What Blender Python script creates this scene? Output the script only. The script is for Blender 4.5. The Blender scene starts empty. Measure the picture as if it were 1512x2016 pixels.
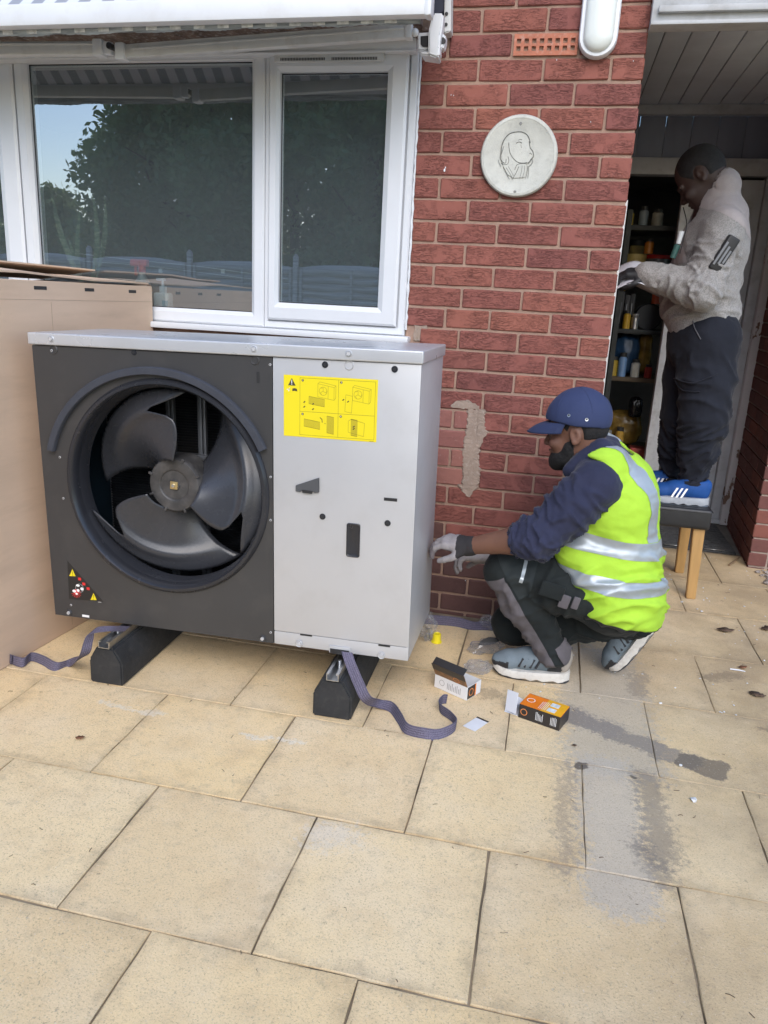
import bpy, bmesh, math, random
import numpy as np
from mathutils import Vector, Matrix, Euler, noise as mnoise
R_ = math.radians
random.seed(7)
scene = bpy.context.scene
COL = scene.collection
# ------------------------------------------------------------------ camera
CAM = np.array([-0.190, -3.105, 1.317])
ROT = np.array([[0.97422669, 0.22015622, 0.04912842],      # right
                [-0.10557938, 0.25257782, 0.96179906],     # up
                [-0.19933730, 0.94219726, -0.26931201]])   # forward
FPX = 1501.06                                              # focal length in photo pixels (1512 wide)
cd = bpy.data.cameras.new('camera'); cam = bpy.data.objects.new('camera', cd); COL.objects.link(cam)
M = Matrix([[ROT[0][i], ROT[1][i], -ROT[2][i], CAM[i]] for i in range(3)] + [[0, 0, 0, 1]])
cam.matrix_world = M
cd.sensor_fit = 'HORIZONTAL'; cd.sensor_width = 36.0; cd.lens = FPX / 1512 * 36.0
cd.clip_start = 0.05; cd.clip_end = 2000
scene.camera = cam
scene.render.resolution_x = 768; scene.render.resolution_y = 1024
# ------------------------------------------------------------------ world, sun, exposure
SUN_EL, SUN_AZ = 40.0, 166.0          # soft light through cloud, from behind the photographer
w = bpy.data.worlds.new('World'); scene.world = w; w.use_nodes = True
wn = w.node_tree; wn.nodes.clear()
sky = wn.nodes.new('ShaderNodeTexSky'); sky.sky_type = 'NISHITA'; sky.sun_disc = False
sky.sun_elevation = R_(SUN_EL); sky.sun_rotation = R_(SUN_AZ)
sky.air_density = 1.0; sky.dust_density = 1.5; sky.ozone_density = 1.0
hs = wn.nodes.new('ShaderNodeHueSaturation'); hs.inputs['Saturation'].default_value = 1.15
bg = wn.nodes.new('ShaderNodeBackground'); bg.inputs['Strength'].default_value = 0.15
wo = wn.nodes.new('ShaderNodeOutputWorld')
wn.links.new(sky.outputs[0], hs.inputs['Color']); wn.links.new(hs.outputs[0], bg.inputs['Color']); wn.links.new(bg.outputs[0], wo.inputs['Surface'])
sd = bpy.data.lights.new('sun', 'SUN'); sd.energy = 0.75; sd.angle = R_(44); sd.color = (0.93, 0.97, 1.0)
sun = bpy.data.objects.new('sun', sd); COL.objects.link(sun)
_az, _el = R_(SUN_AZ), R_(SUN_EL)
sdir = Vector((math.sin(_az) * math.cos(_el), math.cos(_az) * math.cos(_el), math.sin(_el)))
sun.rotation_euler = sdir.to_track_quat('Z', 'Y').to_euler(); sun.location = (0, -6, 8)
scene.view_settings.view_transform = 'Standard'; scene.view_settings.look = 'None'
scene.view_settings.exposure = 1.05; scene.view_settings.gamma = 1.0; scene.view_settings.use_curve_mapping = False
scene.render.engine = 'CYCLES'

# ------------------------------------------------------------------ photo pixel -> point on a known plane
def _ray(u, v): return np.array([(u - 756) / FPX, (1008 - v) / FPX, 1.0]) @ ROT
def PY(u, v, y=0.0):
    d = _ray(u, v); return Vector(CAM + d * (y - CAM[1]) / d[1])
def PZ(u, v, z=0.0):
    d = _ray(u, v); return Vector(CAM + d * (z - CAM[2]) / d[2])
def PX(u, v, x=0.0):
    d = _ray(u, v); return Vector(CAM + d * (x - CAM[0]) / d[0])

# ------------------------------------------------------------------ object helpers
def tag(o, label=None, cat=None, group=None, kind=None):
    if label: o['label'] = label
    if cat: o['category'] = cat
    if group: o['group'] = group
    if kind: o['kind'] = kind
    return o
def empty(name, loc=(0, 0, 0), rot=(0, 0, 0), label=None, cat=None, group=None):
    o = bpy.data.objects.new(name, None); COL.objects.link(o)
    o.location = loc; o.rotation_euler = rot; o.empty_display_size = 0.1
    return tag(o, label, cat, group)
def link(name, me, mat=None, parent=None, loc=(0, 0, 0), rot=(0, 0, 0)):
    o = bpy.data.objects.new(name, me); COL.objects.link(o)
    if mat is not None and len(me.materials) == 0: me.materials.append(mat)
    o.location = loc; o.rotation_euler = rot
    if parent is not None: o.parent = parent
    return o

class MB:
    """collects shapes into one bmesh"""
    def __init__(s): s.bm = bmesh.new()
    def _merge(s, t, mtx=None):
        if mtx is not None: t.transform(mtx)
        me = bpy.data.meshes.new('t'); t.to_mesh(me); t.free(); s.bm.from_mesh(me); bpy.data.meshes.remove(me); return s
    def box(s, a, b, bev=0.0, seg=2, mtx=None):
        t = bmesh.new(); bmesh.ops.create_cube(t, size=1)
        c = [(a[i] + b[i]) / 2 for i in range(3)]; d = [abs(b[i] - a[i]) for i in range(3)]
        for v in t.verts: v.co = Vector([c[i] + v.co[i] * d[i] for i in range(3)])
        if bev > 0: bmesh.ops.bevel(t, geom=t.edges[:], offset=min(bev, min(d) * .49), segments=seg, affect='EDGES', profile=.6)
        return s._merge(t, mtx)
    def prism(s, pts, axis, a, b, bev=0.0, seg=2, mtx=None):
        """polygon pts (2d) extruded along axis from a to b"""
        t = bmesh.new(); mk = {'x': lambda p, h: (h, p[0], p[1]), 'y': lambda p, h: (p[0], h, p[1]), 'z': lambda p, h: (p[0], p[1], h)}[axis]
        va = [t.verts.new(mk(p, a)) for p in pts]; vb = [t.verts.new(mk(p, b)) for p in pts]
        n = len(pts); t.faces.new(va); t.faces.new(vb[::-1])
        for i in range(n): t.faces.new((va[i], vb[i], vb[(i + 1) % n], va[(i + 1) % n]))
        bmesh.ops.recalc_face_normals(t, faces=t.faces[:])
        if bev > 0: bmesh.ops.bevel(t, geom=t.edges[:], offset=bev, segments=seg, affect='EDGES')
        return s._merge(t, mtx)
    def cyl(s, p0, p1, r0, r1=None, n=20, caps=True):
        r1 = r0 if r1 is None else r1
        p0, p1 = Vector(p0), Vector(p1); ax = (p1 - p0); L = ax.length
        t = bmesh.new(); bmesh.ops.create_cone(t, cap_ends=caps, segments=n, radius1=r0, radius2=r1, depth=L)
        q = ax.to_track_quat('Z', 'Y').to_matrix().to_4x4()
        return s._merge(t, Matrix.Translation((p0 + p1) / 2) @ q)
    def tube(s, pts, r, n=10, closed=False, caps=True):
        pts = [Vector(p) for p in pts]; N = len(pts); t = bmesh.new(); rings = []
        rr = r if hasattr(r, '__len__') else [r] * N
        prev = None
        for i, p in enumerate(pts):
            if closed: d = pts[(i + 1) % N] - pts[i - 1]
            else: d = pts[min(i + 1, N - 1)] - pts[max(i - 1, 0)]
            d.normalize()
            a = (prev - d * prev.dot(d)) if prev is not None else d.orthogonal()
            a.normalize(); prev = a; b = d.cross(a)
            rings.append([t.verts.new(p + (a * math.cos(2 * math.pi * k / n) + b * math.sin(2 * math.pi * k / n)) * rr[i]) for k in range(n)])
        for i in range(N if closed else N - 1):
            A, B = rings[i], rings[(i + 1) % N]
            for k in range(n): t.faces.new((A[k], A[(k + 1) % n], B[(k + 1) % n], B[k]))
        if caps and not closed: t.faces.new(rings[0][::-1]); t.faces.new(rings[-1])
        bmesh.ops.recalc_face_normals(t, faces=t.faces[:])
        return s._merge(t)
    def lathe(s, prof, n=32, mtx=None, caps=True):
        """prof: (r, z) list, turned round z"""
        t = bmesh.new(); rings = []
        for r, z in prof:
            rings.append([t.verts.new((r * math.cos(2 * math.pi * k / n), r * math.sin(2 * math.pi * k / n), z)) for k in range(n)])
        for A, B in zip(rings, rings[1:]):
            for k in range(n): t.faces.new((A[k], A[(k + 1) % n], B[(k + 1) % n], B[k]))
        if caps:
            if prof[0][0] > 1e-6: t.faces.new(rings[0][::-1])
            if prof[-1][0] > 1e-6: t.faces.new(rings[-1])
        bmesh.ops.remove_doubles(t, verts=t.verts[:], dist=1e-6)
        bmesh.ops.recalc_face_normals(t, faces=t.faces[:])
        return s._merge(t, mtx)
    def ribbon(s, pts, wid, th):
        """band: centre points, width vectors (full), thickness"""
        t = bmesh.new(); N = len(pts); P = [Vector(p) for p in pts]; W = [Vector(v) for v in wid]; rows = []
        for i in range(N):
            d = (P[min(i + 1, N - 1)] - P[max(i - 1, 0)]).normalized(); n = d.cross(W[i]).normalized() * th / 2
            rows.append([t.verts.new(P[i] + W[i] * .5 + n), t.verts.new(P[i] - W[i] * .5 + n), t.verts.new(P[i] - W[i] * .5 - n), t.verts.new(P[i] + W[i] * .5 - n)])
        for A, B in zip(rows, rows[1:]):
            for k in range(4): t.faces.new((A[k], A[(k + 1) % 4], B[(k + 1) % 4], B[k]))
        t.faces.new(rows[0][::-1]); t.faces.new(rows[-1]); bmesh.ops.recalc_face_normals(t, faces=t.faces[:])
        return s._merge(t)
    def poly(s, pts):
        s.bm.faces.new([s.bm.verts.new(p) for p in pts]); return s
    def ball(s, c, r, u=16, v=10, mtx=None):
        t = bmesh.new(); bmesh.ops.create_uvsphere(t, u_segments=u, v_segments=v, radius=1)
        rr = r if hasattr(r, '__len__') else (r, r, r)
        for q in t.verts: q.co = Vector((c[0] + q.co.x * rr[0], c[1] + q.co.y * rr[1], c[2] + q.co.z * rr[2]))
        return s._merge(t, mtx)
    def mesh(s, smooth=True, ang=40):
        me = bpy.data.meshes.new('m'); s.bm.to_mesh(me); s.bm.free()
        if smooth:
            me.polygons.foreach_set('use_smooth', [True] * len(me.polygons))
            me.set_sharp_from_angle(angle=R_(ang))
        return me
    def build(s, name, mat=None, parent=None, loc=(0, 0, 0), rot=(0, 0, 0), smooth=True, ang=40):
        me = s.mesh(smooth, ang); me.name = name
        return link(name, me, mat, parent, loc, rot)
def curve_pts(pts, n=8):
    """Catmull-Rom through the points"""
    P = [Vector(p) for p in pts]; out = []
    for i in range(len(P) - 1):
        p0, p1, p2, p3 = P[max(i - 1, 0)], P[i], P[i + 1], P[min(i + 2, len(P) - 1)]
        for k in range(n):
            t = k / n
            out.append(.5 * ((2 * p1) + (p2 - p0) * t + (2 * p0 - 5 * p1 + 4 * p2 - p3) * t * t + (3 * p1 - p0 - 3 * p2 + p3) * t ** 3))
    out.append(P[-1]); return out

# ------------------------------------------------------------------ materials
def nodes(name):
    m = bpy.data.materials.new(name); m.use_nodes = True
    t = m.node_tree; b = t.nodes['Principled BSDF']; return m, t, b
def nn(t, typ, **kw):
    n = t.nodes.new(typ)
    for k, v in kw.items():
        if k.startswith('i_'): n.inputs[k[2:].replace('_', ' ')].default_value = v
        else: setattr(n, k, v)
    return n
def ramp(t, fac, stops, interp='LINEAR'):
    r = t.nodes.new('ShaderNodeValToRGB'); r.color_ramp.interpolation = interp
    el = r.color_ramp.elements
    while len(el) < len(stops): el.new(.5)
    for e, (p, c) in zip(el, stops):
        e.position = p; e.color = (c, c, c, 1) if not hasattr(c, '__len__') else (*c, 1)
    t.links.new(fac, r.inputs[0]); return r.outputs[0]
def mixc(t, a, b, fac, mode='MIX'):
    m = t.nodes.new('ShaderNodeMix'); m.data_type = 'RGBA'; m.blend_type = mode
    for s, v in ((m.inputs[6], a), (m.inputs[7], b), (m.inputs[0], fac)):
        if isinstance(v, bpy.types.NodeSocket): t.links.new(v, s)
        elif hasattr(v, '__len__'): s.default_value = (*v, 1)
        else: s.default_value = v
    return m.outputs[2]
def math_(t, op, a, b=0.0, c=None):
    m = t.nodes.new('ShaderNodeMath'); m.operation = op
    for s, v in zip(m.inputs, (a, b, c)):
        if v is None: continue
        if isinstance(v, bpy.types.NodeSocket): t.links.new(v, s)
        else: s.default_value = v
    return m.outputs[0]
def coords(t, kind='Object', scale=(1, 1, 1), rnd=False):
    c = t.nodes.new('ShaderNodeTexCoord'); out = c.outputs[kind]
    if rnd:
        oi = t.nodes.new('ShaderNodeObjectInfo'); v = t.nodes.new('ShaderNodeVectorMath'); v.operation = 'MULTIPLY_ADD'
        cx = t.nodes.new('ShaderNodeCombineXYZ')
        for i, k in enumerate((37.0, 61.0, 23.0)): t.links.new(math_(t, 'MULTIPLY', oi.outputs['Random'], k), cx.inputs[i])
        t.links.new(out, v.inputs[0]); v.inputs[1].default_value = (1, 1, 1); t.links.new(cx.outputs[0], v.inputs[2]); out = v.outputs[0]
    mp = t.nodes.new('ShaderNodeMapping'); mp.inputs['Scale'].default_value = scale; t.links.new(out, mp.inputs['Vector']); return mp.outputs[0]
def noise(t, vec, scale, detail=4, rough=.55, dist=0.0):
    n = nn(t, 'ShaderNodeTexNoise'); n.inputs['Scale'].default_value = scale; n.inputs['Detail'].default_value = detail
    n.inputs['Roughness'].default_value = rough; n.inputs['Distortion'].default_value = dist; t.links.new(vec, n.inputs['Vector']); return n.outputs['Fac']
def bump(t, b, h, strength=.3, dist=.01):
    n = nn(t, 'ShaderNodeBump'); n.inputs['Strength'].default_value = strength; n.inputs['Distance'].default_value = dist
    t.links.new(h, n.inputs['Height']); t.links.new(n.outputs[0], b.inputs['Normal']); return n
def mat(name, col, rough=.6, metal=0.0, var=.10, vs=8.0, bs=0.0, bscale=250.0, rvar=.08, kind='Object', scale=(1, 1, 1), dirt=None, dirt_amt=0.0, spec=.5, sheen=0.0, rnd=False):
    """plain surface with mottling, gloss variation, fine relief and optional dirt"""
    m, t, b = nodes(name); v = coords(t, kind, scale, rnd)
    n1 = noise(t, v, vs, 5)
    lo = tuple(c * (1 - var) for c in col); hi = tuple(min(1, c * (1 + var)) for c in col)
    c = mixc(t, lo, hi, ramp(t, n1, [(.3, 0), (.7, 1)]))
    if dirt:
        n3 = noise(t, v, vs * 2.7, 8, .65)
        c = mixc(t, c, dirt, math_(t, 'MULTIPLY', ramp(t, n3, [(.5, 0), (.72, 1)]), dirt_amt))
    t.links.new(c, b.inputs['Base Color'])
    n2 = noise(t, v, vs * 3, 4)
    t.links.new(math_(t, 'MULTIPLY_ADD', n2, rvar * 2, rough - rvar), b.inputs['Roughness'])
    b.inputs['Metallic'].default_value = metal; b.inputs['Specular IOR Level'].default_value = spec
    if sheen: b.inputs['Sheen Weight'].default_value = sheen; b.inputs['Sheen Roughness'].default_value = .5
    if bs: bump(t, b, noise(t, v, bscale, 3), bs, .004)
    return m

def mat_brick(name, a, b_, c_, depth=1.0, chalk=.25):
    m, t, b = nodes(name)
    v = coords(t, 'Object', (1, 1, 1), True); vs = coords(t, 'Object', (34, 40, 190), True)
    crease = noise(t, vs, 1.0, 4, .6, 1.7)
    cr = ramp(t, crease, [(.36, 0), (.50, 1)]); cm = ramp(t, noise(t, v, 11, 3), [(.38, 0), (.58, 1)]); cr = math_(t, 'MAXIMUM', cr, math_(t, 'SUBTRACT', 1.0, cm))
    oi = nn(t, 'ShaderNodeObjectInfo')
    base = ramp(t, oi.outputs['Random'], [(0, a), (.18, tuple((p + q) / 2 for p, q in zip(a, b_))), (.34, tuple((p + q) / 2 for p, q in zip(a, c_))), (.5, b_), (.66, a), (.82, c_), (.9, tuple(x * .85 for x in b_)), (1, a)])
    mott = noise(t, v, 22, 6, .65)
    base = mixc(t, base, tuple(x * .55 for x in b_), math_(t, 'MULTIPLY', ramp(t, mott, [(.5, 0), (.75, 1)]), .38))
    pale = noise(t, v, 60, 8, .7)
    base = mixc(t, base, (.55, .38, .32), math_(t, 'MULTIPLY', ramp(t, pale, [(.6, 0), (.78, 1)]), chalk))
    t.links.new(base, b.inputs['Base Color']); b.inputs['Roughness'].default_value = .88; b.inputs['Specular IOR Level'].default_value = .25
    h = math_(t, 'ADD', math_(t, 'MULTIPLY', cr, 1.0), math_(t, 'MULTIPLY', noise(t, v, 140, 5), .35))
    bump(t, b, h, .85 * depth, .004); return m
M_BRICK = mat_brick('rustic red brick', (.265, .096, .076), (.218, .080, .070), (.30, .112, .080))
M_BRICKS = mat_brick('smooth red brick', (.29, .125, .105), (.26, .11, .095), (.31, .14, .11), .35, .6)
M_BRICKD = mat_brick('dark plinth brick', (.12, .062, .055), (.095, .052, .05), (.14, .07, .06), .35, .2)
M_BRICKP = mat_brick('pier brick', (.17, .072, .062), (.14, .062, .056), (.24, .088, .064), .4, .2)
def mat_mortar(name, col, d=(.35, .27, .22)):
    m, t, b = nodes(name); v = coords(t, 'Object')
    c = mixc(t, tuple(x * .78 for x in col), col, ramp(t, noise(t, v, 14, 6, .7), [(.3, 0), (.65, 1)]))
    c = mixc(t, c, d, math_(t, 'MULTIPLY', ramp(t, noise(t, v, 90, 6, .7), [(.52, 0), (.72, 1)]), .6))
    t.links.new(c, b.inputs['Base Color']); b.inputs['Roughness'].default_value = .95; b.inputs['Specular IOR Level'].default_value = .2
    bump(t, b, noise(t, v, 260, 6, .7), .8, .004); return m
M_MORTAR = mat_mortar('pink sand mortar', (.39, .26, .20), (.27, .19, .155))
M_PATCH = mat_mortar('new cement patch', (.37, .285, .23), (.50, .44, .38))
M_MORTD = mat_mortar('dark mortar', (.42, .34, .29))
# ================================================================== more materials
def boxmask(t, px, py, cx, cy, ang, hx, hy, soft):
    c, s = math.cos(ang), math.sin(ang)
    dx = math_(t, 'SUBTRACT', px, cx); dy = math_(t, 'SUBTRACT', py, cy)
    a = math_(t, 'ADD', math_(t, 'MULTIPLY', dx, c), math_(t, 'MULTIPLY', dy, s))
    b = math_(t, 'ADD', math_(t, 'MULTIPLY', dx, -s), math_(t, 'MULTIPLY', dy, c))
    out = None
    for q, h in ((a, hx), (b, hy)):
        k = math_(t, 'MULTIPLY_ADD', math_(t, 'SUBTRACT', h, math_(t, 'ABSOLUTE', q)), 1 / soft, .5)
        k.node.use_clamp = True
        out = k if out is None else math_(t, 'MULTIPLY', out, k)
    return out
def mat_slab():
    m, t, b = nodes('buff concrete paving')
    v = coords(t, 'Object', (1, 1, 1), True)
    g = nn(t, 'ShaderNodeNewGeometry'); sp = nn(t, 'ShaderNodeSeparateXYZ'); t.links.new(g.outputs['Position'], sp.inputs[0])
    oi = nn(t, 'ShaderNodeObjectInfo')
    base = ramp(t, oi.outputs['Random'], [(0, (.80, .60, .335)), (.2, (.83, .645, .385)), (.4, (.75, .56, .32)), (.6, (.82, .605, .325)), (.8, (.73, .555, .335)), (1, (.81, .605, .335))])
    big = noise(t, v, 3.5, 5, .6)
    base = mixc(t, base, (.80, .65, .44), math_(t, 'MULTIPLY', ramp(t, big, [(.42, 0), (.7, 1)]), .6))
    base = mixc(t, base, (.58, .405, .22), math_(t, 'MULTIPLY', ramp(t, noise(t, v, 9, 5, .6), [(.5, 0), (.75, 1)]), .45))
    wp = g.outputs['Position']
    # algae and dirt away from the wall, towards the porch
    grime = noise(t, wp, 2.2, 6, .65)
    far = math_(t, 'MULTIPLY_ADD', sp.outputs['X'], .95, .36); far.node.use_clamp = True
    base = mixc(t, base, (.30, .215, .125), math_(t, 'MULTIPLY', math_(t, 'MULTIPLY', ramp(t, grime, [(.30, .25), (.60, 1)]), far), .72))
    mid = noise(t, wp, 28, 7, .75)
    base = mixc(t, base, (.42, .33, .22), math_(t, 'MULTIPLY', ramp(t, mid, [(.52, 0), (.70, 1)]), .38))
    oc = nn(t, 'ShaderNodeTexCoord'); so = nn(t, 'ShaderNodeSeparateXYZ'); t.links.new(oc.outputs['Object'], so.inputs[0])
    ed = math_(t, 'MAXIMUM', math_(t, 'ABSOLUTE', so.outputs['X']), math_(t, 'ABSOLUTE', so.outputs['Y'])); ed = math_(t, 'ADD', ed, math_(t, 'MULTIPLY_ADD', noise(t, wp, 14, 6, .7), .12, -.06))
    base = mixc(t, base, (.24, .18, .115), math_(t, 'MULTIPLY', ramp(t, ed, [(.19, 0), (.24, 1)]), .35))
    # cement and damp stains where mortar was mixed
    wx = noise(t, wp, 9, 5, .6); wy = noise(t, wp, 11, 5, .6)
    px = math_(t, 'ADD', sp.outputs['X'], math_(t, 'MULTIPLY_ADD', wx, .09, -.045)); py = math_(t, 'ADD', sp.outputs['Y'], math_(t, 'MULTIPLY_ADD', wy, .09, -.045))
    rough_n = ramp(t, noise(t, wp, 48, 9, .8), [(.28, 0), (.72, 1)])
    def stain(c, cx, cy, a, hx, hy, soft, amt, grit=1.5):
        nonlocal base
        k = math_(t, 'MULTIPLY_ADD', rough_n, grit, math_(t, 'ADD', boxmask(t, px, py, cx, cy, a, hx, hy, soft), -.5 - grit * .5))
        k = math_(t, 'MULTIPLY_ADD', k, 2.6, .5); k.node.use_clamp = True
        k = math_(t, 'MULTIPLY', k, boxmask(t, px, py, cx, cy, a, hx + soft, hy + soft, .02))
        base = mixc(t, base, c, math_(t, 'MULTIPLY', k, amt))
    stain((.44, .39, .32), .095, -.60, .05, .15, .44, .12, .66, 1.5)
    stain((.47, .42, .355), .085, -1.27, .02, .085, .32, .09, .68, 1.5)
    stain((.22, .18, .15), -.035, -1.25, -.02, .022, .26, .09, .5, 1.2)
    stain((.19, .165, .14), .20, -1.20, .03, .040, .22, .09, .62, 1.2)
    stain((.19, .165, .14), .175, -1.40, .3, .03, .10, .09, .55, 1.2)
    stain((.21, .185, .165), .12, -.795, math.atan2(-.19, .42), .27, .045, .04, .75)
    stain((.15, .125, .10), .375, -.905, math.atan2(-.10, .42), .075, .042, .02, .8, .7)
    stain((.25, .22, .195), .02, -.74, -.45, .14, .05, .08, .6)
    stain((.22, .18, .14), .23, -.42, 1.4, .10, .035, .06, .5)
    stain((.09, .075, .065), .012, -1.015, 0, .018, .016, .015, .85, .5)
    stain((.09, .075, .065), .16, -1.03, 0, .010, .008, .01, .8, .5)
    stain((.74, .67, .56), -.92, -1.15, -.06, .10, .008, .03, .75)
    stain((.74, .67, .56), -1.42, -1.12, -.06, .12, .007, .03, .65)
    stain((.68, .62, .54), -.62, -1.52, .3, .08, .04, .10, .45)
    stain((.20, .15, .10), .55, -.25, .4, .10, .03, .06, .6); stain((.18, .14, .10), .66, -.62, -.3, .06, .02, .05, .6); stain((.22, .17, .12), -.30, -.66, .2, .05, .03, .05, .45)
    # speckle of aggregate
    sps = noise(t, wp, 210, 4, .75)
    base = mixc(t, base, (.20, .15, .09), math_(t, 'MULTIPLY', ramp(t, sps, [(.55, 0), (.64, 1)]), .5))
    sp2 = noise(t, wp, 75, 6, .8)
    base = mixc(t, base, (.17, .125, .08), math_(t, 'MULTIPLY', ramp(t, sp2, [(.585, 0), (.66, 1)]), .65))
    sp3 = noise(t, wp, 150, 4, .7)
    base = mixc(t, base, (.84, .75, .60), math_(t, 'MULTIPLY', ramp(t, sp3, [(.60, 0), (.72, 1)]), .5))
    t.links.new(base, b.inputs['Base Color']); b.inputs['Roughness'].default_value = .86; b.inputs['Specular IOR Level'].default_value = .25
    h = math_(t, 'ADD', math_(t, 'MULTIPLY', noise(t, wp, 160, 6, .75), .7), math_(t, 'MULTIPLY', noise(t, v, 7, 4), 1.6))
    bump(t, b, h, .55, .006); return m
M_SLAB = mat_slab()
M_JOINT = mat('sandy joint dirt', (.20, .155, .10), .95, var=.85, vs=4.5, bs=.8, bscale=120)
M_SOIL = mat('lawn and soil', (.07, .085, .035), .95, var=.5, vs=1.5, bs=.8, bscale=60)
M_UPVC = mat('white upvc', (.66, .675, .70), .32, var=.03, vs=3, rvar=.05, dirt=(.52, .50, .46), dirt_amt=.10)
M_UPVCO = mat('weathered white plastic', (.58, .585, .58), .5, var=.08, vs=6, dirt=(.36, .33, .29), dirt_amt=.45)
M_WHITEP = mat('white powder coat', (.66, .675, .70), .38, var=.04, vs=4, dirt=(.45, .42, .38), dirt_amt=.22)
M_RUBBER = mat('black rubber', (.022, .023, .025), .72, var=.25, vs=12, bs=.35, bscale=420, dirt=(.10, .09, .08), dirt_amt=.25)
M_BLACK = mat('black plastic', (.018, .018, .02), .5, var=.2, vs=15)
M_STEEL = mat('zinc steel', (.62, .63, .64), .34, 1.0, var=.12, vs=30)
M_RUST = mat('rust', (.125, .085, .066), .9, var=.5, vs=20, bs=.6, dirt=(.34, .32, .30), dirt_amt=.9)
M_TERRA = mat('terracotta', (.42, .15, .09), .85, var=.15, vs=25, bs=.3, dirt=(.55, .45, .4), dirt_amt=.35)
M_GREYP = mat('grey painted wood', (.50, .53, .57), .55, var=.12, vs=5, dirt=(.12, .11, .10), dirt_amt=.3)
M_GREYL = mat('pale grey painted wood', (.68, .70, .73), .55, var=.10, vs=5, dirt=(.16, .14, .12), dirt_amt=.35)
M_DARKW = mat('dark boards', (.24, .27, .35), .6, var=.2, vs=4, scale=(1, 1, .2))
M_SOFFIT = mat('grey soffit boards', (.70, .76, .85), .45, var=.1, vs=3)
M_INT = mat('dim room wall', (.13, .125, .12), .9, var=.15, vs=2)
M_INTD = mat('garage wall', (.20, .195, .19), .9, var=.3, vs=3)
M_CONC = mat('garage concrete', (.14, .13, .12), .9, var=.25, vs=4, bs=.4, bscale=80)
def mat_glass(name, refl=1.75, tint=(.80, .85, .84), haze=.085):
    m = bpy.data.materials.new(name); m.use_nodes = True; t = m.node_tree; t.nodes.clear()
    o = t.nodes.new('ShaderNodeOutputMaterial'); mx = t.nodes.new('ShaderNodeMixShader')
    tr = t.nodes.new('ShaderNodeBsdfTransparent'); tr.inputs[0].default_value = (*tint, 1)
    gl = t.nodes.new('ShaderNodeBsdfGlossy'); gl.inputs['Roughness'].default_value = .004; gl.inputs['Color'].default_value = (.93, .96, 1, 1)
    fr = t.nodes.new('ShaderNodeFresnel'); fr.inputs['IOR'].default_value = refl
    df = t.nodes.new('ShaderNodeBsdfDiffuse'); df.inputs[0].default_value = (.55, .62, .66, 1); md = t.nodes.new('ShaderNodeMixShader'); md.inputs[0].default_value = haze; t.links.new(tr.outputs[0], md.inputs[1]); t.links.new(df.outputs[0], md.inputs[2])  # pale diffuse mix painted in as haze, lifts the dark reflections
    gb = t.nodes.new('ShaderNodeNewGeometry'); ff = math_(t, 'MULTIPLY', fr.outputs[0], math_(t, 'SUBTRACT', 1.0, gb.outputs['Backfacing']))
    t.links.new(ff, mx.inputs[0]); t.links.new(md.outputs[0], mx.inputs[1]); t.links.new(gl.outputs[0], mx.inputs[2]); t.links.new(mx.outputs[0], o.inputs['Surface']); return m
M_GLASS = mat_glass('window glass', 3.7)
def mat_peel():
    m, t, b = nodes('peeling white paint on brown wood'); v = coords(t, 'Object', (1, 1, .45))
    p = ramp(t, noise(t, v, 13, 8, .62, .3), [(.585, 0), (.60, 1)])
    c = mixc(t, (.66, .66, .68), (.20, .125, .095), p); t.links.new(c, b.inputs['Base Color']); b.inputs['Roughness'].default_value = .7
    bump(t, b, math_(t, 'SUBTRACT', 1.0, p), .6, .003); return m
M_PEEL = mat_peel()
def mat_brickwall_tex():
    m, t, b = nodes('brickwork seen edge on'); v = coords(t, 'Object')
    mp = nn(t, 'ShaderNodeMapping'); mp.inputs['Rotation'].default_value = (R_(90), 0, R_(90)); t.links.new(v, mp.inputs['Vector'])
    br = nn(t, 'ShaderNodeTexBrick'); br.inputs['Scale'].default_value = 1; br.inputs['Brick Width'].default_value = .234; br.inputs['Row Height'].default_value = .08; br.inputs['Mortar Size'].default_value = .005
    br.inputs['Color1'].default_value = (.22, .08, .065, 1); br.inputs['Color2'].default_value = (.26, .10, .075, 1); br.inputs['Mortar'].default_value = (.45, .3, .24, 1)
    t.links.new(mp.outputs[0], br.inputs['Vector']); t.links.new(br.outputs['Color'], b.inputs['Base Color']); b.inputs['Roughness'].default_value = .9; return m
M_BTEX = mat_brickwall_tex()

# ================================================================== ground and patio
g = MB(); g.poly([(-400, -400, -.07), (400, -400, -.07), (400, 400, -.07), (-400, 400, -.07)])
tag(g.build('ground', M_SOIL), kind='structure')
bed = MB(); bed.box((-5.2, -4.6, -.065), (3.2, 1.42, -.005)); patio = tag(bed.build('patio', M_JOINT), kind='structure')
_slabc = {}
def slab_mesh(w_, d_, var):
    k = (round(w_, 3), round(d_, 3), var)
    if k not in _slabc:
        rr = random.Random(hash(k) & 0xffff)
        t = bmesh.new(); N = 7
        def outline(ins, z):
            pts = []
            for (ax, ay, bx, by) in ((-1, -1, 1, -1), (1, -1, 1, 1), (1, 1, -1, 1), (-1, 1, -1, -1)):
                for i in range(N):
                    f = i / N; jx, jy = (rr.uniform(-.0018, .0018) for _ in range(2))
                    pts.append(t.verts.new(((ax + (bx - ax) * f) * (w_ / 2 - ins) + jx, (ay + (by - ay) * f) * (d_ / 2 - ins) + jy, z)))
            return pts
        bot, mid, top = outline(0, -.045), outline(0, -.002), outline(.0016, 0)
        for A, B in ((bot, mid), (mid, top)):
            for i in range(4 * N): t.faces.new((A[i], A[(i + 1) % (4 * N)], B[(i + 1) % (4 * N)], B[i]))
        t.faces.new(top); t.faces.new(bot[::-1]); bmesh.ops.recalc_face_normals(t, faces=t.faces[:])
        me = bpy.data.meshes.new('slab'); t.to_mesh(me); t.free(); me.materials.append(M_SLAB); _slabc[k] = me
    return _slabc[k]
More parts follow.
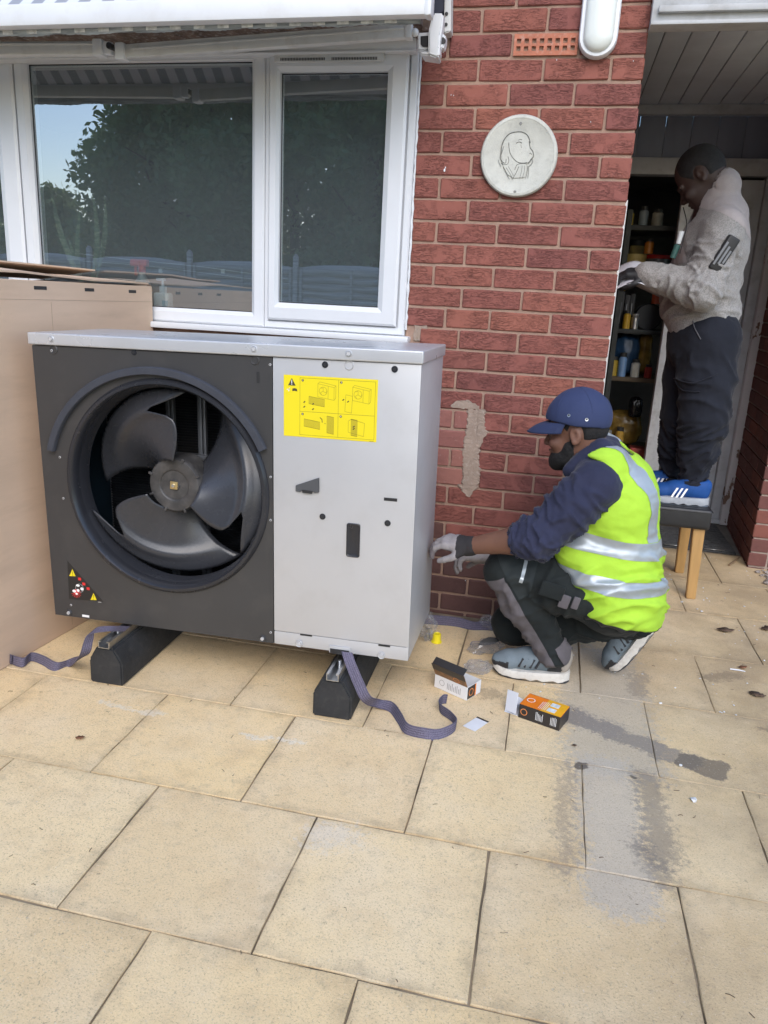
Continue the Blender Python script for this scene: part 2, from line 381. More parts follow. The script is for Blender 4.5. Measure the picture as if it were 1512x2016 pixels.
YB = [-4.64, -4.185, -3.73, -3.275, -2.82, -2.365, -1.91, -1.457, -1.003, -.552, -.09, .392, .862, 1.38]
PH = [.0, .225, .01, .23, .01, .235, .004, -.225, .011, .235, .02, .28, .06, .305]
rs = random.Random(3)
for i in range(len(YB) - 1):
    y0, y1 = YB[i], YB[i + 1]; x = PH[i + 1] - .452 * 12
    while x < 3.0:
        x1 = x + .452
        skip = (y0 > -.3 and x1 < -.02) or x1 < -4.9 or (y0 > 1.2 and x > 1.5)
        if not skip:
            xa = max(x, .02) if y0 > .3 else x
            if x1 - xa > .06:
                j = rs.choice((.002, .003, .004, .006))
                me = slab_mesh(x1 - xa - j, y1 - y0 - j, rs.randrange(3))
                o = link('slab', me, None, patio, ((xa + x1) / 2, (y0 + y1) / 2, rs.uniform(-.0012, .0012)), (R_(rs.uniform(-.12, .12)), R_(rs.uniform(-.12, .12)), R_(rs.uniform(-.15, .15))))
        x = x1

# ================================================================== house wall
BX, BZ, JT = .234, .08008, .0104
ZJ0 = .0125
def zrow(r): return ZJ0 + (27 - r) * BZ - BZ / 2
_bc = {}
def brick_mesh(L, mt, dep=.102, H=BZ - JT, var=0, rough=1.0):
    k = (round(L / .002), mt.name, var, round(dep / .002))
    if k not in _bc:
        rr = random.Random(var * 77 + round(L * 1000))
        t = bmesh.new(); bmesh.ops.create_cube(t, size=1)
        for v in t.verts: v.co = Vector((v.co.x * L, v.co.y * dep, v.co.z * H))
        bmesh.ops.subdivide_edges(t, edges=[e for e in t.edges if abs(e.verts[0].co.x - e.verts[1].co.x) > .01], cuts=2)
        bmesh.ops.bevel(t, geom=[e for e in t.edges if e.is_boundary or e.calc_face_angle(0) > 1], offset=.0035, segments=1, affect='EDGES')
        for v in t.verts:
            v.co.x += rr.uniform(-.0013, .0013) * rough; v.co.z += rr.uniform(-.0013, .0013) * rough
            if v.co.y < 0: v.co.y += rr.uniform(-.0012, .0012) * rough
        me = bpy.data.meshes.new('brick'); t.to_mesh(me); t.free(); me.materials.append(mt); _bc[k] = me
    return _bc[k]
wall = empty('brick_wall', (0, 0, 0), label='rustic red brick house wall with pink mortar beside the window', cat='wall')
WX0, WX1 = -2.62, -.797        # window opening
WZ0, WZ1 = 1.168, 2.235
mb = MB()
FY = .0065
mb.box((-3.6, FY, -.06), (-.004, .26, WZ0)); mb.box((WX1, FY, WZ0), (-.004, .26, 2.75)); mb.box((-3.6, FY, WZ1), (WX1, .26, 2.75))
mb.build('mortar', M_MORTAR, wall)
rb = random.Random(11); nbr = 0
PATCH = (-.515, -.452)
for r in range(-7, 28):
    z = zrow(r); H = BZ - JT
    off = .1118 if r % 2 == 0 else .2288
    br = [0.0] + [-(off + BX * n) for n in range(14)]
    if r == 11: br = [0., -.2288, -.463, -.640, -.874] + [-.874 - BX * n for n in range(1, 10)]
    for a, b in zip(br, br[1:]):
        x1 = a - (JT / 2 if a < 0 else 0); x0 = b + JT / 2
        if z > WZ0 and z < WZ1 + .02: x0 = max(x0, WX1 + .004)
        if z > WZ1 + .02: x0 = max(x0, -3.2)
        if x1 - x0 < .03: continue
        if r == -1 and abs((x0 + x1) / 2 + .346) < .03: continue          # the air brick sits here
        if r == 12 and x0 < -.74 and x1 < -.55: x0 = max(x0, -.735)        # broken corner under the window
        if x1 - x0 < .03: continue
        segs = [(x0, x1)]
        if 16 <= r <= 19:
            segs = []
            jl, jr = PATCH[0] + rb.uniform(-.008, .008), PATCH[1] + rb.uniform(-.014, .012)
            if x0 < jl - .02: segs.append((x0, min(x1, jl)))
            if x1 > jr + .02: segs.append((max(x0, jr), x1))
        for (s0, s1) in segs:
            mt = M_BRICK
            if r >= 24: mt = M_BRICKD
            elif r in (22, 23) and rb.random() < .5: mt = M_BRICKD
            elif 16 <= r <= 19 and s1 <= PATCH[0] + .012: mt = M_BRICKS
            me = brick_mesh(s1 - s0, mt, var=rb.randrange(3))
            o = link('brick', me, None, wall, ((s0 + s1) / 2, .051 + rb.uniform(-.0016, .0016), z + rb.uniform(-.001, .001)), (R_(rb.uniform(-.3, .3)), R_(rb.uniform(-.25, .25)), R_(rb.uniform(-.3, .3)) if s1 < -.005 else 0))
            nbr += 1
# cement patch where a pipe chase was filled
def blob_sheet(name, pts_outline, y, th, mt, parent, seed=1, rough=.003):
    pts = pts_outline; t = bmesh.new(); rr = random.Random(seed)
    cx = sum(p[0] for p in pts) / len(pts)
    fr = [t.verts.new((p[0], y + th, p[1])) for p in pts]
    md = [t.verts.new((cx + (p[0] - cx) * .82, y + rr.uniform(-rough, rough), p[1])) for p in pts]
    ce = [t.verts.new((cx + (p[0] - cx) * .25, y + rr.uniform(-rough, rough) + .001, p[1])) for p in pts]
    n = len(pts)
    for A, B in ((fr, md), (md, ce)):
        for i in range(n): t.faces.new((A[i], A[(i + 1) % n], B[(i + 1) % n], B[i]))
    bmesh.ops.contextual_create(t, geom=ce); bmesh.ops.recalc_face_normals(t, faces=t.faces[:])
    me = bpy.data.meshes.new(name); t.to_mesh(me); t.free()
    return link(name, me, mt, parent)
rr = random.Random(5); L_, R__ = [], []
for i in range(60):
    f = i / 59; z = .905 - f * .335
    L_.append((-.528 + rr.uniform(-.0045, .0045) + .005 * math.sin(f * 9), z)); R__.append((-.438 + rr.uniform(-.006, .006) - .02 * f - .010 * math.cos(f * 11), z))
blob_sheet('cement_patch', L_ + R__[::-1], -.0025, .008, M_PATCH, wall, 3, .0007)
L_, R__ = [], []
for i in range(14):
    f = i / 13; x = -.60 + f * .135
    L_.append((x, .914 + .022 * math.sin(f * math.pi) + rr.uniform(-.004, .004))); R__.append((x, .902 + rr.uniform(-.003, .003)))
blob_sheet('cement_patch', L_ + R__[::-1], -.002, .008, M_PATCH, wall, 4, .0007)
L_, R__ = [], []
for i in range(12):
    f = i / 11; z = .585 - f * .05
    L_.append((-.545 + .05 * f + rr.uniform(-.008, .008), z)); R__.append((-.455 - .03 * f + rr.uniform(-.008, .008), z))
blob_sheet('cement_smear', L_ + R__[::-1], -.0015, .006, M_PATCH, wall, 6, .0005)
mb = MB(); mb.box((-.796, .012, 1.165), (-.735, .05, 1.232), .006); mb.build('broken_brick_end', mat('raw broken brick', (.42, .16, .08), .95, var=.4, vs=40, bs=.8), wall)
L_ = [(-.772, 1.232), (-.735, 1.236), (-.705, 1.225), (-.700, 1.19), (-.705, 1.16), (-.765, 1.16), (-.770, 1.185), (-.762, 1.21)]
blob_sheet('mortar_lump', L_, .002, .02, M_PATCH, wall, 8)
# bead of white sealant along the window
rr = random.Random(9)
mb = MB(); mb.tube([(WX1 + .002 + rr.uniform(-.001, .0015), -.002, z) for z in np.linspace(1.20, 2.2, 60)], [.004 + rr.uniform(-.001, .0018) for _ in range(60)], 8); mb.build('sealant', M_UPVC, wall)
# white spatters of paint
mb = MB()
for (u, v, s) in [(875, 335, 5), (877, 330, 3), (888, 187, 2), (893, 188, 2), (1163, 240, 2), (1096, 118, 2), (1247, 120, 2), (916, 1143, 2)]:
    p = PY(u, v, -.0012); mb.ball((p.x, -.001, p.z), (.0012 * s * .6, .001, .0012 * s), 8, 6)
mb.build('paint_spatter', M_UPVC, wall)
# return of the wall into the porch
mb = MB(); mb.box((-.30, .262, -.06), (-.008, 2.10, 2.75)); tag(mb.build('side_wall', M_BTEX), 'red brick return of the house wall leading into the porch', 'wall')
mb = MB(); mb.box((-.006, .104, .0), (.0095, .140, 1.72), .002); tag(mb.build('corner_trim', M_UPVCO), 'white vertical trim strip running up the brick wall corner', 'trim')

# ================================================================== air brick, bulkhead lamp, plaque
ab = empty('air_brick', (-.346, 0, zrow(-1)), label='terracotta air brick with two rows of square holes', cat='air brick')
mb = MB(); W2, H2 = .112, .0345
xs = [-.095 + i * .0271 for i in range(8)]; hw = .0075; zs = [.0115, -.0125]; hh = .0078
cx = sorted([-W2, W2] + [x - hw for x in xs] + [x + hw for x in xs]); cz = sorted([-H2, H2] + [z - hh for z in zs] + [z + hh for z in zs])
for i in range(len(cx) - 1):
    for j in range(len(cz) - 1):
        mx, mz = (cx[i] + cx[i + 1]) / 2, (cz[j] + cz[j + 1]) / 2
        if any(abs(mx - x) < hw for x in xs) and any(abs(mz - z) < hh for z in zs): continue
        mb.box((cx[i], -.004, cz[j]), (cx[i + 1], .05, cz[j + 1]))
mb.build('body', M_TERRA, ab); mb = MB(); mb.box((-.108, .03, -.031), (.108, .049, .031)); mb.build('cavity', M_BLACK, ab)

def capsule_outline(a, h, n=14):
    """vertical capsule, half width a, half height h"""
    pts = [(a * math.cos(t), h - a + a * math.sin(t)) for t in np.linspace(0, math.pi, n)] + [(a * math.cos(t), -(h - a) + a * math.sin(t)) for t in np.linspace(math.pi, 2 * math.pi, n)]
    return pts
def loft_outline(levels, mtx=None):
    """levels: list of (outline pts, y)"""
    t = bmesh.new(); rings = [[t.verts.new((p[0], y, p[1])) for p in pts] for pts, y in levels]; n = len(rings[0])
    for A, B in zip(rings, rings[1:]):
        for i in range(n): t.faces.new((A[i], A[(i + 1) % n], B[(i + 1) % n], B[i]))
    t.faces.new(rings[0]); t.faces.new(rings[-1][::-1]); bmesh.ops.recalc_face_normals(t, faces=t.faces[:]); return t
lampc = PY(1184, 16, -.03)
lamp = empty('bulkhead_lamp', (lampc.x, 0, lampc.z), label='white oval bulkhead lamp with frosted cover on the brick wall', cat='lamp')
mb = MB(); mb._merge(loft_outline([(capsule_outline(.066, .152), -.0015), (capsule_outline(.066, .152), -.03), (capsule_outline(.062, .148), -.036), (capsule_outline(.053, .139), -.036)])); mb.build('base_ring', M_UPVC, lamp)
m, t, b = nodes('frosted lamp cover'); b.inputs['Base Color'].default_value = (.70, .73, .70, 1); b.inputs['Roughness'].default_value = .25; b.inputs['Subsurface Weight'].default_value = .25; b.inputs['Subsurface Radius'].default_value = (.02, .02, .02)
v = coords(t, 'Object', (60, 1, 5)); bump(t, b, noise(t, v, 1, 2), .12, .003); M_FROST = m
mb = MB(); mb._merge(loft_outline([(capsule_outline(.052, .138), -.034), (capsule_outline(.050, .136), -.043), (capsule_outline(.043, .128), -.053), (capsule_outline(.028, .112), -.059), (capsule_outline(.008, .09), -.061)])); mb.build('diffuser', M_FROST, lamp)

M_STONE = mat('cast stone', (.50, .50, .455), .8, var=.10, vs=14, bs=.35, bscale=200, dirt=(.33, .32, .29), dirt_amt=.45)
pl = empty('wall_plaque', (-.405, 0, 1.846), label='round cream stone plaque with a dog head in relief', cat='plaque')
mb = MB(); mb.lathe([(.0, .0), (.138, .0), (.1405, -.004), (.1405, -.016), (.136, -.022), (.128, -.0235), (.124, -.021), (.0, -.021)], 72, Matrix.Rotation(R_(-90), 4, 'X'))
bmesh.ops.recalc_face_normals(mb.bm, faces=mb.bm.faces[:]); mb.build('disc', M_STONE, pl)
def plq(x, y):      # pixels of the enlarged photo (6.048x, origin 790,80) -> point on the disc
    p = PY(790 + x / 6.048, 80 + y / 6.048, -.0215); return (p.x + .405, -.0238, p.z - 1.846)
def plq2(x, y): p = PY(1040 + x / 6.048, 80 + y / 6.048, -.0215); return (p.x + .405, -.0238, p.z - 1.846)
_hd = [(1190, 1380), (1198, 1270), (1230, 1180), (1295, 1112), (1370, 1092), (1440, 1094), (1500, 1130), (1530, 1195)]
_hp = [plq(*p) for p in _hd] + [plq2(*p) for p in ((22, 1280), (52, 1322), (56, 1380), (28, 1420), (4, 1452))] + [plq(*p) for p in ((1490, 1475), (1492, 1560), (1470, 1630), (1340, 1640), (1270, 1600), (1215, 1500))]
mb = MB(); mb.prism([(p[0], p[2]) for p in _hp], 'y', -.0240, -.0200, .0012, 2); mb.build('dog_head', M_STONE, pl)
M_ENGR = mat('engraved line', (.16, .16, .145), .9, var=.2, vs=40)
lines = [([(1185, 1370), (1195, 1270), (1225, 1180), (1290, 1110), (1370, 1088), (1440, 1090), (1500, 1125), (1530, 1190), (1535, 1220)], .0016),
         ([(1280, 1215), (1285, 1290), (1300, 1350), (1340, 1410), (1390, 1450), (1450, 1460), (1500, 1452)], .0015),
         ([(1220, 1260), (1200, 1330), (1180, 1390), (1200, 1440), (1240, 1460), (1250, 1410)], .0012),
         ([(1270, 1380), (1280, 1430), (1265, 1470), (1220, 1475), (1190, 1455)], .0011),
         ([(1370, 1225), (1390, 1210), (1420, 1210), (1435, 1225)], .0016), ([(1390, 1190), (1420, 1178), (1440, 1185)], .0010), ([(1425, 1240), (1430, 1280)], .0009),
         ([(1350, 1540), (1380, 1480), (1440, 1465), (1500, 1470)], .0012),
         ([(1245, 1510), (1290, 1580), (1325, 1650)], .0009), ([(1215, 1500), (1260, 1600), (1290, 1650)], .0008), ([(1400, 1500), (1370, 1570), (1330, 1640)], .0012),
         ([(1275, 1500), (1310, 1560), (1335, 1610)], .0008), ([(1440, 1490), (1430, 1560), (1410, 1640)], .0008), ([(1470, 1490), (1465, 1560), (1440, 1640)], .0008), ([(1500, 1490), (1500, 1560), (1480, 1640)], .0008), ([(1190, 1500), (1165, 1450), (1160, 1420)], .0008)]
mb = MB()
for pts, w_ in lines: mb.tube(curve_pts([plq(*p) for p in pts], 5), w_, 6)
for pts, w_ in [([(10, 1200), (25, 1280), (55, 1320), (60, 1380), (30, 1420), (10, 1450), (-5, 1455)], .0016), ([(15, 1350), (30, 1340), (40, 1360)], .0013), ([(45, 1400), (50, 1450), (10, 1500)], .0010), ([(0, 1490), (5, 1560), (-5, 1640)], .0008)]:
    mb.tube(curve_pts([plq2(*p) for p in pts], 5), w_, 6)
mb.build('dog_relief', M_ENGR, pl)
for (x, y) in ((1422, 985), (1352, 1800)):
    p = plq(x, y); mb = MB(); mb.cyl((p[0], -.020, p[2]), (p[0], -.0235, p[2]), .0055, .0048, 14); mb.build('screw', mat('dull grey screw', (.20, .20, .19), .6), pl)

# ================================================================== window
win = empty('window', (0, 0, 0), label='white upvc window with fixed pane and opening casement over the grey unit', cat='window')
F0, F1 = -.012, .06
def frame(name, x0, x1, z0, z1, w4, y0, y1, parent, bev=.006, mt=None):
    """mitred frame: w4 = left, right, bottom, top member widths"""
    l, r, bo, to = w4; o = MB()
    prof = [(x0, z0, x0 + l, z0 + bo), ]
    outer = [(x0, z0), (x1, z0), (x1, z1), (x0, z1)]; inner = [(x0 + l, z0 + bo), (x1 - r, z0 + bo), (x1 - r, z1 - to), (x0 + l, z1 - to)]
    t = bmesh.new(); lv = [(outer, y1), (outer, y0 + bev), ([(a[0] + (b[0] - a[0]) * .12, a[1] + (b[1] - a[1]) * .12) for a, b in zip(outer, inner)], y0),
                           ([(a[0] + (b[0] - a[0]) * .72, a[1] + (b[1] - a[1]) * .72) for a, b in zip(outer, inner)], y0), (inner, y0 + .016), (inner, y1)]
    rg = [[t.verts.new((p[0], y, p[1])) for p in pts] for pts, y in lv]
    for A, B in zip(rg, rg[1:] + rg[:1]):
        for i in range(4): t.faces.new((A[i], A[(i + 1) % 4], B[(i + 1) % 4], B[i]))
    bmesh.ops.recalc_face_normals(t, faces=t.faces[:]); o._merge(t)
    return o.build(name, mt or M_UPVC, parent, ang=15)
frame('frame', -2.505, -1.400, 1.176, 2.225, (.055, .058, .058, .048), F0, F1, win)
frame('frame', -1.398, -.800, 1.176, 2.225, (.022, .036, .036, .03), F0, F1, win)
sash = frame('sash', -1.378, -.834, 1.210, 2.190, (.040, .080, .070, .058), F0 - .014, F1 - .02, win)
mb = MB(); mb.box((-2.452, .020, 1.232), (-1.455, .026, 2.179)); mb.build('pane', M_GLASS, win)
mb = MB(); mb.box((-1.340, .010, 1.278), (-.912, .016, 2.134)); mb.build('pane', M_GLASS, win)
mb = MB(); mb.box((-2.62, -.055, 1.150), (-.775, .04, 1.1745), .006); mb.build('sill', M_UPVC, win)
tv = None
mb = MB(); mb.box((-1.352, -.046, 2.157), (-.925, -.0265, 2.185), .006); tv = mb.build('trickle_vent', M_UPVCO, win)
mb = MB()
for i in range(62):
    x = -1.325 + i * .0061
    if abs(i - 30.5) < 2: continue
    mb.box((x, -.0478, 2.1615), (x + .0028, -.0462, 2.1705))
mb.build('vent_slots', M_BLACK, tv)
# dark rubber gaskets round the panes
for (x0, x1, z0, z1, y) in ((-2.4505, -1.4575, 1.2335, 2.1775, .0175), (-1.3385, -.9135, 1.2795, 2.1325, .0075)):
    mb = MB(); e = .004
    mb.box((x0, y, z0), (x0 + e, y + .002, z1)); mb.box((x1 - e, y, z0), (x1, y + .002, z1)); mb.box((x0, y, z0 - .0), (x1, y + .0017, z0 + e)); mb.box((x0, y, z1 - e), (x1, y + .0017, z1)); mb.build('gasket', M_BLACK, win)
wl = empty('patio_window', (0, 0, 0), label='white framed glass panel next to the window behind the cardboard box', cat='window')
frame('frame', -3.55, -2.512, .30, 2.225, (.07, .105, .07, .05), F0, F1, wl)
mb = MB(); mb.box((-3.49, .020, .36), (-2.612, .026, 2.18)); mb.build('pane', M_GLASS, wl)

# room behind the glass
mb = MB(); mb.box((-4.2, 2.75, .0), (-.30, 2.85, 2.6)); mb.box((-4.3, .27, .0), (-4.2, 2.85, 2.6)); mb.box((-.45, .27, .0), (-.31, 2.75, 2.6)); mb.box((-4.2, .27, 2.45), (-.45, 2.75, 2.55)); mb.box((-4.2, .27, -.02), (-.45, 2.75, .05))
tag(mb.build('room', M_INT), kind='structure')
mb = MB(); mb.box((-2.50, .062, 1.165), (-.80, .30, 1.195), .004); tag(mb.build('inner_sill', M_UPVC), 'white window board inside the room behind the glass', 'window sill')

# ================================================================== porch, garage beyond it
mb = MB(); mb.box((.0, -.055, 2.262), (1.25, .0, 2.62), .004); mb.box((.0, -.068, 2.250), (1.25, .012, 2.2615), .002); mb.box((.02, -.075, 2.285), (1.25, -.0555, 2.305), .004)
tag(mb.build('porch_fascia', mat('grubby white board', (.44, .445, .45), .5, var=.1, vs=4, dirt=(.22, .2, .18), dirt_amt=.5)), 'white fascia board with moulded edge along the front of the porch roof', 'fascia')
porch = empty('porch_ceiling', (0, 0, 2.5), label='grey boarded ceiling inside the porch', cat='ceiling')
x = .012
while x < 1.2:
    mb = MB(); mb.box((x, .02, .0), (x + .108, 2.12, .012), .003); mb.build('ceiling_board', M_SOFFIT, porch); x += .113
mb = MB(); mb.box((-.3, -.05, .0135), (1.25, 2.3, .12)); mb.build('backing', M_DARKW, porch)
DY = 2.136
dw = empty('door_wall', (0, 0, 0), label='grey door surround with dark boarded panel and lintel at the back of the porch', cat='door frame')
mb = MB(); mb.box((-.02, DY - .05, 2.445), (1.15, DY + .02, 2.497), .004); mb.build('cornice', M_GREYP, dw)
x = .0
while x < 1.1:
    mb = MB(); mb.box((x, DY, 2.214), (x + .148, DY + .02, 2.443), .002); mb.build('board', M_DARKW, dw); x += .15
mb = MB(); mb.box((-.02, DY - .035, 2.118), (1.10, DY + .06, 2.212), .004); mb.build('lintel', M_GREYP, dw)
mb = MB(); mb.box((.448, DY - .02, .03), (.490, DY + .06, 2.116), .003); mb.build('post', M_GREYL, dw)
mb = MB(); mb.box((.905, DY - .03, .03), (.962, DY + .07, 2.116), .003); mb.build('stop', M_GREYP, dw)
mb = MB(); mb.box((.964, DY - .075, .0), (1.012, DY + .07, 2.116), .003); mb.build('jamb', M_PEEL, dw)['label'] = 'flaking white paint over brown wood'
door = empty('door', (.492, DY, .06), label='grey half-glazed door standing behind the man on the stool', cat='door')
mb = MB(); mb.box((.0, .0, .0), (.055, .04, 2.04), .003); mb.build('stile', M_GREYL, door)
mb = MB(); mb.box((.26, .0, .0), (.41, .04, 2.04), .003); mb.build('stile', M_GREYP, door)
mb = MB(); mb.box((.057, .0, .0), (.258, .04, .22), .003); mb.build('rail', M_GREYL, door)
mb = MB(); mb.box((.057, .0, 1.9), (.258, .04, 2.04), .003); mb.build('rail', M_GREYP, door)
mb = MB(); mb.box((.05, .015, .21), (.265, .021, 1.91)); mb.build('pane', mat_glass('door glass', 1.6, (.35, .42, .38)), door)
mb = MB(); mb.box((.0, DY - .06, .0), (1.0, DY + .10, .028), .004); tag(mb.build('threshold', M_GREYP), 'worn grey threshold under the door at the back of the porch', 'threshold')
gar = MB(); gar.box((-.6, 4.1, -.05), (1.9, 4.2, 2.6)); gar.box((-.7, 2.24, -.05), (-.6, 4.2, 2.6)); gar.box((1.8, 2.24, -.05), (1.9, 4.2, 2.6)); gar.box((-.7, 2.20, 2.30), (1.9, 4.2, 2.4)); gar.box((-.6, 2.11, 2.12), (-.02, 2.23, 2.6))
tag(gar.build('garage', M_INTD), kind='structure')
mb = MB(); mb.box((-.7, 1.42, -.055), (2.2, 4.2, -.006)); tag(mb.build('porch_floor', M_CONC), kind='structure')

# brick pier on the far side of the porch
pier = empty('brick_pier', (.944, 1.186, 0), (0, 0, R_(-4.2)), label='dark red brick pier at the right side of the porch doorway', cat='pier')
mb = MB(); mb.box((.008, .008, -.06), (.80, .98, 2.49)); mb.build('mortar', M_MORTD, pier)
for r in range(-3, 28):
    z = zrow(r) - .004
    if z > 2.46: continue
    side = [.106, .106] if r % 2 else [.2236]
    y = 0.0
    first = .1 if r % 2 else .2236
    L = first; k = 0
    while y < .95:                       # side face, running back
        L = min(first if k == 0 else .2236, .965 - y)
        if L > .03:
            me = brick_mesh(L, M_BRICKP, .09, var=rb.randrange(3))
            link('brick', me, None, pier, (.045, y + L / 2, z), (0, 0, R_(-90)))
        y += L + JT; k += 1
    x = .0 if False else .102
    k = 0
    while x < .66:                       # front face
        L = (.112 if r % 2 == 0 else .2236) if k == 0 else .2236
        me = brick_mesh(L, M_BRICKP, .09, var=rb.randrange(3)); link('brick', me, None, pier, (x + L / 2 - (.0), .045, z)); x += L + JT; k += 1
# ================================================================== awning
def beam(mb, p0, p1, h, d, bev=.004):
    p0, p1 = Vector(p0), Vector(p1); ax = (p1 - p0); L = ax.length; ax.normalize()
    yv = Vector((0, 1, 0)); zv = ax.cross(yv).normalized(); yv = zv.cross(ax)
    mt = Matrix([[ax[i], yv[i], zv[i], p0[i]] for i in range(3)] + [[0, 0, 0, 1]])
    mb.box((0, -d / 2, -h / 2), (L, d / 2, h / 2), bev, 2, mt); return mt
aw = empty('awning', (-1.6, 0, 2.25), label='folded white patio awning with striped fabric roll and arms above the window', cat='awning')
_o = Vector((1.6, 0, -2.25))
def AW(u, v, y): return PY(u, v, y) + _o
mb = MB(); beam(mb, AW(-330, 45, -.47), AW(846, 9, -.47), .070, .05, .014); mb.build('front_bar', M_WHITEP, aw)
mb = MB(); beam(mb, AW(838, 9.5, -.47), AW(853, 9, -.47), .074, .056, .01); mb.build('end_cap', M_WHITEP, aw)
m, t, b = nodes('grey striped canvas'); v = coords(t, 'Object'); sp = nn(t, 'ShaderNodeSeparateXYZ'); t.links.new(v, sp.inputs[0])
sw = math_(t, 'FRACT', math_(t, 'MULTIPLY', sp.outputs['X'], 11.0))
c = mixc(t, (.60, .62, .66), (.27, .29, .34), ramp(t, sw, [(.44, 0), (.5, 1), (.94, 1), (1, 0)])); c = mixc(t, c, (.08, .08, .10), ramp(t, noise(t, v, 9, 8, .75), [(.62, 0), (.72, .8)]))
t.links.new(c, b.inputs['Base Color']); b.inputs['Roughness'].default_value = .9; M_CANVAS = m
mb = MB(); p0, p1 = AW(-330, -60, -.10), AW(870, -100, -.10); rr = random.Random(2); n = 60
mb.tube([p0.lerp(p1, i / n) for i in range(n + 1)], [.052 + rr.uniform(-.002, .002) for i in range(n + 1)], 24); mb.build('fabric_roll', M_CANVAS, aw)
mb = MB(); N = 240; pts = []
for i in range(N + 1):
    f = i / N; p = AW(-330 + f * 1158, 83 - f * 37 + 1.5 * math.sin(f * 60) + rr.uniform(-1, 1), -.45); q = AW(-330 + f * 1158, 62 - f * 33, -.45); pts.append((p, q))
for (a, b2), (c2, d2) in zip(pts, pts[1:]):
    mb.poly([a, c2, d2, b2])
bmesh.ops.remove_doubles(mb.bm, verts=mb.bm.verts[:], dist=1e-5)
vo = mb.build('valance', mat('frayed canvas edge', (.33, .36, .38), .95, var=.5, vs=30, bs=.6, scale=(.4, 1, 4)), aw); sm = vo.modifiers.new('th', 'SOLIDIFY'); sm.thickness = .004
M_TAB = mat('pale canvas tab', (.55, .56, .55), .95, var=.3, vs=60, bs=.5)
for i in range(17):
    u = 5 + i * 47; q = AW(u, 64 - u * .031, -.4545); mb = MB(); mb.box((q.x, q.y, q.z - .007), (q.x + .04, q.y + .003, q.z + .007), .0014); mb.build('hem_tab', M_TAB, aw)
mb = MB(); beam(mb, AW(-330, 88, -.10), AW(835, 46, -.10), .035, .16, .006); mb.build('underside', M_RUST, aw)
mb = MB(); n = 40; t = bmesh.new(); A_, B_ = [], []
for i in range(n + 1):
    f = i / n; u = -330 + f * 1170; a = AW(u, 27 - f * 33, -.455); b_ = a.copy(); b_.y = -.10; b_.z = a.z + .37; m_ = a.lerp(b_, .5); m_.z -= .018 + .004 * math.sin(i * 1.3); A_.append([t.verts.new(p) for p in (a, a.lerp(m_, .5) - Vector((0, 0, .006)), m_, m_.lerp(b_, .5) - Vector((0, 0, .006)), b_)])
for r0, r1 in zip(A_, A_[1:]):
    for k in range(4): t.faces.new((r0[k], r1[k], r1[k + 1], r0[k + 1]))
mb._merge(t); cs = mb.build('canopy_fabric', M_CANVAS, aw, ang=80); sm = cs.modifiers.new('th', 'SOLIDIFY'); sm.thickness = .002
mb = MB(); beam(mb, AW(-330, 99, -.28), AW(196, 96.5, -.28), .046, .034, .008); beam(mb, AW(-330, 88.5, -.30), AW(190, 86, -.30), .006, .006, .001); mb.build('arm', M_UPVCO, aw)
mb = MB(); beam(mb, AW(188, 96, -.283), AW(207, 96, -.283), .056, .05, .008); beam(mb, AW(205, 95, -.283), AW(222, 96, -.283), .044, .03, .01); mb.build('elbow_joint', M_WHITEP, aw)
mb = MB(); p = AW(215, 90, -.303); mb.cyl(p + Vector((0, -.004, 0)), p + Vector((0, .03, 0)), .011, n=14); mb.build('pin', M_BLACK, aw)
mb = MB(); beam(mb, AW(246, 103, -.28), AW(800, 62, -.28), .046, .034, .008); beam(mb, AW(258, 96, -.298), AW(795, 55, -.298), .006, .006, .001); mb.build('arm', M_UPVCO, aw)
mb = MB(); beam(mb, AW(232, 104, -.283), AW(250, 103, -.283), .058, .05, .01); mb.build('elbow_joint', M_WHITEP, aw)
mb = MB(); beam(mb, AW(-330, 118, -.03), AW(822, 92, -.03), .044, .058, .004); beam(mb, AW(-330, 117, -.061), AW(822, 99, -.061), .005, .006, .001); mb.build('wall_rail', M_UPVC, aw)
mb = MB(); beam(mb, AW(798, 62, -.28), AW(812, 61, -.28), .05, .04, .006); q = AW(817, 64, -.285); mb.ball(q, .013); mb.build('arm_knuckle', M_UPVCO, aw)
# end bracket
def quad_prism(pts, y0, y1, bev=.004):
    mb = MB(); P = [AW(u, v, y0) for u, v in pts]; mb.prism([(p.x, p.z) for p in P], 'y', y0, y1, bev); return mb
mb = quad_prism([(822, 64), (846, 63), (847, 100), (822, 100)], -.17, -.08, .005); mb.build('bracket_block', M_WHITEP, aw)
mb = quad_prism([(828, 71), (843, 70), (843, 92), (832, 92), (828, 87)], -.1735, -.1705, .0008); mb.build('bracket_recess', M_BLACK, aw)
mb = quad_prism([(852, 25), (873, 25), (871, 52), (868, 66), (865, 92), (866, 110), (860, 114), (843, 108), (843, 60), (847, 46)], -.20, -.15, .006); mb.build('lever', M_WHITEP, aw)
mb = quad_prism([(827, 101), (860, 101), (862, 112), (846, 110), (827, 107)], -.185, -.10, .004); mb.build('bracket_foot', M_WHITEP, aw)
mb = quad_prism([(864, 68), (877, 67), (876, 84), (872, 96), (865, 96)], -.17, -.12, .004); mb.build('bracket_ear', M_WHITEP, aw)
q = AW(871, 80, -.172); mb = MB(); mb.cyl(q, q + Vector((0, .01, 0)), .0105, n=16); mb.build('bolt', M_BLACK, aw)
mb = quad_prism([(876, -30), (888, -30), (887, 62), (873, 66)], -.075, -.012, .004); mb.build('end_channel', M_UPVCO, aw)
for (u, v) in ((879, 27), (878, 48)):
    q = AW(u, v, -.078); mb = MB(); mb.cyl(q, q + Vector((0, .01, 0)), .006, n=12); mb.build('screw', M_BLACK, aw)
